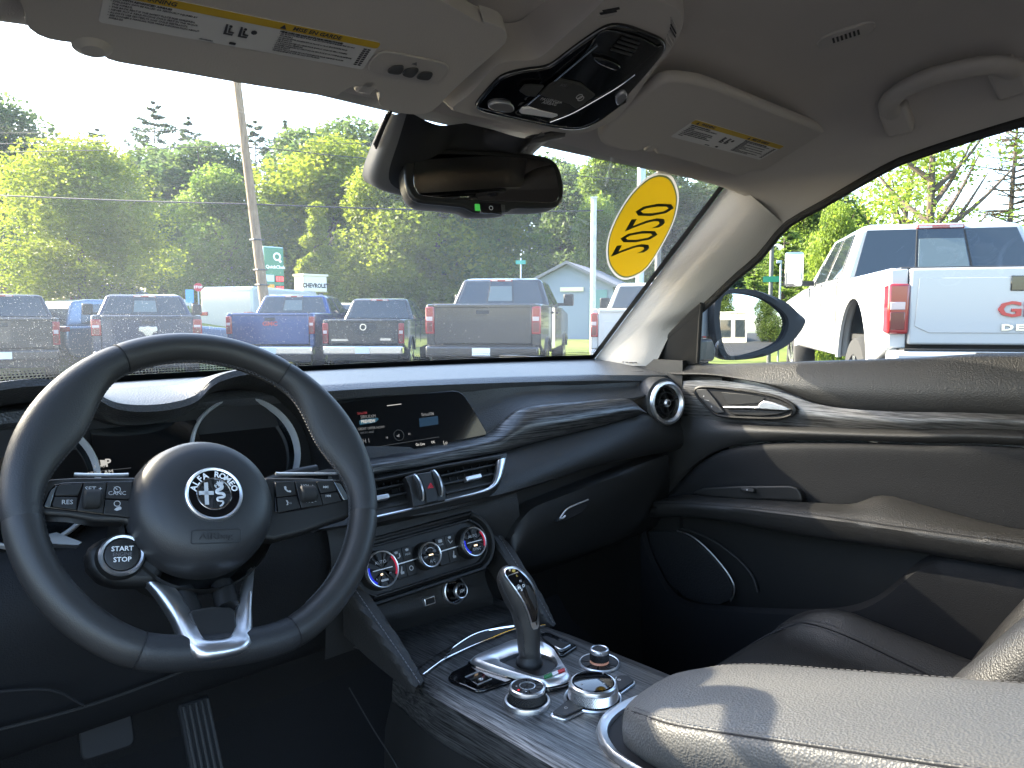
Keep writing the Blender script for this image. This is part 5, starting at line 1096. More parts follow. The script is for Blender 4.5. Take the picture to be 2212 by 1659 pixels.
# rotary controls
def knurl(nm, f, r0, r1, h0, h1, m, par, nseg=80):
    vs, fs = [], []; rows_ = 7
    for j in range(rows_):
        t = j / (rows_ - 1); h = h0 + (h1 - h0) * t; r = r0 + (r1 - r0) * t
        for i in range(nseg):
            q = 2 * math.pi * i / nseg; rr_ = r + (.0005 if (i + j) % 2 else -.0003); vs.append(f(rr_ * math.cos(q), rr_ * math.sin(q), h))
    for j in range(rows_ - 1):
        for i in range(nseg): fs.append((j * nseg + i, j * nseg + (i + 1) % nseg, (j + 1) * nseg + (i + 1) % nseg, (j + 1) * nseg + i))
    return mk(nm, vs, fs, M[m], par, smooth=False)
# drive mode knob
a, b = CF.uv(Y7(832, 1262), .0); KF = CF.moved(a, b, 0)
k1 = sub_empty('drive_mode_knob', KF.o, con)
lathe('base_ring', KF, [(.0275, -.002), (.0280, .001), (.0268, .0055), (.0245, .0060), (.0235, .003)], M['satin'], k1, seg=56)
lathe('base_well', KF, [(.0238, .004), (.0205, .003), (.0200, .006)], M['dark'], k1, seg=40)
knurl('knurled_grip', KF, .0213, .0213, .006, .0165, 'rubber', k1, 90)
lathe('cap_ring', KF, [(.0213, .0165), (.0218, .0185), (.0212, .0212), (.0196, .0222), (.0186, .0216)], M['satin'], k1, seg=56)
lathe('cap', KF, [(.0188, .0216), (0, .0216)], M['plastic'], k1, seg=48)
lathe('inner_ring', KF, [(.0085, .0216), (.0085, .0224), (.0098, .0224), (.0098, .0216)], M['satin'], k1, seg=40)
M['red_dot'] = mat('red_lamp', (.6, .02, .03), .4, emit=((1, .05, .06), .12))
a, b = CF.uv(Y7(756, 1142), .022); lathe('mode_lamp', CF.moved(a, b, .0217), [(0, .0004), (.0014, .0003), (.0015, 0)], M['red_dot'], k1, seg=12)
for x, y in ((738, 1108), (822, 1155)): a, b = CF.uv(Y7(x, y), .022); lathe('mode_mark', CF.moved(a, b, .0217), [(0, .0003), (.0010, .0002), (.0011, 0)], M['grey'], k1, seg=10)
# volume knob
a, b = CF.uv(Y7(1460, 915), .0); KF = CF.moved(a, b, 0); k2 = sub_empty('volume_knob', KF.o, con)
lathe('base_ring', KF, [(.0268, -.002), (.0272, .0015), (.0260, .0034), (.0248, .0030)], M['satin'], k2, seg=56); lathe('base_plate', KF, [(.0250, .0026), (0, .0026)], M['plastic'], k2, seg=48)
lathe('lit_ring', KF, [(.0125, .0027), (.0105, .0055)], mat('lit_pink', (.2, .1, .08), .4, emit=((1, .55, .4), .03)), k2, seg=30)
knurl('knurled_grip', KF, .0122, .0122, .0058, .0155, 'rubber', k2, 60)
lathe('cap_ring', KF, [(.0122, .0155), (.0126, .0180), (.0120, .0205), (.0105, .0212), (.0095, .0207)], M['satin'], k2, seg=44); lathe('cap', KF, [(.0097, .0207), (0, .0207)], M['plastic'], k2, seg=36)
# main rotary controller with its two keys
a, b = CF.uv(Y7(1405, 1215), .002); KF = CF.moved(a, b, 0); k3 = sub_empty('rotary_controller', KF.o, con)
lathe('base_ring', KF, [(.0345, -.001), (.0350, .0025), (.0338, .0042), (.0322, .0036), (.0315, .001)], M['satin'], k3, seg=64); lathe('base_well', KF, [(.0318, .002), (.029, .001), (.0285, .006)], M['dark'], k3, seg=44)
knurl('knurled_grip', KF, .0300, .0290, .005, .0160, 'satin', k3, 150)
lathe('cap_ring', KF, [(.0290, .0160), (.0292, .0185), (.0284, .0212), (.0266, .0228), (.0254, .0226)], M['satin'], k3, seg=64)
lathe('touch_cap', KF, [(.0256, .0224), (.0245, .0240), (.016, .0252), (0, .0256)], M['gloss'], k3, seg=56)
for x, y in ((1305, 1098), (1500, 1095), (1490, 1000)): a, b = CF.uv(Y7(x, y), .024); plate('arrow_mark', CF, [(a - .0012, b - .001), (a + .0012, b - .001), (a, b + .0012)], .0240, .0256, M['grey'], k3)
wl = ((1030, 1345), (1045, 1330), (1180, 1220), (1300, 1270), (1400, 1290), (1370, 1300), (1175, 1385), (1140, 1388), (1045, 1362))
wr = ((1600, 1020), (1640, 1010), (1720, 1015), (1775, 1060), (1770, 1080), (1650, 1165), (1610, 1170), (1560, 1150))
for pts, nm in ((wl, 'home_key'), (wr, 'settings_key')):
    q = [CF.uv(Y7(*p), .004) for p in pts]; cxq = sum(p[0] for p in q) / len(q); cyq = sum(p[1] for p in q) / len(q)
    rim = plate('key_rim', CF, q, -.001, .003, M['satin'], k3, bevel=.0012)
    plate(nm, CF, [(cxq + (a - cxq) * .88, cyq + (b - cyq) * .84) for a, b in q], .003, .0055, M['plastic'], k3, bevel=.0012)
a, b = CF.uv(Y7(1170, 1297), .006); tube('home_symbol', [CF(a + x, b + y, .0058) for x, y in ((-.0016, -.0016), (.0016, -.0016), (.0016, .0010), (0, .0024), (-.0016, .0010))], .00025, M['grey'], k3, n=0, seg=5, closed=True)
a, b = CF.uv(Y7(1632, 1052), .006); lathe('gear_symbol', CF.moved(a, b, .0056), [(.0012, 0), (.0012, .0003), (.0024, .0003), (.0024, 0)], M['grey'], k3, seg=9, smooth=False)

# bright rim round the armrest well
rimp = [CA(Y2, p, .002) for p in ((1960, 985), (1830, 1003), (1700, 1045), (1600, 1095), (1530, 1155), (1500, 1220), (1508, 1290), (1560, 1370), (1640, 1430), (1760, 1500))]
rimi = [CA(Y2, p, .004) for p in ((1960, 1010), (1850, 1030), (1740, 1070), (1660, 1115), (1600, 1170), (1572, 1230), (1585, 1290), (1640, 1370), (1720, 1430), (1840, 1500))]
rp_, ri_ = crom(rimp, 60), crom(rimi, 60)
loft('bright_rim', [[p + V((0, 0, -.004)) for p in rp_], [p + V((0, 0, .003)) for p in rp_], [a.lerp(b, .35) + V((0, 0, .006)) for a, b in zip(rp_, ri_)], [a.lerp(b, .7) + V((0, 0, .004)) for a, b in zip(rp_, ri_)], ri_, [p + V((0, 0, -.02)) for p in ri_]], M['satin'], con, n=60, m=2)
loft('armrest_well', [[p + V((0, 0, -.0015)) for p in ri_], [V((p.x * .8 + .005, p.y - .03, .846)) for p in ri_], [V((p.x * .5 + .005, .36, .846)) for p in ri_]], M['dark'], con, n=40)

# leather covered struts from the dash to the console, stitched
def strut(pts, side):
    """pts: (outer edge, crest seam, inner edge) as world points"""
    root = con
    A_, B_, C_ = pts
    loft('strut', [[p + V((0, 0, -.06 * (1 - i / 3) - .008)) for i, p in enumerate(A_)], A_, [a.lerp(b, .5) + V((-side * .003, 0, .004)) for a, b in zip(A_, B_)], B_, [b.lerp(c, .5) + V((0, 0, .003)) for b, c in zip(B_, C_)], C_, [p + V((0, .01, -.05)) for p in C_]], M['seat'], root, n=30, m=3)
    stitch_row([p + V((0, 0, .0035)) for p in B_], .006, M['stitch'], root, 'stitching', .0006)
def stitch_row(pts, pitch, m, par, nm='stitching', w=.0007, up=V((0, 0, 1))):
    L = sum((b - a).length for a, b in zip(pts, pts[1:])); n_ = max(4, int(L / pitch)); d = crom(pts, n_ * 3 + 1); vs, fs = [], []
    for i in range(n_):
        a, b = d[i * 3], d[i * 3 + 2]; t = (b - a).normalized(); s_ = t.cross(up).normalized() * w; k = len(vs); h = up * w
        vs += [a - s_, a + s_, b + s_, b - s_, a + h, b + h]; fs += [(k, k + 1, k + 4), (k + 2, k + 3, k + 5), (k + 1, k + 2, k + 5, k + 4), (k + 3, k, k + 4, k + 5)]
    o = mk(nm, vs, fs, m, par, smooth=False); o['kind'] = 'stuff'; return o
def YL(conv, pts): return [PY(conv(p[0], p[1]), p[2]) for p in pts]
strut((YL(Y2, ((-80, 335, .875), (80, 560, .815), (230, 770, .765), (370, 965, .722))), YL(Y2, ((-45, 300, .875), (120, 540, .815), (270, 755, .765), (405, 955, .722))), YL(Y2, ((-10, 265, .88), (190, 540, .82), (330, 755, .768), (425, 930, .727)))), -1)
strut((YL(Y2, ((800, -60, .90), (960, 230, .83), (1100, 440, .78), (1215, 590, .745))), YL(Y2, ((850, -40, .90), (1000, 200, .83), (1130, 400, .78), (1235, 580, .745))), YL(Y2, ((880, -30, .90), (1030, 180, .83), (1155, 385, .78), (1245, 575, .745)))), 1)
tube('console_seam', [V((-.152, .86, .80)), V((-.153, .80, .765)), V((-.154, .75, .74)), V((-.155, .72, .715))], .0008, M['soft'], con, n=20, seg=6)

# armrest lid
arm = empty('armrest', (.005, .3, .86), 'grained dark leather centre armrest with double stitched edge at lower right', 'armrest')
def az(y): return .896 + (.44 - y) * .27
sy = [.470, .465, .452, .425, .38, .30, .22, .12, -.05]
def acurve(x, dz, dy=0): return [V((x * (1 - .35 * max(0, (y - .37) / .10) ** 2) + .005, y + dy, az(min(y, .445)) + dz - .012 * max(0, (y - .425) / .045) ** 2)) for y in sy]
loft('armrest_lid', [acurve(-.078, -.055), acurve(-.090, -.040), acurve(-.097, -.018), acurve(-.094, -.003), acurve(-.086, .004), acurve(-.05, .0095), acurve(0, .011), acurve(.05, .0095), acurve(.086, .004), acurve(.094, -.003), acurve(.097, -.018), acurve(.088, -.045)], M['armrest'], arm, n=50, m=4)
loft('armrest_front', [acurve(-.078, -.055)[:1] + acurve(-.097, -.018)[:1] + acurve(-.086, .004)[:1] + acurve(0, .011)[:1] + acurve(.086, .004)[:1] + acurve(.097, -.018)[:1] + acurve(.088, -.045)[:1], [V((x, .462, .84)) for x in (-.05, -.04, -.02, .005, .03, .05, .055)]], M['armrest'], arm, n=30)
for s in (-1, 1):
    for off in (-.0045, .0045):
        c = [V((p.x - s * (.006 + off * .35), p.y, p.z + (.0008 + off * .55))) for p in acurve(s * .095, .0)[2:]]
        stitch_row([p + V((s * .001, 0, .0022 if s < 0 else .0006)) for p in c], .0068, M['dstitch'], arm, 'stitching', .0006)
    tube('edge_seam', [V((p.x - s * .005, p.y, p.z + .0015)) for p in acurve(s * .095, .0)[1:]], .0012, M['dark'], arm, n=50, seg=6)

# ================================================================ passenger door
door = empty('passenger_door', (.72, .4, .5), 'black passenger door panel with brushed strip, pull handle and padded armrest', 'car door')
def DX(pts, x): return [PX(Y1(p[0], p[1]), p[2] if len(p) > 2 else x) for p in pts]
def ext(c, dy=-.5, z=None):                                         # carry a curve on towards the rear of the door
    d = (c[-1] - c[-2]).normalized(); q = c[-1] + V((0, dy, d.z / max(abs(d.y), .2) * abs(dy) * .5)); return c + [q]
D0 = ext(DX(((300, 128), (470, 118), (1000, 100), (1600, 80), (2212, 52)), .722))
D1 = ext(DX(((300, 150), (470, 142), (1000, 135), (1600, 125), (2212, 110)), .706))
D1b = ext(DX(((330, 165), (560, 170), (1000, 235), (1600, 262), (2212, 262)), .692))
D2 = ext(DX(((350, 172), (600, 182), (800, 215), (950, 262), (1100, 316), (1300, 348), (1600, 362), (2212, 378)), .700))
loft('upper_pad', [[p + V((.03, 0, -.02)) for p in D0], D0, D1, D1b, D2, [p + V((.012, 0, -.002)) for p in D2]], M['dash'], door, n=70, m=4)
T0 = ext(DX(((370, 205), (480, 200), (600, 202), (800, 232), (950, 275), (1100, 325), (1300, 354), (1600, 368), (2212, 384)), .703))
T1 = ext(DX(((370, 300), (480, 330), (600, 335), (800, 340), (950, 360), (1100, 390), (1300, 408), (1600, 420), (2212, 424)), .697))
T2 = ext(DX(((370, 375), (480, 400), (600, 418), (800, 432), (950, 441), (1100, 448), (1300, 454), (1600, 460), (2212, 466)), .701))
loft('trim_strip', [T0, T1, T2], M['trim_door'], door, n=70, m=4)
D3 = ext(DX(((340, 378), (480, 404), (600, 422), (800, 436), (1000, 446), (1300, 458), (1600, 464), (2212, 470)), .700))
D3b = ext(DX(((250, 560), (380, 520), (560, 480), (800, 475), (1000, 480), (1300, 490), (1600, 498), (2212, 505)), .688))
D4 = ext(DX(((255, 850), (330, 770), (440, 660), (560, 580), (700, 540), (900, 522), (1300, 521), (1700, 533), (2212, 548)), .696))
loft('mid_roll', [[p + V((.01, 0, .001)) for p in D3], D3, D3b, D4, [p + V((.014, 0, 0)) for p in D4]], M['soft'], door, n=70, m=4)
D5 = ext(DX(((270, 850), (345, 778), (455, 668), (572, 590), (706, 552), (904, 535), (1300, 534), (1700, 547), (2212, 562)), .700))
D5b = ext(DX(((272, 850), (360, 790), (475, 690), (590, 620), (712, 585), (904, 570), (1300, 565), (1700, 575), (2212, 590)), .692))
D6 = ext(DX(((285, 852), (420, 815), (600, 828), (800, 838), (1000, 846), (1250, 862), (1345, 848), (1460, 812), (1700, 872), (1950, 940), (2160, 990), (2212, 1000)), .694))
loft('insert_panel', [[p + V((.01, 0, 0)) for p in D5], D5, D5b, [a.lerp(b, .5) for a, b in zip(crom(D5b, 40), crom(D6, 40))], D6, [p + V((.004, 0, -.01)) for p in D6]], M['insert'], door, n=70, m=4)
# armrest of the door
D7 = ext(DX(((235, 852), (400, 852), (600, 864), (800, 880), (1100, 914), (1400, 955), (1700, 998), (2000, 1040), (2212, 1066)), .632))
D7b = ext(DX(((225, 880), (400, 880), (600, 892), (800, 910), (1100, 946), (1400, 990), (1700, 1035), (2000, 1080), (2212, 1110)), .626))
D8 = ext(DX(((205, 925), (400, 925), (600, 945), (800, 982), (1100, 1035), (1400, 1078), (1700, 1122), (2000, 1172), (2212, 1205)), .640))
D6r = crom(D6, 50); D7r = crom(D7, 50)
rst = empty('x'); bpy.data.objects.remove(rst)
loft('door_armrest', [[p + V((.002, 0, -.004)) for p in D6r], D6r, [a.lerp(b, .35) + V((0, 0, .006)) for a, b in zip(D6r, D7r)], [a.lerp(b, .8) + V((0, 0, .005)) for a, b in zip(D6r, D7r)], D7, D7b, D8, [p + V((.03, 0, -.008)) for p in D8], [p + V((.06, 0, -.01)) for p in D8]], M['seat'], door, n=80, m=4)
up_ = V((-.6, 0, .8)).normalized()
for o1 in (-.002, -.0085):
    stitch_row([p + V((-.003, 0, o1 + .0035)) for p in D7], .0065, M['dstitch'], door, 'stitching', .0007, up_)
tube('armrest_seam', [p + V((-.002, 0, -.0025)) for p in D7], .0012, M['dark'], door, n=60, seg=6)
# window switch pod
wp = DX(((440, 800), (470, 782), (500, 772), (700, 762), (960, 760), (1000, 772), (1020, 800), (1030, 845), (960, 842), (700, 835), (480, 815)), .668)
prism('window_switch_pod', wp, (.022, 0, -.008), M['plastic'], door, bevel=.004, segs=3)
wf = Frame(PX(Y1(740, 785), .660), (0, -1, .05), (.3, 0, 1)); sws = boxf('window_switch', wf, -.014, .014, -.004, .004, -.006, .004, M['plastic'], door, bevel=.002)
text('switch_mark', 'v', wf, 0, 0, .008, M['grey'], sws, .0044)
# door release: bezel, recess, lock keys, satin lever
hf = Frame(PX(Y1(700, 330), .694), (0, -1, 0), (0, 0, 1), (-1, 0, 0))
def hq(nm, pts, h0, h1, m, n=0, bev=.0012, par=None):
    q = [hf.uv(Y1(*p), h1) for p in pts]; q = smooth2(q, n) if n else q; return plate(nm, hf, q, h0, h1, M[m], par or door, bevel=bev)
bz_o = [hf.uv(Y1(*p), .006) for p in ((445, 262), (455, 238), (500, 228), (600, 234), (750, 252), (880, 280), (960, 315), (992, 350), (985, 380), (950, 402), (880, 412), (740, 410), (620, 402), (560, 388), (515, 350), (470, 300))]
bz_i = [hf.uv(Y1(*p), .006) for p in ((462, 266), (470, 250), (505, 243), (600, 250), (745, 268), (870, 294), (935, 322), (968, 352), (960, 376), (930, 390), (870, 397), (740, 394), (620, 388), (565, 374), (525, 342), (485, 298))]
O_, I_ = crom([hf(a, b, .0) for a, b in bz_o], 70, True), crom([hf(a, b, .0) for a, b in bz_i], 70, True)
rel = loft('release_bezel', [O_, [p + hf.n * .005 for p in O_], [a.lerp(b, .5) + hf.n * .007 for a, b in zip(O_, I_)], [p + hf.n * .004 for p in I_], [p - hf.n * .003 for p in I_]], M['plastic'], door, n=70, closed=True)
plate('release_recess', hf, smooth2(bz_i, 60), -.002, .0012, M['dark'], door)
hq('release_cup', ((595, 262), (740, 275), (830, 292), (800, 322), (640, 332), (615, 300)), .0012, .003, 'plastic', 0, .001)
lk = hq('lock_key', ((458, 252), (475, 246), (515, 248), (560, 300), (612, 372), (570, 376), (530, 345), (480, 290)), .002, .006, 'btn', 0, .0012)
for x, y, ls_ in ((502, 285, 1), (545, 340, 0)):
    a, b = hf.uv(Y1(x, y), .0062); boxf('lock_symbol', hf.moved(a, b, .0061), -.0014, .0014, -.0012, .0008, 0, .0003, M['grey'], lk); lathe('lock_symbol', hf.moved(a + (.0004 if ls_ else -.0008), b + .0012, .0061), [(.0008, 0), (.0008, .0003), (.0012, .0003), (.0012, 0)], M['grey'], lk, seg=12)
boxf('key_line', hf.moved(*hf.uv(Y1(518, 306), .0062), .0061, -.02), -.006, .006, -.0004, .0004, 0, .0003, M['grey'], lk)
lever = [(598, 345), (610, 338), (790, 340), (800, 322), (822, 308), (870, 318), (930, 338), (965, 355), (940, 362), (900, 360), (780, 352), (640, 352)]
hq('release_lever', lever, .004, .012, 'satin', 0, .002)
hq('lever_shadow_side', ((625, 355), (780, 356), (900, 364), (955, 366), (900, 385), (800, 392), (660, 385)), .0012, .006, 'plastic', 0, .002)
# speaker grille and map pocket
pk = DX(((170, 985), (200, 1100), (240, 1200), (300, 1310), (370, 1380), (450, 1405), (700, 1425), (1000, 1436), (1200, 1430), (1330, 1405), (1450, 1345), (1560, 1250), (1650, 1175), (1720, 1140), (1800, 1132), (2000, 1165), (2212, 1212)), .668)
pk = ext(pk)
dn_ = [V((p.x + .012, p.y, z)) for p, z in zip(crom(pk, 40), [max(.40, p.z - .30) for p in crom(pk, 40)])]
pkr = crom(pk, 40)
loft('lower_panel', [[p + V((.012, 0, .003)) for p in pkr], [p + V((.003, 0, .002)) for p in pkr], pkr, [a.lerp(b, .2) + V((-.004, 0, 0)) for a, b in zip(pkr, dn_)], dn_, [V((p.x + .03, p.y, .3)) for p in dn_]], M['insert'], door, n=90, m=4)
boxf('pocket_back', WORLD, .715, .72, -.6, 1.0, .55, 1.0, M['plastic'], door)
boxf('front_filler', WORLD, .70, .72, .90, 1.05, .45, 1.21, M['plastic'], door)
gq = DX(((205, 1000), (300, 1000), (375, 1006), (450, 1042), (540, 1120), (630, 1232), (664, 1300), (655, 1365), (600, 1395), (500, 1390), (400, 1350), (310, 1260), (240, 1130)), .702)
M['grille'] = mat('speaker_mesh', (.014, .014, .015), .6, bump=('leather', 260, 1.0))
prism('speaker_grille', gq, (-.006, 0, 0), M['grille'], door, bevel=.002)
tube('grille_edge', DX(((360, 1003), (420, 1022), (480, 1062), (560, 1140), (630, 1228), (664, 1295), (662, 1345), (645, 1380)), .694), .0016, M['satin'], door, n=40, seg=8)
tube('pocket_line', DX(((235, 985), (360, 990), (450, 1010), (560, 1060), (680, 1150), (760, 1240), (790, 1330)), .706), .003, M['soft'], door, n=40, seg=8)
# outer skin of the door, window pane and the mirror corner piece
boxf('door_skin', WORLD, .765, .80, -.55, 1.10, .35, 1.195, M['body'], door, bevel=.012)
boxf('sill_cap', WORLD, .722, .80, -.55, 1.12, 1.19, 1.2, M['frit'], door)
M['side'] = glass('side_window_glass', (.93, .96, .95), veil=.006, refl=.03)
pane_b = [V((.728, y, 1.2)) for y in (.93, .7, .45, .2, -.1, -.4)]
pane_t = [V((p.x + .010, p.y, p.z)) for p in crom(wtop[:12], 60)]
def at_y(c, y): return min(c, key=lambda p: abs(p.y - y))
loft('window_pane', [pane_b, [at_y(pane_t, y) for y in (.93, .7, .45, .2, -.1, -.4)]], M['side'], door, n=30)
sail = [P(Z5(*p), DN, (.715, 0, 1.21)) for p in ((-15, 1520), (-10, 1385), (60, 1320), (120, 1255), (180, 1195), (246, 1140), (238, 1300), (226, 1512), (180, 1540), (60, 1530))]
prism('mirror_corner', sail, (.012, 0, .004), M['plastic'], door, bevel=.002)
tube('window_edge', [P(Z5(*p), DN, (.712, 0, 1.21)) for p in ((250, 1150), (240, 1300), (228, 1510))], .004, M['rubber'], door, n=12, seg=8)

# outside mirror
M['mshell'] = mat('mirror_housing', (.026, .026, .027), .7, spec=.25)
om = empty('door_mirror', (.95, .85, 1.2), 'black and silver door mirror outside the passenger window reflecting sky and trees', 'mirror')
MC = PX(Z5(575, 1280), .94)
to_cam = (CAM_POS - MC).normalized(); back_dir = V((.13, -.985, .03)).normalized(); mn = (to_cam + back_dir).normalized()
mf = Frame(MC, V((0, 0, 1)).cross(mn), V((0, 0, 1)), mn); mf = Frame(MC, mf.x, mn.cross(mf.x), mn)
hs_o = [mf.uv(Z5(*p)) for p in ((312, 1150), (345, 1090), (420, 1062), (520, 1060), (620, 1078), (720, 1120), (810, 1175), (872, 1235), (878, 1270), (850, 1330), (800, 1390), (720, 1440), (600, 1480), (480, 1495), (390, 1490), (340, 1450), (318, 1360), (308, 1240))]
hs_i = [mf.uv(Z5(*p)) for p in ((368, 1160), (385, 1110), (430, 1088), (520, 1090), (620, 1115), (700, 1160), (760, 1215), (778, 1265), (765, 1330), (725, 1385), (640, 1430), (520, 1465), (440, 1472), (400, 1450), (375, 1370), (362, 1260))]
HO, HI = smooth2(hs_o, 80), smooth2(hs_i, 80)
mx_ = sum(p[0] for p in HO) / 80; my_ = sum(p[1] for p in HO) / 80
def hsc(k): return [(mx_ + (a - mx_) * k, my_ + (b - my_) * k) for a, b in HO]
loft('mirror_shell', [[mf(a + .03, b, -.10) for a, b in hsc(.45)], [mf(a + .02, b, -.085) for a, b in hsc(.8)], [mf(a + .006, b, -.04) for a, b in hsc(.98)], [mf(a, b, -.004) for a, b in HO], [mf(a, b, .003) for a, b in hsc(.975)], [mf(a, b, .002) for a, b in HI], [mf(a, b, -.012) for a, b in HI]], M['mshell'], om, n=80, closed=True, m=2)
M['mirror'] = mat('mirror_silver', (.42, .43, .44), .01, metal=1)
rgs = [k / 8 for k in range(1, 9)]; gcx = sum(p[0] for p in HI) / 80; gcy = sum(p[1] for p in HI) / 80
def gbul(a, b): return -.006 - ((a - gcx) ** 2 + (b - gcy) ** 2) / (2 * 1.5)
vs = [mf(gcx, gcy, -.006)] + [mf(gcx + (a - gcx) * k, gcy + (b - gcy) * k, gbul(gcx + (a - gcx) * k, gcy + (b - gcy) * k)) for k in rgs for a, b in HI]
fs = [(0, 1 + i, 1 + (i + 1) % 80) for i in range(80)] + [(1 + j * 80 + i, 1 + j * 80 + (i + 1) % 80, 1 + (j + 1) * 80 + (i + 1) % 80, 1 + (j + 1) * 80 + i) for j in range(7) for i in range(80)]
mk('mirror_glass', vs, fs, M['mirror'], om)
prism('mirror_foot', [P(Z5(*p), (0, 1, 0), (0, .90, 0)) for p in ((240, 1370), (320, 1365), (345, 1440), (330, 1500), (232, 1510))], (0, .06, 0), M['plastic'], om, bevel=.006)
prism('mirror_cap', [P(Z5(*p), (0, 1, 0), (0, .93, 0)) for p in ((245, 1350), (250, 1160), (300, 1110), (370, 1075), (345, 1090), (318, 1150), (312, 1350))], (0, .05, 0), M['body'], om, bevel=.004)

# ================================================================ passenger seat
seat = empty('passenger_seat', (.40, .4, .45), 'dark leather passenger seat with stitched side bolsters', 'car seat')
xs_ = [.15, .17, .20, .26, .33, .40, .47, .53, .575, .60, .625, .635]
def cz(x, y):
    b = max(0, 1 - min(abs(x - .185) / .06, 1)) ; b2 = max(0, 1 - min(abs(x - .60) / .085, 1)); bol = .048 * smst(min(1, (.60 - y) / .12 + .25)) * max(smst(b), smst(b2))
    base = .728 + .028 * smst((y - .25) / .3) - .10 * max(0, (y - .585) / .07) ** 2
    ed = .05 * max(0, (.165 - x) / .015) + .06 * max(0, (x - .615) / .02) ** 2
    return base + bol - ed
rows_ = [[V((x, y, cz(x, y))) for x in xs_] for y in (.655, .645, .63, .61, .585, .55, .50, .45, .40, .35, .30, .25, .2, .12)]
fr_ = [[V((x, .648, .66)) for x in xs_], [V((x, .62, .56)) for x in xs_]]
loft('seat_cushion', fr_[::-1] + rows_, M['seat'], seat, n=60, m=3)
sd = [V((.637, y, .60)) for y in (.64, .5, .3, .12)]
loft('seat_side', [[V((.633, y, cz(.633, y) - .01)) for y in (.64, .5, .3, .12)], [V((.645, y, .65)) for y in (.64, .5, .3, .12)], [V((.635, y, .5)) for y in (.64, .5, .3, .12)]], M['plastic'], seat, n=20, m=2)
def on_c(pts): return [V((x, y, cz(x, y) + .0012)) for x, y in pts]
seam1 = [(.565, .60), (.562, .55), (.558, .48), (.555, .40), (.552, .32), (.55, .24)]; seam2 = [(.20, .61), (.30, .618), (.40, .618), (.48, .612), (.535, .595), (.565, .56)]
for sm_ in (seam1, seam2):
    c = crom(on_c(sm_), 40); tube('seam', [p + V((0, 0, -.001)) for p in c], .0016, M['dark'], seat, n=40, seg=6)
    for s in (-.005, .005):
        off = [V((s, 0, 0)) if sm_ is seam1 else V((0, s, 0))] * len(c); stitch_row([V((p.x + o_.x, p.y + o_.y, cz(p.x + o_.x, p.y + o_.y) + .0012)) for p, o_ in zip(c, off)], .0065, M['dstitch'], seat, 'stitching', .0008)
# backrest with its two bolsters
bys = [V((0, y, z)) for y, z in ((.25, .73), (.20, .83), (.152, .911), (.100, .986), (.02, 1.1), (-.06, 1.22), (-.14, 1.34))]
bx = [(.135, .03), (.14, .055), (.16, .078), (.185, .08), (.215, .055), (.25, .03), (.32, .018), (.40, .015), (.48, .018), (.545, .03), (.58, .055), (.605, .082), (.63, .08), (.65, .055), (.655, .02), (.65, -.06)]
loft('backrest', [[V((x, p.y + f, p.z)) for x, f in bx] for p in bys], M['seat'], seat, n=90, m=4)
for x_ in (.208, .552):
    for s in (-.004, .004):
        stitch_row([V((x_ + s, p.y + .066, p.z)) for p in bys], .0065, M['dstitch'], seat, 'stitching', .0008, V((0, 1, .3)))

# ================================================================ floor, pedals, bulkhead, rear of the cabin
def struct(name, o, lab=None): tag(o, lab, kind='structure'); return o
fl = loft('cabin_carpet', [[V((x, 1.45, .80)) for x in (-.8, -.3, .3, .8)], [V((x, 1.25, .55)) for x in (-.8, -.3, .3, .8)], [V((x, 1.05, .47)) for x in (-.8, -.3, .3, .8)], [V((x, .6, .45)) for x in (-.8, -.3, .3, .8)], [V((x, -1.2, .45)) for x in (-.8, -.3, .3, .8)]], M['carpet'], None, n=20, m=4); struct('', fl, 'black carpet of the dark footwells')
for s_ in (-1, 1):
    kp = boxf('kick_panel', WORLD, .725 * s_ if s_ > 0 else -.76, .76 if s_ > 0 else -.725, .82, 1.5, .3, 1.2, M['plastic']); struct('', kp, 'black trim at the ' + ('far passenger' if s_ > 0 else 'driver') + ' side of the footwell')
bk = boxf('bulkhead', WORLD, -.8, .8, 1.28, 1.30, .4, 1.2, M['carpet']); struct('', bk, 'dark bulkhead behind the dashboard')
pd = Frame(PY((432, 1585), .98), (1, 0, 0), (0, .45, .89)); acc = empty('accelerator_pedal', pd.o, 'ribbed black accelerator pedal in the dark driver footwell', 'pedal')
boxf('pedal_plate', pd, -.020, .022, -.13, .045, -.012, 0, M['insert'], acc, bevel=.004)
for k in range(5): boxf('rib', pd, -.016 + k * .008, -.012 + k * .008, -.13, .040, 0, .0025, M['soft'], acc, bevel=.0008)
bp_ = Frame(PY((232, 1590), 1.04), (1, -.1, 0), (0, .4, .9)); brk = empty('brake_pedal', bp_.o, 'wide black brake pedal at the bottom beside the accelerator', 'pedal')
plate('pedal_plate', bp_, rrect(-.032, .032, -.022, .022, .01), -.01, 0, M['dark'], brk, bevel=.003)
boxf('pedal_arm', bp_, -.008, .012, .0, .2, -.03, -.012, M['plastic'], brk)
# pillar and rear wall behind the passenger, so that the cabin closes
bp2 = boxf('rear_pillar', WORLD, .66, .74, -.32, -.20, .45, 1.60, M['pillar'], bevel=.01); struct('', bp2, 'beige pillar behind the passenger door')
bp3 = boxf('rear_pillar', WORLD, -.74, -.66, -.45, -.30, .45, 1.60, M['pillar'], bevel=.01); struct('', bp3, 'beige pillar behind the driver door')
rb = boxf('rear_bench', WORLD, -.66, .66, -1.15, -1.0, .45, 1.25, M['seat'], bevel=.04); tag(rb, 'black rear bench behind the front seats', 'car seat')
# driver's sill and cushion, and the lower shell
sl_ = boxf('door_sill', WORLD, -.80, -.68, -.4, 1.1, .30, .48, M['plastic'], bevel=.02); struct('', sl_, 'black plastic sill of the open driver door')

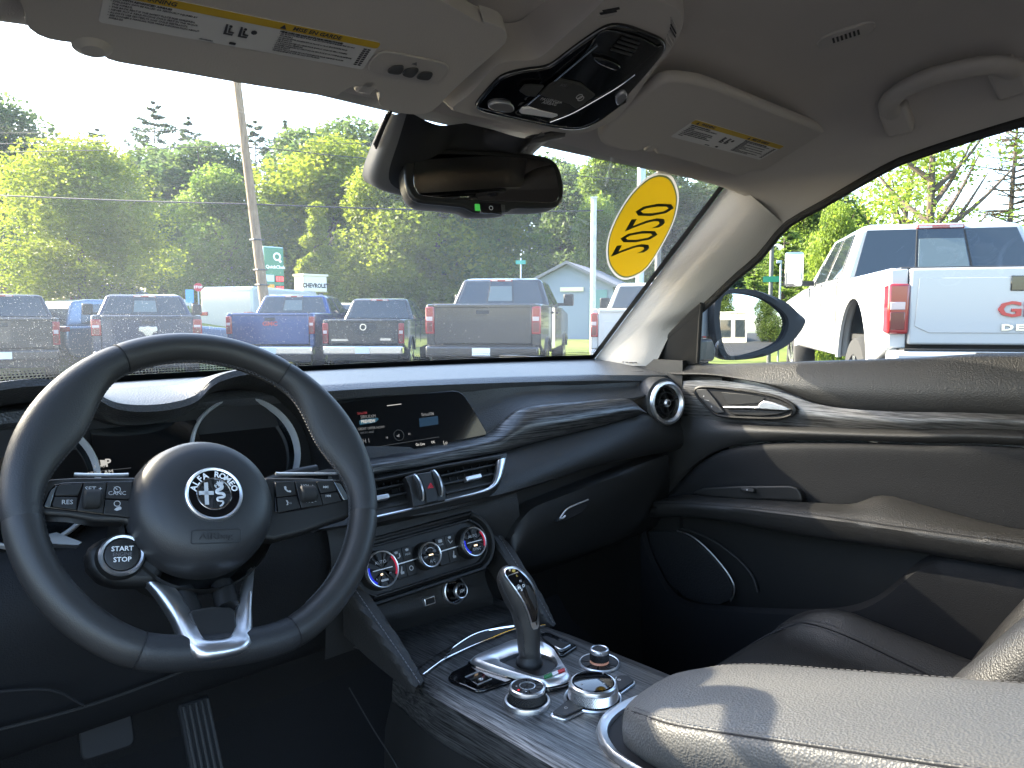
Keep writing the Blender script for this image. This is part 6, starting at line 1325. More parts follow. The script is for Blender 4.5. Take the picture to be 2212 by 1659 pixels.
# the driver's door, standing open ahead of the camera's left
da = R(62); dh = V((-.80, 1.03, 0)); dx_ = V((-math.sin(da), -math.cos(da), 0)); dn2 = V((-math.cos(da), math.sin(da), 0))
df = Frame(dh, dx_, V((0, 0, 1)), dx_.cross(V((0, 0, 1)))); dd = empty('driver_door', dh, 'driver door standing open beside the driver seat', 'car door')
boxf('door_skin', df, .02, 1.12, .34, 1.19, .02, .08, M['body'], dd, bevel=.012); boxf('door_trim', df, .04, 1.10, .36, 1.18, -.06, .018, M['insert'], dd, bevel=.02); boxf('door_armrest', df, .25, 1.0, .88, .95, -.12, -.055, M['seat'], dd, bevel=.02)
tube('window_frame', [df(.03, 1.18, .02), df(.28, 1.42, .0), df(.55, 1.54, -.02), df(.9, 1.56, -.02), df(1.08, 1.5, .0), df(1.11, 1.19, .02)], .018, M['rubber'], dd, n=40, seg=8)
loft('window_pane', [[df(.05, 1.185, .03), df(.5, 1.185, .03), df(1.10, 1.185, .03)], [df(.28, 1.41, .0), df(.6, 1.53, -.02), df(1.07, 1.49, .0)]], M['side'], dd, n=16)

# ================================================================ parked vehicles
M['tyre'] = mat('tyre', (.018, .018, .018), .85, bump=('noise', 60, .5)); M['rimm'] = mat('alloy', (.55, .56, .58), .25, metal=.9); M['carglass'] = mat('tinted_glass', (.024, .032, .038), .04, coat=.6)
M['cleft'] = mat('lighter_glass', (.10, .125, .125), .05, coat=.5); M['lampred'] = mat('tail_lamp_red', (.22, .006, .009), .12, coat=.8); M['lampwhite'] = mat('tail_lamp_white', (.45, .36, .36), .12, coat=.8)
M['amber_m'] = mat('amber_marker', (.45, .16, .02), .2, coat=.6); M['lampdeep'] = mat('tail_lamp_deep', (.09, .004, .005), .15, coat=.8); M['bumperc'] = mat('bumper_chrome', (.72, .73, .75), .14, metal=1); M['under'] = mat('underbody', (.010, .010, .010), .8); M['plate_w'] = mat('number_plate', (.65, .66, .66), .5)
def paint(nm, c, metal=.25): return mat(nm, c, .25, metal=metal, coat=.8)
def ground_at(u, Z):
    return CAM_POS + (V((math.sin(CAM_YAW), math.cos(CAM_YAW), 0)) + _r * ((u - CX) / FPX)) * Z
LF_ = lambda: Frame((0, 0, 0), (1, 0, 0), (0, 1, 0), (0, 0, 1))
def wheel_part(par, x, y, r, w):
    s = 1 if x > 0 else -1; f = Frame((x, y, r), (0, 1, 0), (0, 0, 1), (s, 0, 0))
    g = bpy.data.objects.new('wheel', None); COL.objects.link(g); g.parent = par
    def L(nm, prof, m, seg=32): o = lathe(nm, f, prof, M[m], None, seg=seg); o.parent = g; return o
    L('tyre', [(r * .62, -w), (r * .93, -w), (r, -w * .75), (r, -w * .2), (r * .95, 0), (r * .66, .005)], 'tyre', 36)
    L('rim', [(r * .66, .004), (r * .62, -.03), (r * .60, -.05), (r * .2, -.045), (0, -.03)], 'under', 28)
    for k in range(6):
        q = k * math.pi / 3; ff = f.moved(0, 0, 0, q); o = prism('spoke', [ff(-.035, r * .08, -.02), ff(.035, r * .08, -.02), ff(.055, r * .64, -.008), ff(-.055, r * .64, -.008)], f.n * .012, M['rimm']); o.parent = g
    L('hub_cap', [(0, .002), (r * .13, 0), (r * .15, -.03)], 'rimm', 18)
def pickup(label, loc, h, col, W=2.0, zt=1.33, zb=.70, roof=1.84, Lb=1.75, Lc=2.35, L=5.7, lamp=(.16, .42), lampz=None, chrome=True, wr=.40, name='pickup_truck', badge=None, split=False, cap=False, gate_in=None, group='pickup trucks parked in a row across the lot', z0=0, lift=0):
    t = empty(name, (loc.x, loc.y, z0), label, 'truck', group, rz=-R(h)); p_ = col
    hw = W / 2; belt = zt + .02; hood = zt - .10; F0 = WORLD
    A = lambda o: (setattr(o, 'parent', t), o)[1]
    y_r, y_f = 1.12, L - .95; ra = wr + .09 + .08 * lift; zs_ = zb - .18; zca = wr + .20 * lift; a0 = math.degrees(math.asin(max(-.9, min(.9, (zs_ - zca) / ra))))
    def arch(yc, r, n=10): return [(yc + r * math.cos(R(a)), zca + r * math.sin(R(a))) for a in [a0 + i * (180 - 2 * a0) / n for i in range(n + 1)]]
    poly = [(.02, zb - .05), (0, zt), (.06, zt + .02), (Lb, zt + .02), (Lb + .04, belt), (Lb + Lc, belt), (L - .12, hood), (L, hood - .15), (L, zs_ + .05)]
    poly += arch(y_f, ra) + arch(y_r, ra)
    for s in (-1, 1):
        A(prism('side_panel', [V((s * hw, y, z)) for y, z in poly], (-s * .10, 0, 0), p_, None, bevel=.035, segs=3))
        o = A(tube('wheel_arch', [V((s * (hw + .004), y, z)) for y, z in arch(y_r, ra - .01, 14)], .028, M['plastic'] if not lift else p_, None, n=24, seg=6)); o = A(tube('wheel_arch', [V((s * (hw + .004), y, z)) for y, z in arch(y_f, ra - .01, 14)], .028, M['plastic'] if not lift else p_, None, n=24, seg=6))
        for yy in (y_r, y_f): wheel_part(t, s * (hw - .01), yy, wr, .26)
        # door lines and handles
        for yy in (Lb + .10, Lb + 1.05): A(boxf('door_handle', WORLD, s * hw - .01, s * hw + .03, yy + .05, yy + .27, belt - .16, belt - .12, p_, None, bevel=.01))
        A(tube('door_gap', [V((s * (hw + .001), Lb + .92, belt)), V((s * (hw + .001), Lb + .90, zs_ + .15))], .006, M['under'], None, n=2, seg=4)); A(tube('door_gap', [V((s * (hw + .001), Lb + .0, belt)), V((s * (hw + .001), Lb - .0, zs_ + .15))], .006, M['under'], None, n=2, seg=4))
        # door mirror
        mm = A(boxf('door_mirror', WORLD, *(sorted((s * (hw + .08), s * (hw + .30)))), Lb + Lc - .62, Lb + Lc - .50, belt + .02, belt + (.28 if not lift else .44), M['plastic'] if not lift else M['bumperc'], None, bevel=.03))
        A(boxf('mirror_arm', WORLD, *(sorted((s * (hw - .05), s * (hw + .1)))), Lb + Lc - .6, Lb + Lc - .53, belt + .02, belt + .08, M['plastic'], None))
    A(boxf('underbody', WORLD, -hw + .28, hw - .28, .1, L - .1, zs_ - .02, zt - .2, M['under'], None)); A(boxf('bed_floor', WORLD, -hw + .09, hw - .09, .05, Lb, zb, zb + .05, M['under'], None))
    A(boxf('bonnet', WORLD, -hw + .05, hw - .05, Lb + Lc - .15, L - .03, zs_ + .1, hood + .02, p_, None, bevel=.08, segs=3)); A(boxf('cabin_body', WORLD, -hw + .08, hw - .08, Lb + .02, Lb + Lc, zb, belt - .01, p_, None))
    # tailgate
    gi = gate_in or hw * .13; tg = A(boxf('tailgate', WORLD, -hw + gi, hw - gi, -.03, .05, zb, zt + .015, p_, None, bevel=.018, segs=3)); TF = Frame((0, -.031, 0), (1, 0, 0), (0, 0, 1), (0, -1, 0))
    def B(o): o.parent = tg; return o
    if not lift:
        B(plate('gate_pressing', TF, rrect(-hw + gi + .09, hw - gi - .09, zb + .06, zt - .20, .04), -.002, .008, p_, None, bevel=.006)); B(boxf('gate_spoiler', TF, -hw + gi + .01, hw - gi - .01, zt - .045, zt + .01, .0, .022, p_, None, bevel=.012))
    if badge: badge(TF, B, zb, zt, hw)
    B(boxf('handle', TF, -.12, .12, zt - .16, zt - .09, -.005, .012, M['plastic'], None, bevel=.008))
    for s in (-1, 1): A(boxf('corner_post', WORLD, *sorted((s * (hw - gi + .006), s * (hw - .02))), .0, .12, zb - .03, zt + .012, p_, None, bevel=.012))
    A(boxf('bed_cover', WORLD, -hw + .10, hw - .10, .06, Lb + .02, zt + .005, zt + .03, M['plastic'], None, bevel=.01))
    # lamps
    lw, lh = lamp; lz = lampz if lampz else zt - .06
    for s in (-1, 1):
        x0, x1 = sorted((s * (hw - gi + .0), s * (hw + .006)))
        lm = A(boxf('tail_lamp', WORLD, x0 + .005, x1, -.045, .10, lz - lh, lz, M['lampred'], None, bevel=.02, segs=3))
        o = boxf('lamp_lens', WORLD, x0 + .02, x1 - .03, -.048, -.03, lz - lh * .52, lz - lh * .36, M['lampwhite'], None, bevel=.006); o.parent = lm
        o = boxf('lamp_cell', WORLD, x0 + .02, x1 - .03, -.047, -.03, lz - lh * .92, lz - lh * .56, M['lampdeep'], None, bevel=.006); o.parent = lm
    # bumper
    bm_ = A(boxf('bumper', WORLD, -hw + .02, hw - .02, -.16, .10, zb - .24, zb - .04, M['bumperc'] if chrome else p_, None, bevel=.04, segs=3))
    o = boxf('number_plate', WORLD, -.16, .16, -.168, -.155, zb - .21, zb - .07, M['plate_w'], None); o.parent = bm_
    o = boxf('step_pad', WORLD, -hw + .1, hw - .1, -.14, .05, zb - .043, zb - .030, M['under'], None); o.parent = bm_
    A(boxf('lower_valance', WORLD, -hw + .10, hw - .10, -.05, .10, zb - .40, zb - .22, M['under'], None, bevel=.03))
    # cab
    tb, tt = hw - .05, hw - .24; y0, y1 = Lb + .0, Lb + Lc + .05; ry0, ry1 = Lb + .22, Lb + Lc - .80
    if cap: y0 = .06; ry0 = .40
    base = [V((-tb, y0, belt - .02)), V((tb, y0, belt - .02)), V((tb, y1, belt - .02)), V((-tb, y1, belt - .02))]; top = [V((-tt, ry0, roof - .04)), V((tt, ry0, roof - .04)), V((tt, ry1, roof - .04)), V((-tt, ry1, roof - .04))]
    crown_ = [V((p.x * .82, p.y + (.12 if p.y < Lb + 1 else -.12), roof)) for p in top]
    vs = base + top + crown_; fs = [(0, 1, 5, 4), (1, 2, 6, 5), (2, 3, 7, 6), (3, 0, 4, 7), (4, 5, 9, 8), (5, 6, 10, 9), (6, 7, 11, 10), (7, 4, 8, 11), (8, 9, 10, 11)]
    A(mk('cab_shell', vs, fs, p_, None, bevel=.05, segs=3))
    def face(nm, c, m, ins, push, par=None, a=0, b=1, v0=0, v1=1):
        P0, P1, P2, P3 = c; bl = lambda u_, v_: (P0.lerp(P1, u_)).lerp(P3.lerp(P2, u_), v_); n_ = (P1 - P0).cross(P3 - P0).normalized(); q = [bl(a + ins[0], v0 + ins[1]), bl(b - ins[0], v0 + ins[1]), bl(b - ins[2], v1 - ins[3]), bl(a + ins[2], v1 - ins[3])]
        if n_.dot(P0 - V((0, (y0 + y1) / 2, roof - .5))) < 0: n_ = -n_
        o = prism(nm, [p + n_ * .004 for p in q], n_ * push, m, None, bevel=.004); o.parent = par or t; return o
    rw = face('rear_window', (base[0], base[1], top[1], top[0]), M['carglass'], (.05, .10, .05, .06), .01)
    if split:
        face('sliding_pane', (base[0], base[1], top[1], top[0]), M['cleft'], (0, .20, 0, .24), .014, rw, .37, .63)
        for u_ in (.36, .64): face('pane_frame', (base[0], base[1], top[1], top[0]), M['under'], (0, .12, 0, .08), .013, rw, u_ - .006, u_ + .006)
    for c in ((base[1], base[2], top[2], top[1]), (base[3], base[0], top[0], top[3])):
        f0 = (c[0].y < c[1].y)
        if f0: face('side_window', c, M['carglass'], (.02, .10, .02, .10), .008, None, .06, .42); face('side_window', c, M['carglass'], (.02, .10, .02, .10), .008, None, .45, .80)
        else: face('side_window', c, M['carglass'], (.02, .10, .02, .10), .008, None, .20, .55); face('side_window', c, M['carglass'], (.02, .10, .02, .10), .008, None, .58, .94)
    face('windscreen', (base[2], base[3], top[3], top[2]), M['carglass'], (.05, .08, .05, .06), .008)
    bl_ = A(boxf('brake_light', WORLD, -.22, .22, ry0 - .035, ry0 + .03, roof - .07, roof - .03, M['lampred'], None, bevel=.01)); o = boxf('cargo_lamp', WORLD, -.2, -.08, ry0 - .038, ry0, roof - .062, roof - .038, M['lampwhite'], None); o.parent = bl_; o = boxf('cargo_lamp', WORLD, .08, .2, ry0 - .038, ry0, roof - .062, roof - .038, M['lampwhite'], None); o.parent = bl_
    if lift:
        for s in (-1, 1):
            for yy in (y_r + .62, y_f + .62): A(boxf('side_marker', WORLD, *sorted((s * hw - s * .01, s * (hw + .012))), yy - .07, yy + .07, zca + .34, zca + .39, M['amber_m'], None, bevel=.008))
        o = boxf('bumper_step', WORLD, -.42, .42, -.17, -.15, zb - .22, zb - .05, M['under'], None, bevel=.01); o.parent = bm_
    return t
def letters(s, size, zz, m, x=0, bold=.004, sx=1.2, al='CENTER'):
    def f(TF, B, zb, zt, hw): B(text('badge', s, TF, x, zz, size, m, None, .012, al, bold, sx, ext=.006, ws=False))
    return f
def multi(*fs_):
    def f(*a):
        for g in fs_: g(*a)
    return f
def ram_badge(TF, B, zb, zt, hw):
    z = (zb + zt) / 2 + .03; B(plate('badge', TF, [(-.07, z + .08), (-.15, z + .09), (-.17, z), (-.10, z - .03), (-.05, z - .10), (.05, z - .10), (.10, z - .03), (.17, z), (.15, z + .09), (.07, z + .08), (0, z + .10)], .0, .02, M['bumperc'], None, bevel=.006))
def nissan_badge(TF, B, zb, zt, hw):
    z = zt - .17; B(plate('badge_panel', TF, smooth2([(-.26, z + .10), (.26, z + .10), (.20, z - .12), (-.20, z - .12)], 24), .0, .012, M['plastic'], None)); B(lathe('badge', TF.moved(0, z + .02, .012), [(.055, 0), (.055, .01), (.075, .01), (.075, 0)], M['bumperc'], None, seg=24)); B(text('badge', 'NISSAN', TF, 0, z - .08, .06, M['under'], None, .014, bold=.002, ext=.003, ws=False)); B(boxf('badge', TF, .38, .62, zb + .08, zb + .13, .0, .01, M['bumperc'], None)); B(boxf('badge', TF, -.72, -.35, zb + .07, zb + .11, .0, .01, M['bumperc'], None))
blk = paint('black_paint', (.010, .011, .013)); navy = paint('navy_paint', (.012, .022, .050), .4); blue = paint('blue_paint', (.012, .045, .16), .4); dblk = paint('dark_graphite_paint', (.016, .018, .020), .4); wht = paint('white_paint', (.36, .365, .37), 0); slate = paint('slate_blue_paint', (.10, .15, .22), .4)
M['gmcred'] = mat('red_badge', (.38, .02, .02), .3, coat=.5)
pickup('black pickup truck at the far left edge beside the slate blue car', ground_at(5, 15.0), 11, blk, zt=1.29, roof=1.84, lamp=(.16, .48), chrome=False)
pickup('dark navy pickup truck with silver emblem on its tailgate', ground_at(322, 15.0), 17, navy, W=1.98, zt=1.34, roof=1.83, lamp=(.2, .32), badge=ram_badge, split=True, gate_in=.17)
pickup('bright blue pickup truck in front of the white van', ground_at(586, 17.3), 44, blue, W=2.02, zt=1.40, roof=1.90, lamp=(.17, .40), badge=letters('GMC', .13, 1.17, M['gmcred']), split=True)
pickup('black mid-size pickup truck with chrome bumper and roof cap', ground_at(786, 17.0), 45, dblk, W=1.84, zt=1.25, zb=.72, roof=1.80, lamp=(.12, .46), badge=nissan_badge, gate_in=.13)
pickup('large black pickup truck with tall red tail lamps beside the grey house', ground_at(1043, 13.3), 53, blk, W=2.06, zt=1.53, zb=.85, roof=2.10, lamp=(.13, .48), lampz=1.50, wr=.43, split=True, gate_in=.16, chrome=False)
pickup('white pickup truck partly hidden behind the windscreen pillar', ground_at(1402, 13.0), 58, wht, W=2.03, zt=1.45, zb=.80, roof=2.0, lamp=(.16, .42), split=True, chrome=False)
def denali(TF, B, zb, zt, hw):
    B(text('badge', 'GMC', TF, 0, zt - .30, .155, M['gmcred'], None, .013, bold=.004, sx=1.45, ext=.007, ws=False)); B(text('badge', 'DENALI', TF, 0, zb + .13, .062, M['bumperc'], None, .012, bold=.003, sx=1.8, ext=.004, spacing=1.2, ws=False))
    B(plate('lower_panel', TF, [(-.78, zt - .06), (-.80, zt - .42), (-.70, zt - .47), (.70, zt - .47), (.80, zt - .42), (.78, zt - .06)], 0, .006, wht, None, bevel=.004))
    B(boxf('camera_handle', TF, -.17, .17, zt - .16, zt - .05, .004, .016, M['gloss'], None, bevel=.01))
pickup('tall white heavy duty pickup truck just outside the passenger window', ground_at(2226, 5.55), 57, wht, W=1.98, zt=1.52, zb=.96, roof=2.13, Lb=2.0, L=6.3, z0=.14, lamp=(.2, .38), lampz=1.42, wr=.50, split=True, gate_in=.15, chrome=False, badge=denali, lift=1)

# cars and the van: extruded from their side view, glass let in
def car(name, label, cat, loc, h, col, prof, glass_, W=1.85, wy_=(.85, 3.6), wr=.34, z0=0, tail=True):
    t = empty(name, (loc.x, loc.y, z0), label, cat, None, rz=-R(h)); A = lambda o: (setattr(o, 'parent', t), o)[1]; hw = W / 2
    low = [p for p in prof]; A(prism('body', [V((-hw, y, z)) for y, z in low], (W, 0, 0), col, None, bevel=.07, segs=3))
    gy = [V((0, y, z)) for y, z in glass_['cab']]
    zmin = min(z for y, z in glass_['cab']); zmax = max(z for y, z in glass_['cab']); vs = []; k = len(gy)
    for s in (-1, 1):
        for p in gy: vs.append(V((s * (hw - .05 - .17 * (p.z - zmin) / (zmax - zmin)), p.y, p.z)))
    fs = [tuple(range(k)), tuple(range(2 * k - 1, k - 1, -1))] + [(i, (i + 1) % k, (i + 1) % k + k, i + k) for i in range(k)]
    A(mk('cabin', vs, fs, col, None, bevel=.05, segs=3))
    for q in glass_['side']:
        for s in (-1, 1):
            A(prism('side_window', [V((s * (hw - .046 - .17 * (z - zmin) / (zmax - zmin)), y, z)) for y, z in q], (s * .012, 0, .002), M['carglass'], None, bevel=.004))
    for q in glass_['ends']:
        (ya, za), (yb, zb_) = q; wa = hw - .12 - .17 * (za - zmin) / (zmax - zmin); wb = hw - .12 - .17 * (zb_ - zmin) / (zmax - zmin); c = V((0, (gy[0].y + gy[-1].y) / 2, zmin)); pts = [V((-wa, ya, za)), V((wa, ya, za)), V((wb, yb, zb_)), V((-wb, yb, zb_))]; n_ = (pts[1] - pts[0]).cross(pts[3] - pts[0]).normalized()
        if n_.z < 0: n_ = -n_
        A(prism('window', [p + n_ * .003 for p in pts], n_ * .012, M['carglass'], None, bevel=.004))
    for yy in wy_:
        for s in (-1, 1):
            wheel_part(t, s * (hw + .01), yy, wr, .22); A(tube('wheel_arch', [V((s * (hw + .003), yy + (wr + .05) * math.cos(R(a)), wr + (wr + .05) * math.sin(R(a)))) for a in range(0, 181, 15)], .035, M['plastic'], None, n=20, seg=6))
    for s in (-1, 1):
        A(boxf('tail_lamp', WORLD, *sorted((s * (hw - .30), s * (hw + .004))), prof[1][0] - .02, prof[1][0] + .12, glass_['lz'] - .12, glass_['lz'], M['lampred'], None, bevel=.02)); A(boxf('door_mirror', WORLD, *sorted((s * hw, s * (hw + .18))), glass_['my'], glass_['my'] + .12, zmin + .02, zmin + .16, M['plastic'], None, bevel=.03))
    A(boxf('bumper', WORLD, -hw + .05, hw - .05, prof[1][0] - .06, prof[1][0] + .1, .38, .56, M['plastic'], None, bevel=.03))
    return t
suv_prof = [(0.1, .45), (0, .70), (.02, 1.12), (3.4, 1.12), (4.55, 1.02), (4.75, .8), (4.75, .40), (.3, .36)]
suv_g = dict(cab=[(.06, 1.10), (.30, 1.70), (.7, 1.76), (2.3, 1.74), (3.35, 1.10)], side=[[(.42, 1.17), (.52, 1.62), (1.15, 1.66), (1.15, 1.17)], [(1.25, 1.17), (1.25, 1.66), (1.95, 1.65), (1.95, 1.17)], [(2.05, 1.17), (2.05, 1.64), (2.35, 1.62), (3.0, 1.17)]], ends=[((.09, 1.16), (.27, 1.62)), ((3.27, 1.15), (2.42, 1.66))], lz=1.1, my=2.75)
sed_prof = [(0.1, .35), (0, .6), (.03, .92), (3.4, .92), (4.4, .82), (4.6, .6), (4.6, .33), (.3, .30)]
sed_g = dict(cab=[(.55, .90), (1.1, 1.38), (1.5, 1.43), (2.2, 1.41), (3.1, .90)], side=[[(.95, .97), (1.25, 1.32), (1.75, 1.36), (1.75, .97)], [(1.83, .97), (1.83, 1.36), (2.2, 1.34), (2.85, .97)]], ends=[((.62, .95), (1.05, 1.33)), ((3.02, .95), (2.27, 1.36))], lz=.88, my=2.6)
van_prof = [(.05, .45), (0, .6), (.03, 1.95), (.2, 2.05), (3.7, 2.0), (4.0, 1.2), (4.6, 1.05), (4.85, .8), (4.85, .45), (.3, .40)]
van_g = dict(cab=[(2.9, 1.3), (3.0, 1.9), (3.62, 1.9), (3.98, 1.3)], side=[[(3.1, 1.35), (3.15, 1.82), (3.58, 1.82), (3.85, 1.35)]], ends=[((3.99, 1.35), (3.68, 1.85))], lz=1.25, my=3.9)
car('parked_car', 'slate blue sport utility car side on behind the two left trucks', 'car', ground_at(95, 18.2), 75, slate, suv_prof, suv_g, wy_=(1.05, 3.75), wr=.39, W=1.95)
car('cargo_van', 'plain white cargo van behind the wooden utility pole', 'van', ground_at(490, 24.0), 62, wht, van_prof, van_g, W=1.98, wr=.36, z0=.25)
silver = paint('silver_car_paint', (.42, .43, .45), .6)
car('parked_car', 'silver car just seen above the roofs left of the navy truck', 'car', ground_at(150, 30), 95, silver, sed_prof, sed_g, z0=1.25)
car('parked_car', 'pale car just behind the bright blue truck cab', 'car', ground_at(745, 27), 40, wht, sed_prof, sed_g, z0=.45)
car('parked_car', 'dark blue car beyond the door mirror', 'car', ground_at(1680, 20), 100, navy, sed_prof, sed_g, z0=.35)

# ================================================================ ground, verge, buildings, poles, signs
boxf('ground', WORLD, -500, 700, -500, 900, -.4, 0, mat('asphalt', (.055, .055, .057), .9, bump=('noise', 30, .3), var=(.8, .25)))['kind'] = 'structure'
def hgt(az, r):
    H = 1.75 - 1.35 * smst((az - 26) / 16); H += .25 * smst((az - 58) / 20); return H * smst((r - 19) / 12) + max(0, r - 45) * .012
vs, fs = [], []; azs = [-40 + i * 2 for i in range(86)]; rs_ = [18.5, 19.5, 21, 23, 25, 27, 29, 31, 35, 40, 50, 70, 110, 200, 420]
for r_ in rs_:
    for a_ in azs: vs.append(V((CAM_POS.x + r_ * math.sin(R(a_)), r_ * math.cos(R(a_)), .008 + hgt(a_, r_))))
na = len(azs); fs = [(j * na + i, j * na + i + 1, (j + 1) * na + i + 1, (j + 1) * na + i) for j in range(len(rs_) - 1) for i in range(na - 1)]
M['grass'] = mat('grass', (.10, .13, .028), .9, spec=.2, bump=('noise', 8, 1.0), var=(.7, .35))
tag(mk('grass_bank', vs, fs, M['grass']), kind='structure')
def gpos(u, Z):
    p = ground_at(u, Z); az = math.degrees(math.atan2(p.x - CAM_POS.x, p.y)); r_ = math.hypot(p.x - CAM_POS.x, p.y); return V((p.x, p.y, .008 + (hgt(az, r_) if r_ > 18.5 else 0)))
# street on the bank
vs, fs = [], []
for a_ in azs:
    for r_ in (33.0, 40.0): vs.append(V((CAM_POS.x + r_ * math.sin(R(a_)), r_ * math.cos(R(a_)), .05 + hgt(a_, 34) )))
fs = [(2 * i, 2 * i + 1, 2 * i + 3, 2 * i + 2) for i in range(na - 1)]
tag(mk('street', vs, fs, mat('street_asphalt', (.09, .09, .09), .9)), kind='structure')
def vz(v, Z): return CAM_POS.z + (688 - v) / FPX * Z
def facing(u, Z, turn=0):
    p = ground_at(u, Z); az = math.atan2(p.x - CAM_POS.x, p.y) + R(turn); n = V((-math.sin(az), -math.cos(az), 0)); x = V((math.cos(az), -math.sin(az), 0)); return Frame(V((p.x, p.y, 0)), x, V((0, 0, 1)), n)
def mpx(Z): return Z / FPX
# wooden utility pole and its wires
M['wood'] = mat('weathered_wood', (.23, .155, .095), .9, bump=('noise', 40, .6, (1, 1, .08)), var=(20, .3, (1, 1, .1)))
Zp = 20.5
b0 = ground_at(576, Zp); up_p = ground_at(529, Zp); topz = vz(60, Zp); b0z = 0.2
pole = empty('utility_pole', (b0.x, b0.y, 0), 'weathered wooden utility pole leaning a little left behind the white van', 'pole')
def along(z): t = (z - vz(672, Zp)) / (vz(185, Zp) - vz(672, Zp)); return b0.lerp(up_p, t).to_2d()
pp = [V((*along(z), z)) for z in (0, 2, 4, 6, topz)]
tube('shaft', pp, lambda t: .145 - .055 * t, M['wood'], pole, n=30, seg=16)
for z in (2.2, 2.6, 3.4): boxf('band', Frame((*along(z), z), (1, 0, 0), (0, 1, 0), (0, 0, 1)), -.15, .15, -.15, .15, -.02, .02, M['btn'], pole, bevel=.02)
M['wire'] = mat('wire', (.02, .02, .022), .7)
def wire(lab, pts, r=.012): tag(tube('overhead_wire', [vpt(u, v, Z) for u, v, Z in pts], r, M['wire'], None, n=40, seg=5), lab, 'wire', 'overhead wires')
def vpt(u, v, Z): p = ground_at(u, Z); return V((p.x, p.y, vz(v, Z)))
wire('thick overhead wire crossing the big round tree', ((-300, 415, 24), (0, 428, 22), (300, 440, 21), (556, 447, 20.5), (850, 457, 21), (1150, 462, 22), (1300, 460, 23)), .022)
wire('upper overhead wire running to the pole across the pines', ((-300, 352, 24), (0, 340, 22), (280, 334, 21), (540, 328, 20.5), (800, 352, 21), (1400, 400, 24)))
wire('middle overhead wire left of the pole below the sky', ((-300, 332, 24), (0, 322, 22), (250, 318, 21), (538, 305, 20.5)), .009)
wire('topmost thin overhead wire left of the pole', ((-300, 306, 26), (0, 300, 24), (250, 297, 22), (535, 290, 20.5)), .007)
wire('thin overhead wire falling right from the pole', ((536, 300, 20.5), (700, 318, 21), (900, 330, 22), (1400, 380, 24)), .007)
wire('slanting overhead wire seen through the passenger window', ((1600, 470, 24), (1780, 440, 24), (1880, 405, 24), (2100, 330, 24)), .010)
wire('level overhead wire seen through the passenger window', ((1600, 438, 26), (1850, 441, 26), (2300, 430, 26)), .010)
# metal poles on the right
def post(name, lab, u, Z, vtop, w, m, u2=None, cat='pole'):
    f = facing(u, Z); z1 = vz(vtop, Z); o = empty(name, f.o, lab, cat); d = ((u2 or u) - u) * mpx(Z)
    tube('shaft', [f(d, 0, 0), f(0, z1, 0)], w * mpx(Z) / 2, m, o, n=8, seg=14); return o, f
M['galv'] = mat('galvanised_steel', (.36, .43, .48), .5, metal=.4); M['palewood'] = mat('pale_post', (.50, .50, .48), .85, var=(6, .2)); M['darkpole'] = mat('dark_pole', (.12, .12, .12), .6)
o, f = post('light_pole', 'pale blue steel light pole above the yellow sticker', 1380, 18, 250, 17, M['galv']); boxf('base_flange', f, -.2, .2, 0, .05, -.2, .2, M['galv'], o)
o, f = post('light_pole', 'grey steel light pole just right of the pale blue one', 1418, 22, 260, 13, M['darkpole']); boxf('base_flange', f, -.2, .2, 0, .05, -.2, .2, M['darkpole'], o)
o, f = post('timber_post', 'pale timber post beside the grey house', 1280, 20, 435, 12, M['palewood']); boxf('post_cap', f, -.09, .09, vz(435, 20), vz(432, 20), -.09, .09, M['palewood'], o)
o, f = post('street_sign', 'green street name sign on a tall pole seen through the passenger window', 1661, 19, 515, 9, M['darkpole'], cat='sign')
M['sgreen'] = mat('sign_green', (.01, .22, .12), .5); pl_ = boxf('sign_plate', f, -16.5 * mpx(19), 16.5 * mpx(19), vz(611, 19), vz(599, 19), .05, .07, M['sgreen'], o)
o, f = post('lamp_post', 'thin lamp post beside the green street sign', 1681, 21, 565, 4, M['galv']); boxf('lamp_head', f, -.12, .03, vz(571, 21), vz(565, 21), -.05, .05, M['galv'], o, bevel=.01)
o, f = post('street_sign', 'small green street sign above the large black truck', 1125, 34, 560, 3, M['galv'], cat='sign'); boxf('sign_plate', f, -11 * mpx(34), 10 * mpx(34), vz(573, 34), vz(565, 34), .05, .08, mat('sign_teal', (.05, .30, .24), .5), o)
# stop sign
o, f = post('stop_sign', 'red octagonal stop sign beyond the navy truck', 433, 30, 614, 3, M['galv'], cat='sign'); r8 = 9.5 * mpx(30); zc_ = vz(622, 30)
plate('sign_plate', f, [(r8 * math.cos(R(22.5 + 45 * k)), zc_ + r8 * math.sin(R(22.5 + 45 * k))) for k in range(8)], .05, .07, mat('stop_red', (.50, .03, .04), .5), o); text('lettering', 'STOP', f, 0, zc_, r8 * .75, M['white'], o, .072, bold=.004)
o, f = post('blue_sign', 'small pale blue sign panel left of the stop sign', 414, 27, 628, 2, M['galv'], cat='sign'); boxf('sign_plate', f, -8 * mpx(27), 8 * mpx(27), vz(655, 27), vz(627, 27), .05, .09, mat('sky_blue_panel', (.10, .33, .60), .5), o)
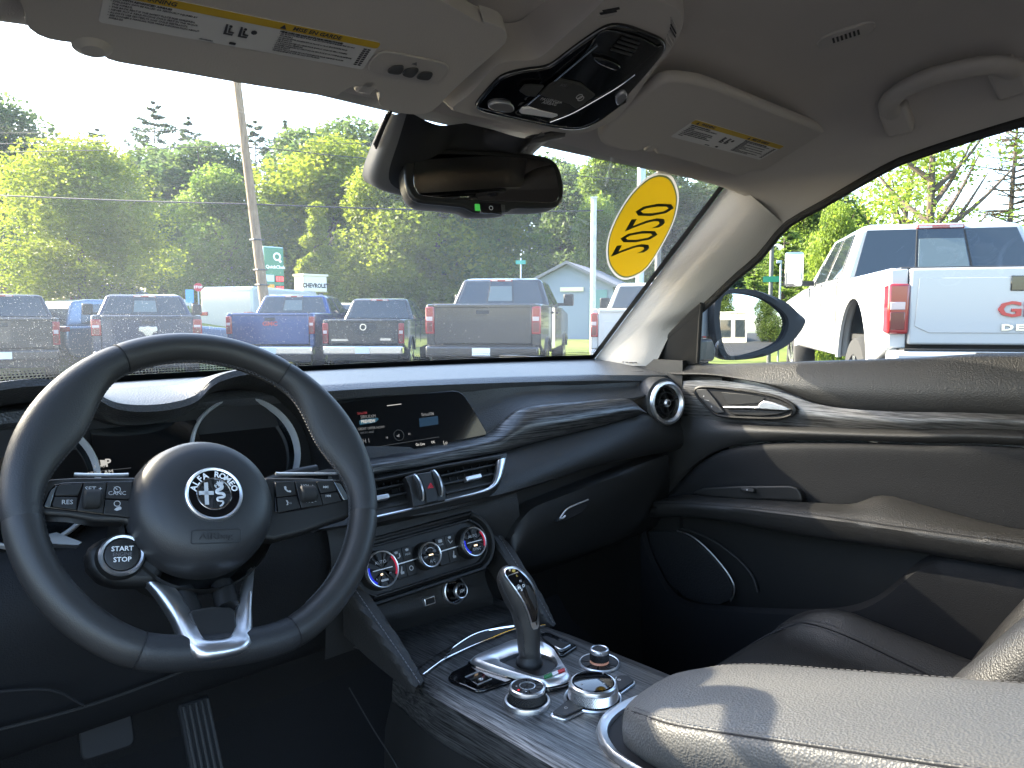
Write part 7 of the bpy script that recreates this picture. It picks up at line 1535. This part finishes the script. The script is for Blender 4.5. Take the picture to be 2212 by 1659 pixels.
# fuel station sign
Zs = 32.0; f = facing(597, Zs, -28); k = mpx(Zs); fs_ = empty('fuel_station_sign', f.o, 'tall green fuel station price sign just right of the utility pole', 'sign')
M['fgreen'] = mat('station_green', (.02, .16, .085), .4); M['fblue'] = mat('pale_blue_side', (.45, .62, .75), .5)
boxf('cabinet', f, -24 * k, 22 * k, 0, vz(536, Zs), -.6, 0, M['fblue'], fs_, bevel=.03); boxf('face', f, -23 * k, 21 * k, vz(638, Zs), vz(538, Zs), .001, .04, M['fgreen'], fs_)
lathe('emblem', f.moved(6 * k, vz(557, Zs), .042), [(5.5 * k, 0), (5.5 * k, .02), (9 * k, .02), (9 * k, 0)], M['white'], fs_, seg=28); boxf('emblem_tail', f.moved(11 * k, vz(564, Zs), .042, -.8), -.06, .12, -.05, .05, 0, .02, M['white'], fs_)
text('lettering', 'QuickChek', f, 2 * k, vz(579, Zs), .19, M['white'], fs_, .045, bold=.006); M['ledred'] = mat('led_red', (.4, .02, .02), .5, emit=((1, .05, .05), .6)); M['porange'] = mat('price_orange', (.65, .30, .02), .5)
boxf('price_panel', f, -20 * k, -2 * k, vz(610, Zs), vz(596, Zs), .041, .05, M['fblue'], fs_); boxf('price_panel', f, -20 * k, -2 * k, vz(632, Zs), vz(616, Zs), .041, .05, M['porange'], fs_)
for v0, tx_ in ((604, '3.29'), (625, '3.89')): boxf('price_display', f, 0, 20 * k, vz(v0 + 7, Zs), vz(v0 - 7, Zs), .041, .05, M['under'], fs_); [boxf('price_digit', f, (3 + 6 * j) * k, (7 + 6 * j) * k, vz(v0 + 5, Zs), vz(v0 - 5, Zs), .051, .056, M['ledred'], fs_) for j in range(3)]
# dealer sign
Zs = 30.0; f = facing(686, Zs, -30); k = mpx(Zs); ds = empty('dealer_sign', f.o, 'cream box sign with black lettering below the conical tree', 'sign'); M['cream'] = mat('cream_panel', (.62, .57, .42), .6)
boxf('cabinet', f, -30 * k, 26 * k, vz(632, Zs), vz(597, Zs), -.7, 0, M['cream'], ds, bevel=.02); boxf('face', f, -28 * k, 24 * k, vz(630, Zs), vz(601, Zs), .001, .03, M['paper'], ds); boxf('top_ledge', f, -32 * k, 28 * k, vz(598, Zs), vz(594, Zs), -.75, .06, M['cream'], ds)
text('lettering', 'CHEVROLET', f, -2 * k, vz(619, Zs), .23, M['under'], ds, .034, bold=.012, sx=.9)
for s in (-1, 1): boxf('leg', f, s * 20 * k - .08, s * 20 * k + .08, 0, vz(632, Zs), -.4, -.25, M['darkpole'], ds)
# buildings
def gable_house(name, lab, u, Z, turn, w, d, zw, zr, wall, roofm, wins=(), z0=0.0, over=.3):
    f = facing(u, Z, turn); t = empty(name, f.o, lab, 'building')
    mk('wall', [f(a, b, c) for c in (0, -d) for a, b in ((-w / 2, 0), (w / 2, 0), (w / 2, zw), (0, zr), (-w / 2, zw))], [(0, 1, 2, 3, 4), (9, 8, 7, 6, 5), (0, 5, 6, 1), (1, 6, 7, 2), (2, 7, 8, 3), (3, 8, 9, 4), (4, 9, 5, 0)], wall, t, smooth=False)
    for s in (-1, 1):
        sl = (zr - zw) / (w / 2); e = [f(0, zr + .02, over), f(s * (w / 2 + over), zw - over * sl + .02, over), f(s * (w / 2 + over), zw - over * sl + .02, -d - over), f(0, zr + .02, -d - over)]
        prism('roof', e, (0, 0, .12), roofm, t)
    for (a, b, ww, hh) in wins:
        o = boxf('window', f, a - ww / 2 - .08, a + ww / 2 + .08, b - hh / 2 - .08, b + hh / 2 + .08, 0, .03, M['paper'], t); boxf('pane', f, a - ww / 2, a + ww / 2, b - hh / 2, b + hh / 2, .031, .04, M['carglass'], o)
    return t, f
M['gsiding'] = mat('grey_siding', (.20, .24, .30), .8, bump=('noise', 3, .3, (.1, .1, 8))); M['shingle'] = mat('shingle_roof', (.17, .17, .18), .9, bump=('noise', 6, .6)); M['pale'] = mat('pale_siding', (.52, .55, .55), .8); M['brown'] = mat('brown_brick', (.16, .10, .075), .9); M['darkroof'] = mat('dark_roof', (.05, .055, .07), .85, bump=('noise', 6, .6))
t, f = gable_house('grey_house', 'grey blue gabled house beside the large black truck', 1225, 32, 14, 3.9, 8, vz(622, 32), vz(574, 32), M['gsiding'], M['shingle'], ()); boxf('shop_sign', f, -.3, .7, vz(631, 32), vz(622, 32), .02, .08, M['cream'], t); boxf('door', f, .95, 1.7, 0.3, vz(628, 32), .02, .06, mat('teal_door', (.10, .22, .22), .5), t)
t, f = gable_house('pale_gabled_shop', 'low shop with pale gable behind the stop sign', 505, 42, -12, 2.6, 3.2, vz(618, 42), vz(584, 42), M['pale'], M['shingle'], ()); boxf('fascia_board', f, -2.2, 1.6, vz(628, 42), vz(620, 42), .1, .16, M['brown'], t); boxf('shop_wing', f, -2.2, 1.6, 0, vz(628, 42), -2.5, -.1, M['brown'], t)
t, f = gable_house('dark_station_building', 'dark roofed building with bright green stripe at the left edge', 15, 36, 4, 3.4, 5, vz(600, 36), vz(545, 36), M['darkroof'], M['darkroof'], ()); boxf('green_stripe', f, -1.9, 1.75, vz(566, 36), vz(559, 36), .02, .1, mat('bright_green', (.12, .50, .05), .5), t); boxf('shop_front', f, -1.5, 1.5, 0.5, vz(612, 36), .02, .08, M['brown'], t)
# behind the car, where the door mirror looks
f = Frame((4.6, -32, 0), (-1, 0, 0), (0, 0, 1), (0, 1, 0)); sh = empty('showroom', f.o, 'cream showroom building behind the car, seen in the door mirror', 'building')
M['stucco'] = mat('cream_stucco', (.62, .60, .46), .8); boxf('wall', f, 0, 7, 0, 3.8, -10, 0, M['stucco'], sh); boxf('roof', f, -.2, 7.2, 3.8, 4.0, -10.2, .2, M['paper'], sh)
for k_ in range(3): w_ = boxf('window', f, .2 + k_ * 2.2, 1.9 + k_ * 2.2, .6, 3.0, 0, .05, M['darkpole'], sh); boxf('pane', f, .3 + k_ * 2.2, 1.8 + k_ * 2.2, .7, 2.9, .051, .06, M['carglass'], w_)
cb = boxf('rear_quarter', WORLD, .66, .80, -2.6, -.56, .35, 1.22, M['body'], bevel=.05); tag(cb, 'silver rear side of the car behind the passenger door', kind='structure')
rw_ = boxf('rear_side_window', WORLD, .62, .74, -2.2, -.56, 1.22, 1.56, M['carglass'], bevel=.04); tag(rw_, 'dark rear side window of the car behind the passenger door', kind='structure')

# ================================================================ trees
def leafmat(nm, c1, c2, tr=.4):
    m = bpy.data.materials.new(nm); m.use_nodes = True; nt = m.node_tree; b = nt.nodes['Principled BSDF']; out = nt.nodes['Material Output']; b.inputs['Roughness'].default_value = .6; b.inputs['Specular IOR Level'].default_value = .25
    tc = nt.nodes.new('ShaderNodeTexCoord'); no = nt.nodes.new('ShaderNodeTexNoise'); no.inputs['Scale'].default_value = .9; no.inputs['Detail'].default_value = 6; nt.links.new(tc.outputs['Object'], no.inputs[0])
    cr = nt.nodes.new('ShaderNodeValToRGB'); cr.color_ramp.elements[0].position = .35; cr.color_ramp.elements[1].position = .65; cr.color_ramp.elements[0].color = (*c1, 1); cr.color_ramp.elements[1].color = (*c2, 1); nt.links.new(no.outputs[0], cr.inputs[0]); nt.links.new(cr.outputs[0], b.inputs['Base Color'])
    tl = nt.nodes.new('ShaderNodeBsdfTranslucent'); tm_ = nt.nodes.new('ShaderNodeMix'); tm_.data_type = 'RGBA'; tm_.blend_type = 'MULTIPLY'; tm_.inputs[0].default_value = 1; tm_.inputs[7].default_value = (1.5, 1.55, 1.0, 1); nt.links.new(cr.outputs[0], tm_.inputs[6]); nt.links.new(tm_.outputs[2], tl.inputs[0]); mx = nt.nodes.new('ShaderNodeMixShader'); mx.inputs[0].default_value = tr; nt.links.new(b.outputs[0], mx.inputs[1]); nt.links.new(tl.outputs[0], mx.inputs[2]); nt.links.new(mx.outputs[0], out.inputs[0]); return m
M['bark'] = mat('bark', (.09, .07, .055), .95, bump=('noise', 30, .8, (1, 1, .2)))
LM = dict(yellow=leafmat('leaf_yellow_green', (.11, .145, .018), (.19, .22, .03), .55), mid=leafmat('leaf_green', (.075, .125, .03), (.135, .18, .04), .55), dark=leafmat('leaf_dark_green', (.055, .09, .045), (.10, .135, .06), .52), pine=leafmat('pine_needles', (.035, .055, .035), (.065, .09, .05), .35), spring=leafmat('leaf_spring_green', (.12, .17, .03), (.20, .26, .05), .5), brown=leafmat('dry_needles', (.08, .06, .03), (.14, .11, .05), .3))
def leaf_mesh(nm, lobes, count, size, rd, flat=.6):
    """many small leaf sprays through the volume of the lobes; lobes = [(centre, radii)]"""
    vs, fs = [], []; tot = sum(l[1][0] * l[1][1] * l[1][2] for l in lobes) or 1
    for c, r_ in lobes:
        k = int(count * (r_[0] * r_[1] * r_[2]) / tot)
        for _ in range(k):
            d = V((rd.gauss(0, 1), rd.gauss(0, 1), rd.gauss(0, 1))).normalized(); q = rd.random() ** .33; q = .35 + .65 * q; p = V((c[0] + d.x * r_[0] * q, c[1] + d.y * r_[1] * q, c[2] + d.z * r_[2] * q))
            if rd.random() < .12: p += d * rd.uniform(0, .25) * r_[0]
            a = V((rd.gauss(0, 1), rd.gauss(0, 1), rd.gauss(0, .5))).normalized(); b = a.cross(V((rd.gauss(0, 1), rd.gauss(0, 1), rd.gauss(0, 1)))).normalized(); s = size * rd.uniform(.6, 1.4); i = len(vs)
            vs += [p - a * s, p + b * s * flat, p + a * s, p - b * s * flat]; fs.append((i, i + 1, i + 2, i + 3))
    me = bpy.data.meshes.new(nm); me.from_pydata([tuple(v) for v in vs], [], fs); me.update(); return me
def trunk_mesh(nm, H, r0, rd, limbs, spread):
    o_ = []; P0 = [V((0, 0, 0)), V((rd.uniform(-.1, .1), rd.uniform(-.1, .1), H * .35)), V((rd.uniform(-.2, .2), rd.uniform(-.2, .2), H * .7)), V((0, 0, H * .93))]
    a = tube('trunk', P0, lambda t: r0 * (1 - .85 * t), M['bark'], None, n=14, seg=8); o_.append(a)
    for k in range(limbs):
        z = H * rd.uniform(.22, .7); q = rd.random() * 6.28; L_ = spread * rd.uniform(.5, 1) ; o_.append(tube('trunk', [V((0, 0, z)), V((math.cos(q) * L_ * .5, math.sin(q) * L_ * .5, z + H * .10)), V((math.cos(q) * L_, math.sin(q) * L_, z + H * .24))], lambda t: r0 * .38 * (1 - .8 * t), M['bark'], None, n=8, seg=6))
    j = join(o_); me = j.data; bpy.data.objects.remove(j); return me
TREE = {}
def deciduous(key, H, Wd, nl, count, size, seed, low=.18, cone=False, sparse=False):
    rd = random.Random(seed); lobes = []
    for _ in range(nl):
        t = rd.random(); z = H * (low + (1 - low) * t * .95); env = (1 - t) ** .8 if cone else math.sin(math.pi * (.18 + .80 * t)) ** .7
        q = rd.random() * 6.28; rr_ = Wd / 2 * env * rd.uniform(.25, .8); s = Wd * rd.uniform(.13, .24) * (.7 if cone else 1) * (.6 if sparse else 1); lobes.append(((rr_ * math.cos(q), rr_ * math.sin(q), z), (s, s, s * rd.uniform(.65, .95))))
    TREE[key] = (trunk_mesh('trunk', H, H * .018 + .06, rd, 12 if sparse else 7, Wd * .38), leaf_mesh('crown', lobes, count, size, rd))
def conifer(key, H, Wd, whorls, seed, sparse=1.0, top=.25, needles=46, size=.22, base_z=.12):
    rd = random.Random(seed); vs, fs = [], []; tr_ = [tube('trunk', [V((0, 0, 0)), V((rd.uniform(-.1, .1), 0, H * .5)), V((0, 0, H))], lambda t: (H * .012 + .05) * (1 - .9 * t), M['bark'], None, n=12, seg=7)]
    for w in range(whorls):
        t = w / (whorls - 1); z = H * (base_z + (1 - base_z) * t); L_ = Wd / 2 * (1 - t) ** top * (.75 + .5 * rd.random()) * (1 if t < .9 else .4); nb = 5
        for b in range(nb):
            if rd.random() > sparse: continue
            q = rd.random() * 6.28; L2 = L_ * rd.uniform(.55, 1.1); tip = V((math.cos(q) * L2, math.sin(q) * L2, z + L2 * rd.uniform(-.05, .35))); base = V((0, 0, z)); tr_.append(tube('trunk', [base, tip], lambda t: .035 * (1 - .7 * t), M['bark'], None, n=3, seg=4, caps=False))
            for _ in range(needles):
                u_ = .25 + .75 * rd.random() ** .7; p = base.lerp(tip, u_) + V((rd.gauss(0, .20), rd.gauss(0, .20), rd.gauss(0, .10))) * (L2 * .35 + .3); a = V((math.cos(q) + rd.gauss(0, .6), math.sin(q) + rd.gauss(0, .6), rd.gauss(.15, .35))).normalized(); bb = a.cross(V((rd.gauss(0, 1), rd.gauss(0, 1), rd.gauss(0, 1)))).normalized(); s = size * rd.uniform(.6, 1.3); i = len(vs); vs += [p - a * s, p + bb * s * .35, p + a * s, p - bb * s * .35]; fs.append((i, i + 1, i + 2, i + 3))
    j = join(tr_); tm = j.data; bpy.data.objects.remove(j); me = bpy.data.meshes.new('crown'); me.from_pydata([tuple(v) for v in vs], [], fs); me.update(); TREE[key] = (tm, me)
deciduous('maple', 8.2, 7.6, 70, 56000, .085, 11, low=.12); deciduous('round', 11, 9, 42, 30000, .14, 12); deciduous('tall', 13, 8, 46, 30000, .15, 13); deciduous('cone', 6, 3.0, 38, 14000, .08, 14, low=.08, cone=True); deciduous('bushy', 8, 8, 40, 30000, .11, 15, low=.1)
deciduous('sparse', 7.0, 5.0, 70, 9000, .055, 16, low=.25, sparse=True); conifer('pine', 18, 9, 26, 21, .9, .30, 90, .17); conifer('spruce', 9, 4.5, 26, 22, 1.0, .9, 40, .16, .05); conifer('bare', 10, 5.6, 44, 23, .85, .8, 40, .05, .05)
def tree(key, lm, lab, u, Z, vtop, grp, turn=0, wid=1.0, z0=None):
    tm, cm = TREE[key]; p = gpos(u, Z); H = max(v.co.z for v in tm.vertices); zt_ = vz(vtop, Z); s = (zt_ - (p.z if z0 is None else z0)) / H
    t = empty({'pine': 'pine_tree', 'spruce': 'spruce_tree', 'bare': 'conifer_tree'}.get(key, 'broadleaf_tree'), (p.x, p.y, p.z if z0 is None else z0), lab, 'tree', grp, rz=turn); t.scale = (s * wid, s * wid, s)
    for nm, me, m in (('trunk', tm, M['bark']), ('crown', cm, LM[lm])):
        o = bpy.data.objects.new(nm, me); COL.objects.link(o); o.parent = t
        if not me.materials: me.materials.append(m)
        o.material_slots[0].link = 'OBJECT'; o.material_slots[0].material = m
    return t
G1, G2 = 'trees beyond the street', 'trees outside the passenger window'
tree('maple', 'yellow', 'big round yellow green tree behind the left trucks', 185, 29, 350, G1, .4, 1.12)
for i, (key, lm, lab, u, Z, vt, wd) in enumerate((
    ('round', 'dark', 'dark leafy tree at the left edge behind the big round tree', 20, 46, 280, 1.0), ('tall', 'dark', 'dark tree at the far left edge against the sky', -110, 48, 300, 1.0), ('pine', 'pine', 'tallest pine tree against the sky left of the pole', 352, 56, 236, .9), ('pine', 'pine', 'broad pine tree rising above the round tree', 232, 54, 292, 1.0),
    ('pine', 'pine', 'short pine between the tallest pine and the pole', 425, 60, 268, .8), ('pine', 'pine', 'pine tree just behind the utility pole', 565, 58, 276, .9), ('pine', 'pine', 'pine tree right of the utility pole', 628, 57, 275, .9), ('tall', 'dark', 'dark tree below the tallest pine', 330, 52, 360, 1.3),
    ('tall', 'dark', 'dark tree left of the pole base', 450, 50, 345, 1.3), ('tall', 'dark', 'dark tree right of the pole top', 690, 52, 325, 1.3), ('round', 'dark', 'dark tree left of the mirror housing', 780, 56, 330, 1.2), ('round', 'dark', 'dark tree behind the mirror', 900, 58, 350, 1.3),
    ('tall', 'dark', 'dark tree directly under the rear-view mirror', 1010, 56, 380, 1.4), ('round', 'dark', 'dark tree right of the rear-view mirror', 1190, 54, 395, 1.1), ('tall', 'dark', 'dark tree behind the grey house', 1240, 48, 400, 1.1), ('tall', 'dark', 'dark tree behind the yellow sticker', 1420, 50, 400, 1.3), ('round', 'dark', 'dark tree beside the upper windscreen pillar', 1530, 50, 430, 1.2),
    ('bushy', 'mid', 'green tree left of the utility pole', 490, 42, 420, 1.0), ('bushy', 'yellow', 'yellow green tree right of the utility pole top', 720, 46, 372, 1.2), ('round', 'mid', 'green tree filling the gap above the blue truck', 620, 44, 440, .9), ('cone', 'yellow', 'small conical yellow green tree above the cream sign', 692, 36, 462, 1.15),
    ('bushy', 'yellow', 'yellow green tree left of the large black truck', 830, 40, 425, 1.0), ('bushy', 'yellow', 'bright bushy tree above the large black truck', 945, 41, 400, 1.1), ('bushy', 'mid', 'bushy green tree just left of the grey house', 1070, 42, 420, 1.0), ('round', 'mid', 'low green tree above the mid-size truck', 770, 43, 520, 1.0),
    ('tall', 'mid', 'tall bright tree left of the sticker', 1322, 44, 345, .75), ('bushy', 'mid', 'lower green tree behind the timber post', 1290, 40, 480, .7), ('round', 'dark', 'dark leafy mass behind the stop sign', 400, 46, 470, 1.2))):
    tree(key, lm, lab, u, Z, vt, G1, i * 1.3, wd)
for i, (key, lm, lab, u, Z, vt, wd) in enumerate((
    ('spruce', 'mid', 'spruce tree left of the street sign', 1625, 30, 490, 1.2), ('spruce', 'mid', 'spruce tree right of the street sign', 1690, 31, 455, 1.3), ('spruce', 'dark', 'dark spruce behind the street sign', 1655, 36, 470, 1.3), ('round', 'mid', 'round green tree behind the tall white truck mirror', 1740, 34, 438, .9), ('bushy', 'mid', 'low tree between spruces and white truck', 1810, 33, 470, .9),
    ('bushy', 'spring', 'bright spring green bush beside the white truck cab', 1800, 17, 505, .5), ('sparse', 'spring', 'thin leaved tree with several bare stems above the white truck', 2000, 17, 215, 1.0), ('sparse', 'spring', 'second thin leaved tree left of the bare conifer', 1945, 19, 300, .8), ('bare', 'brown', 'brown nearly bare conifer at the right edge', 2172, 18, 190, 1.0), ('bushy', 'dark', 'dark hedge tree behind the bare conifer', 2240, 30, 520, 1.2))):
    tree(key, lm, lab, u, Z, vt, G2, i * 1.7 + .5, wd)
# trees behind the car for the door mirror
for i, (x, y, key, lm) in enumerate(((9, -34, 'bushy', 'mid'), (15, -38, 'tall', 'yellow'), (22, -36, 'bushy', 'mid'), (1, -42, 'round', 'mid'), (29, -40, 'tall', 'mid'))):
    tm, cm = TREE[key]; t = empty('broadleaf_tree', (x, y, 0), ['leafy tree behind the car beside the showroom', 'tall yellow green tree behind the car', 'bushy tree behind the car', 'round tree behind the showroom', 'tall green tree far behind the car'][i], 'tree', 'trees behind the car', rz=i)
    t.scale = (.62,) * 3 if key == 'tall' else (.8,) * 3
    for nm, me, m in (('trunk', tm, M['bark']), ('crown', cm, LM[lm])):
        o = bpy.data.objects.new(nm, me); COL.objects.link(o); o.parent = t; o.material_slots[0].link = 'OBJECT'; o.material_slots[0].material = m

# the street tree ahead of the car's left corner that dapples the sun on the cabin
tm, cm = TREE['sparse']; t = empty('broadleaf_tree', (CAM_POS.x - 9.6, 20.6, 0), 'tall street tree standing outside the view ahead of the driver side', 'tree', 'trees beyond the street', rz=2.1); t.scale = (2.1, 2.1, 2.3)
for nm, me, m in (('trunk', tm, M['bark']), ('crown', cm, LM['mid'])):
    o = bpy.data.objects.new(nm, me); COL.objects.link(o); o.parent = t; o.material_slots[0].link = 'OBJECT'; o.material_slots[0].material = m
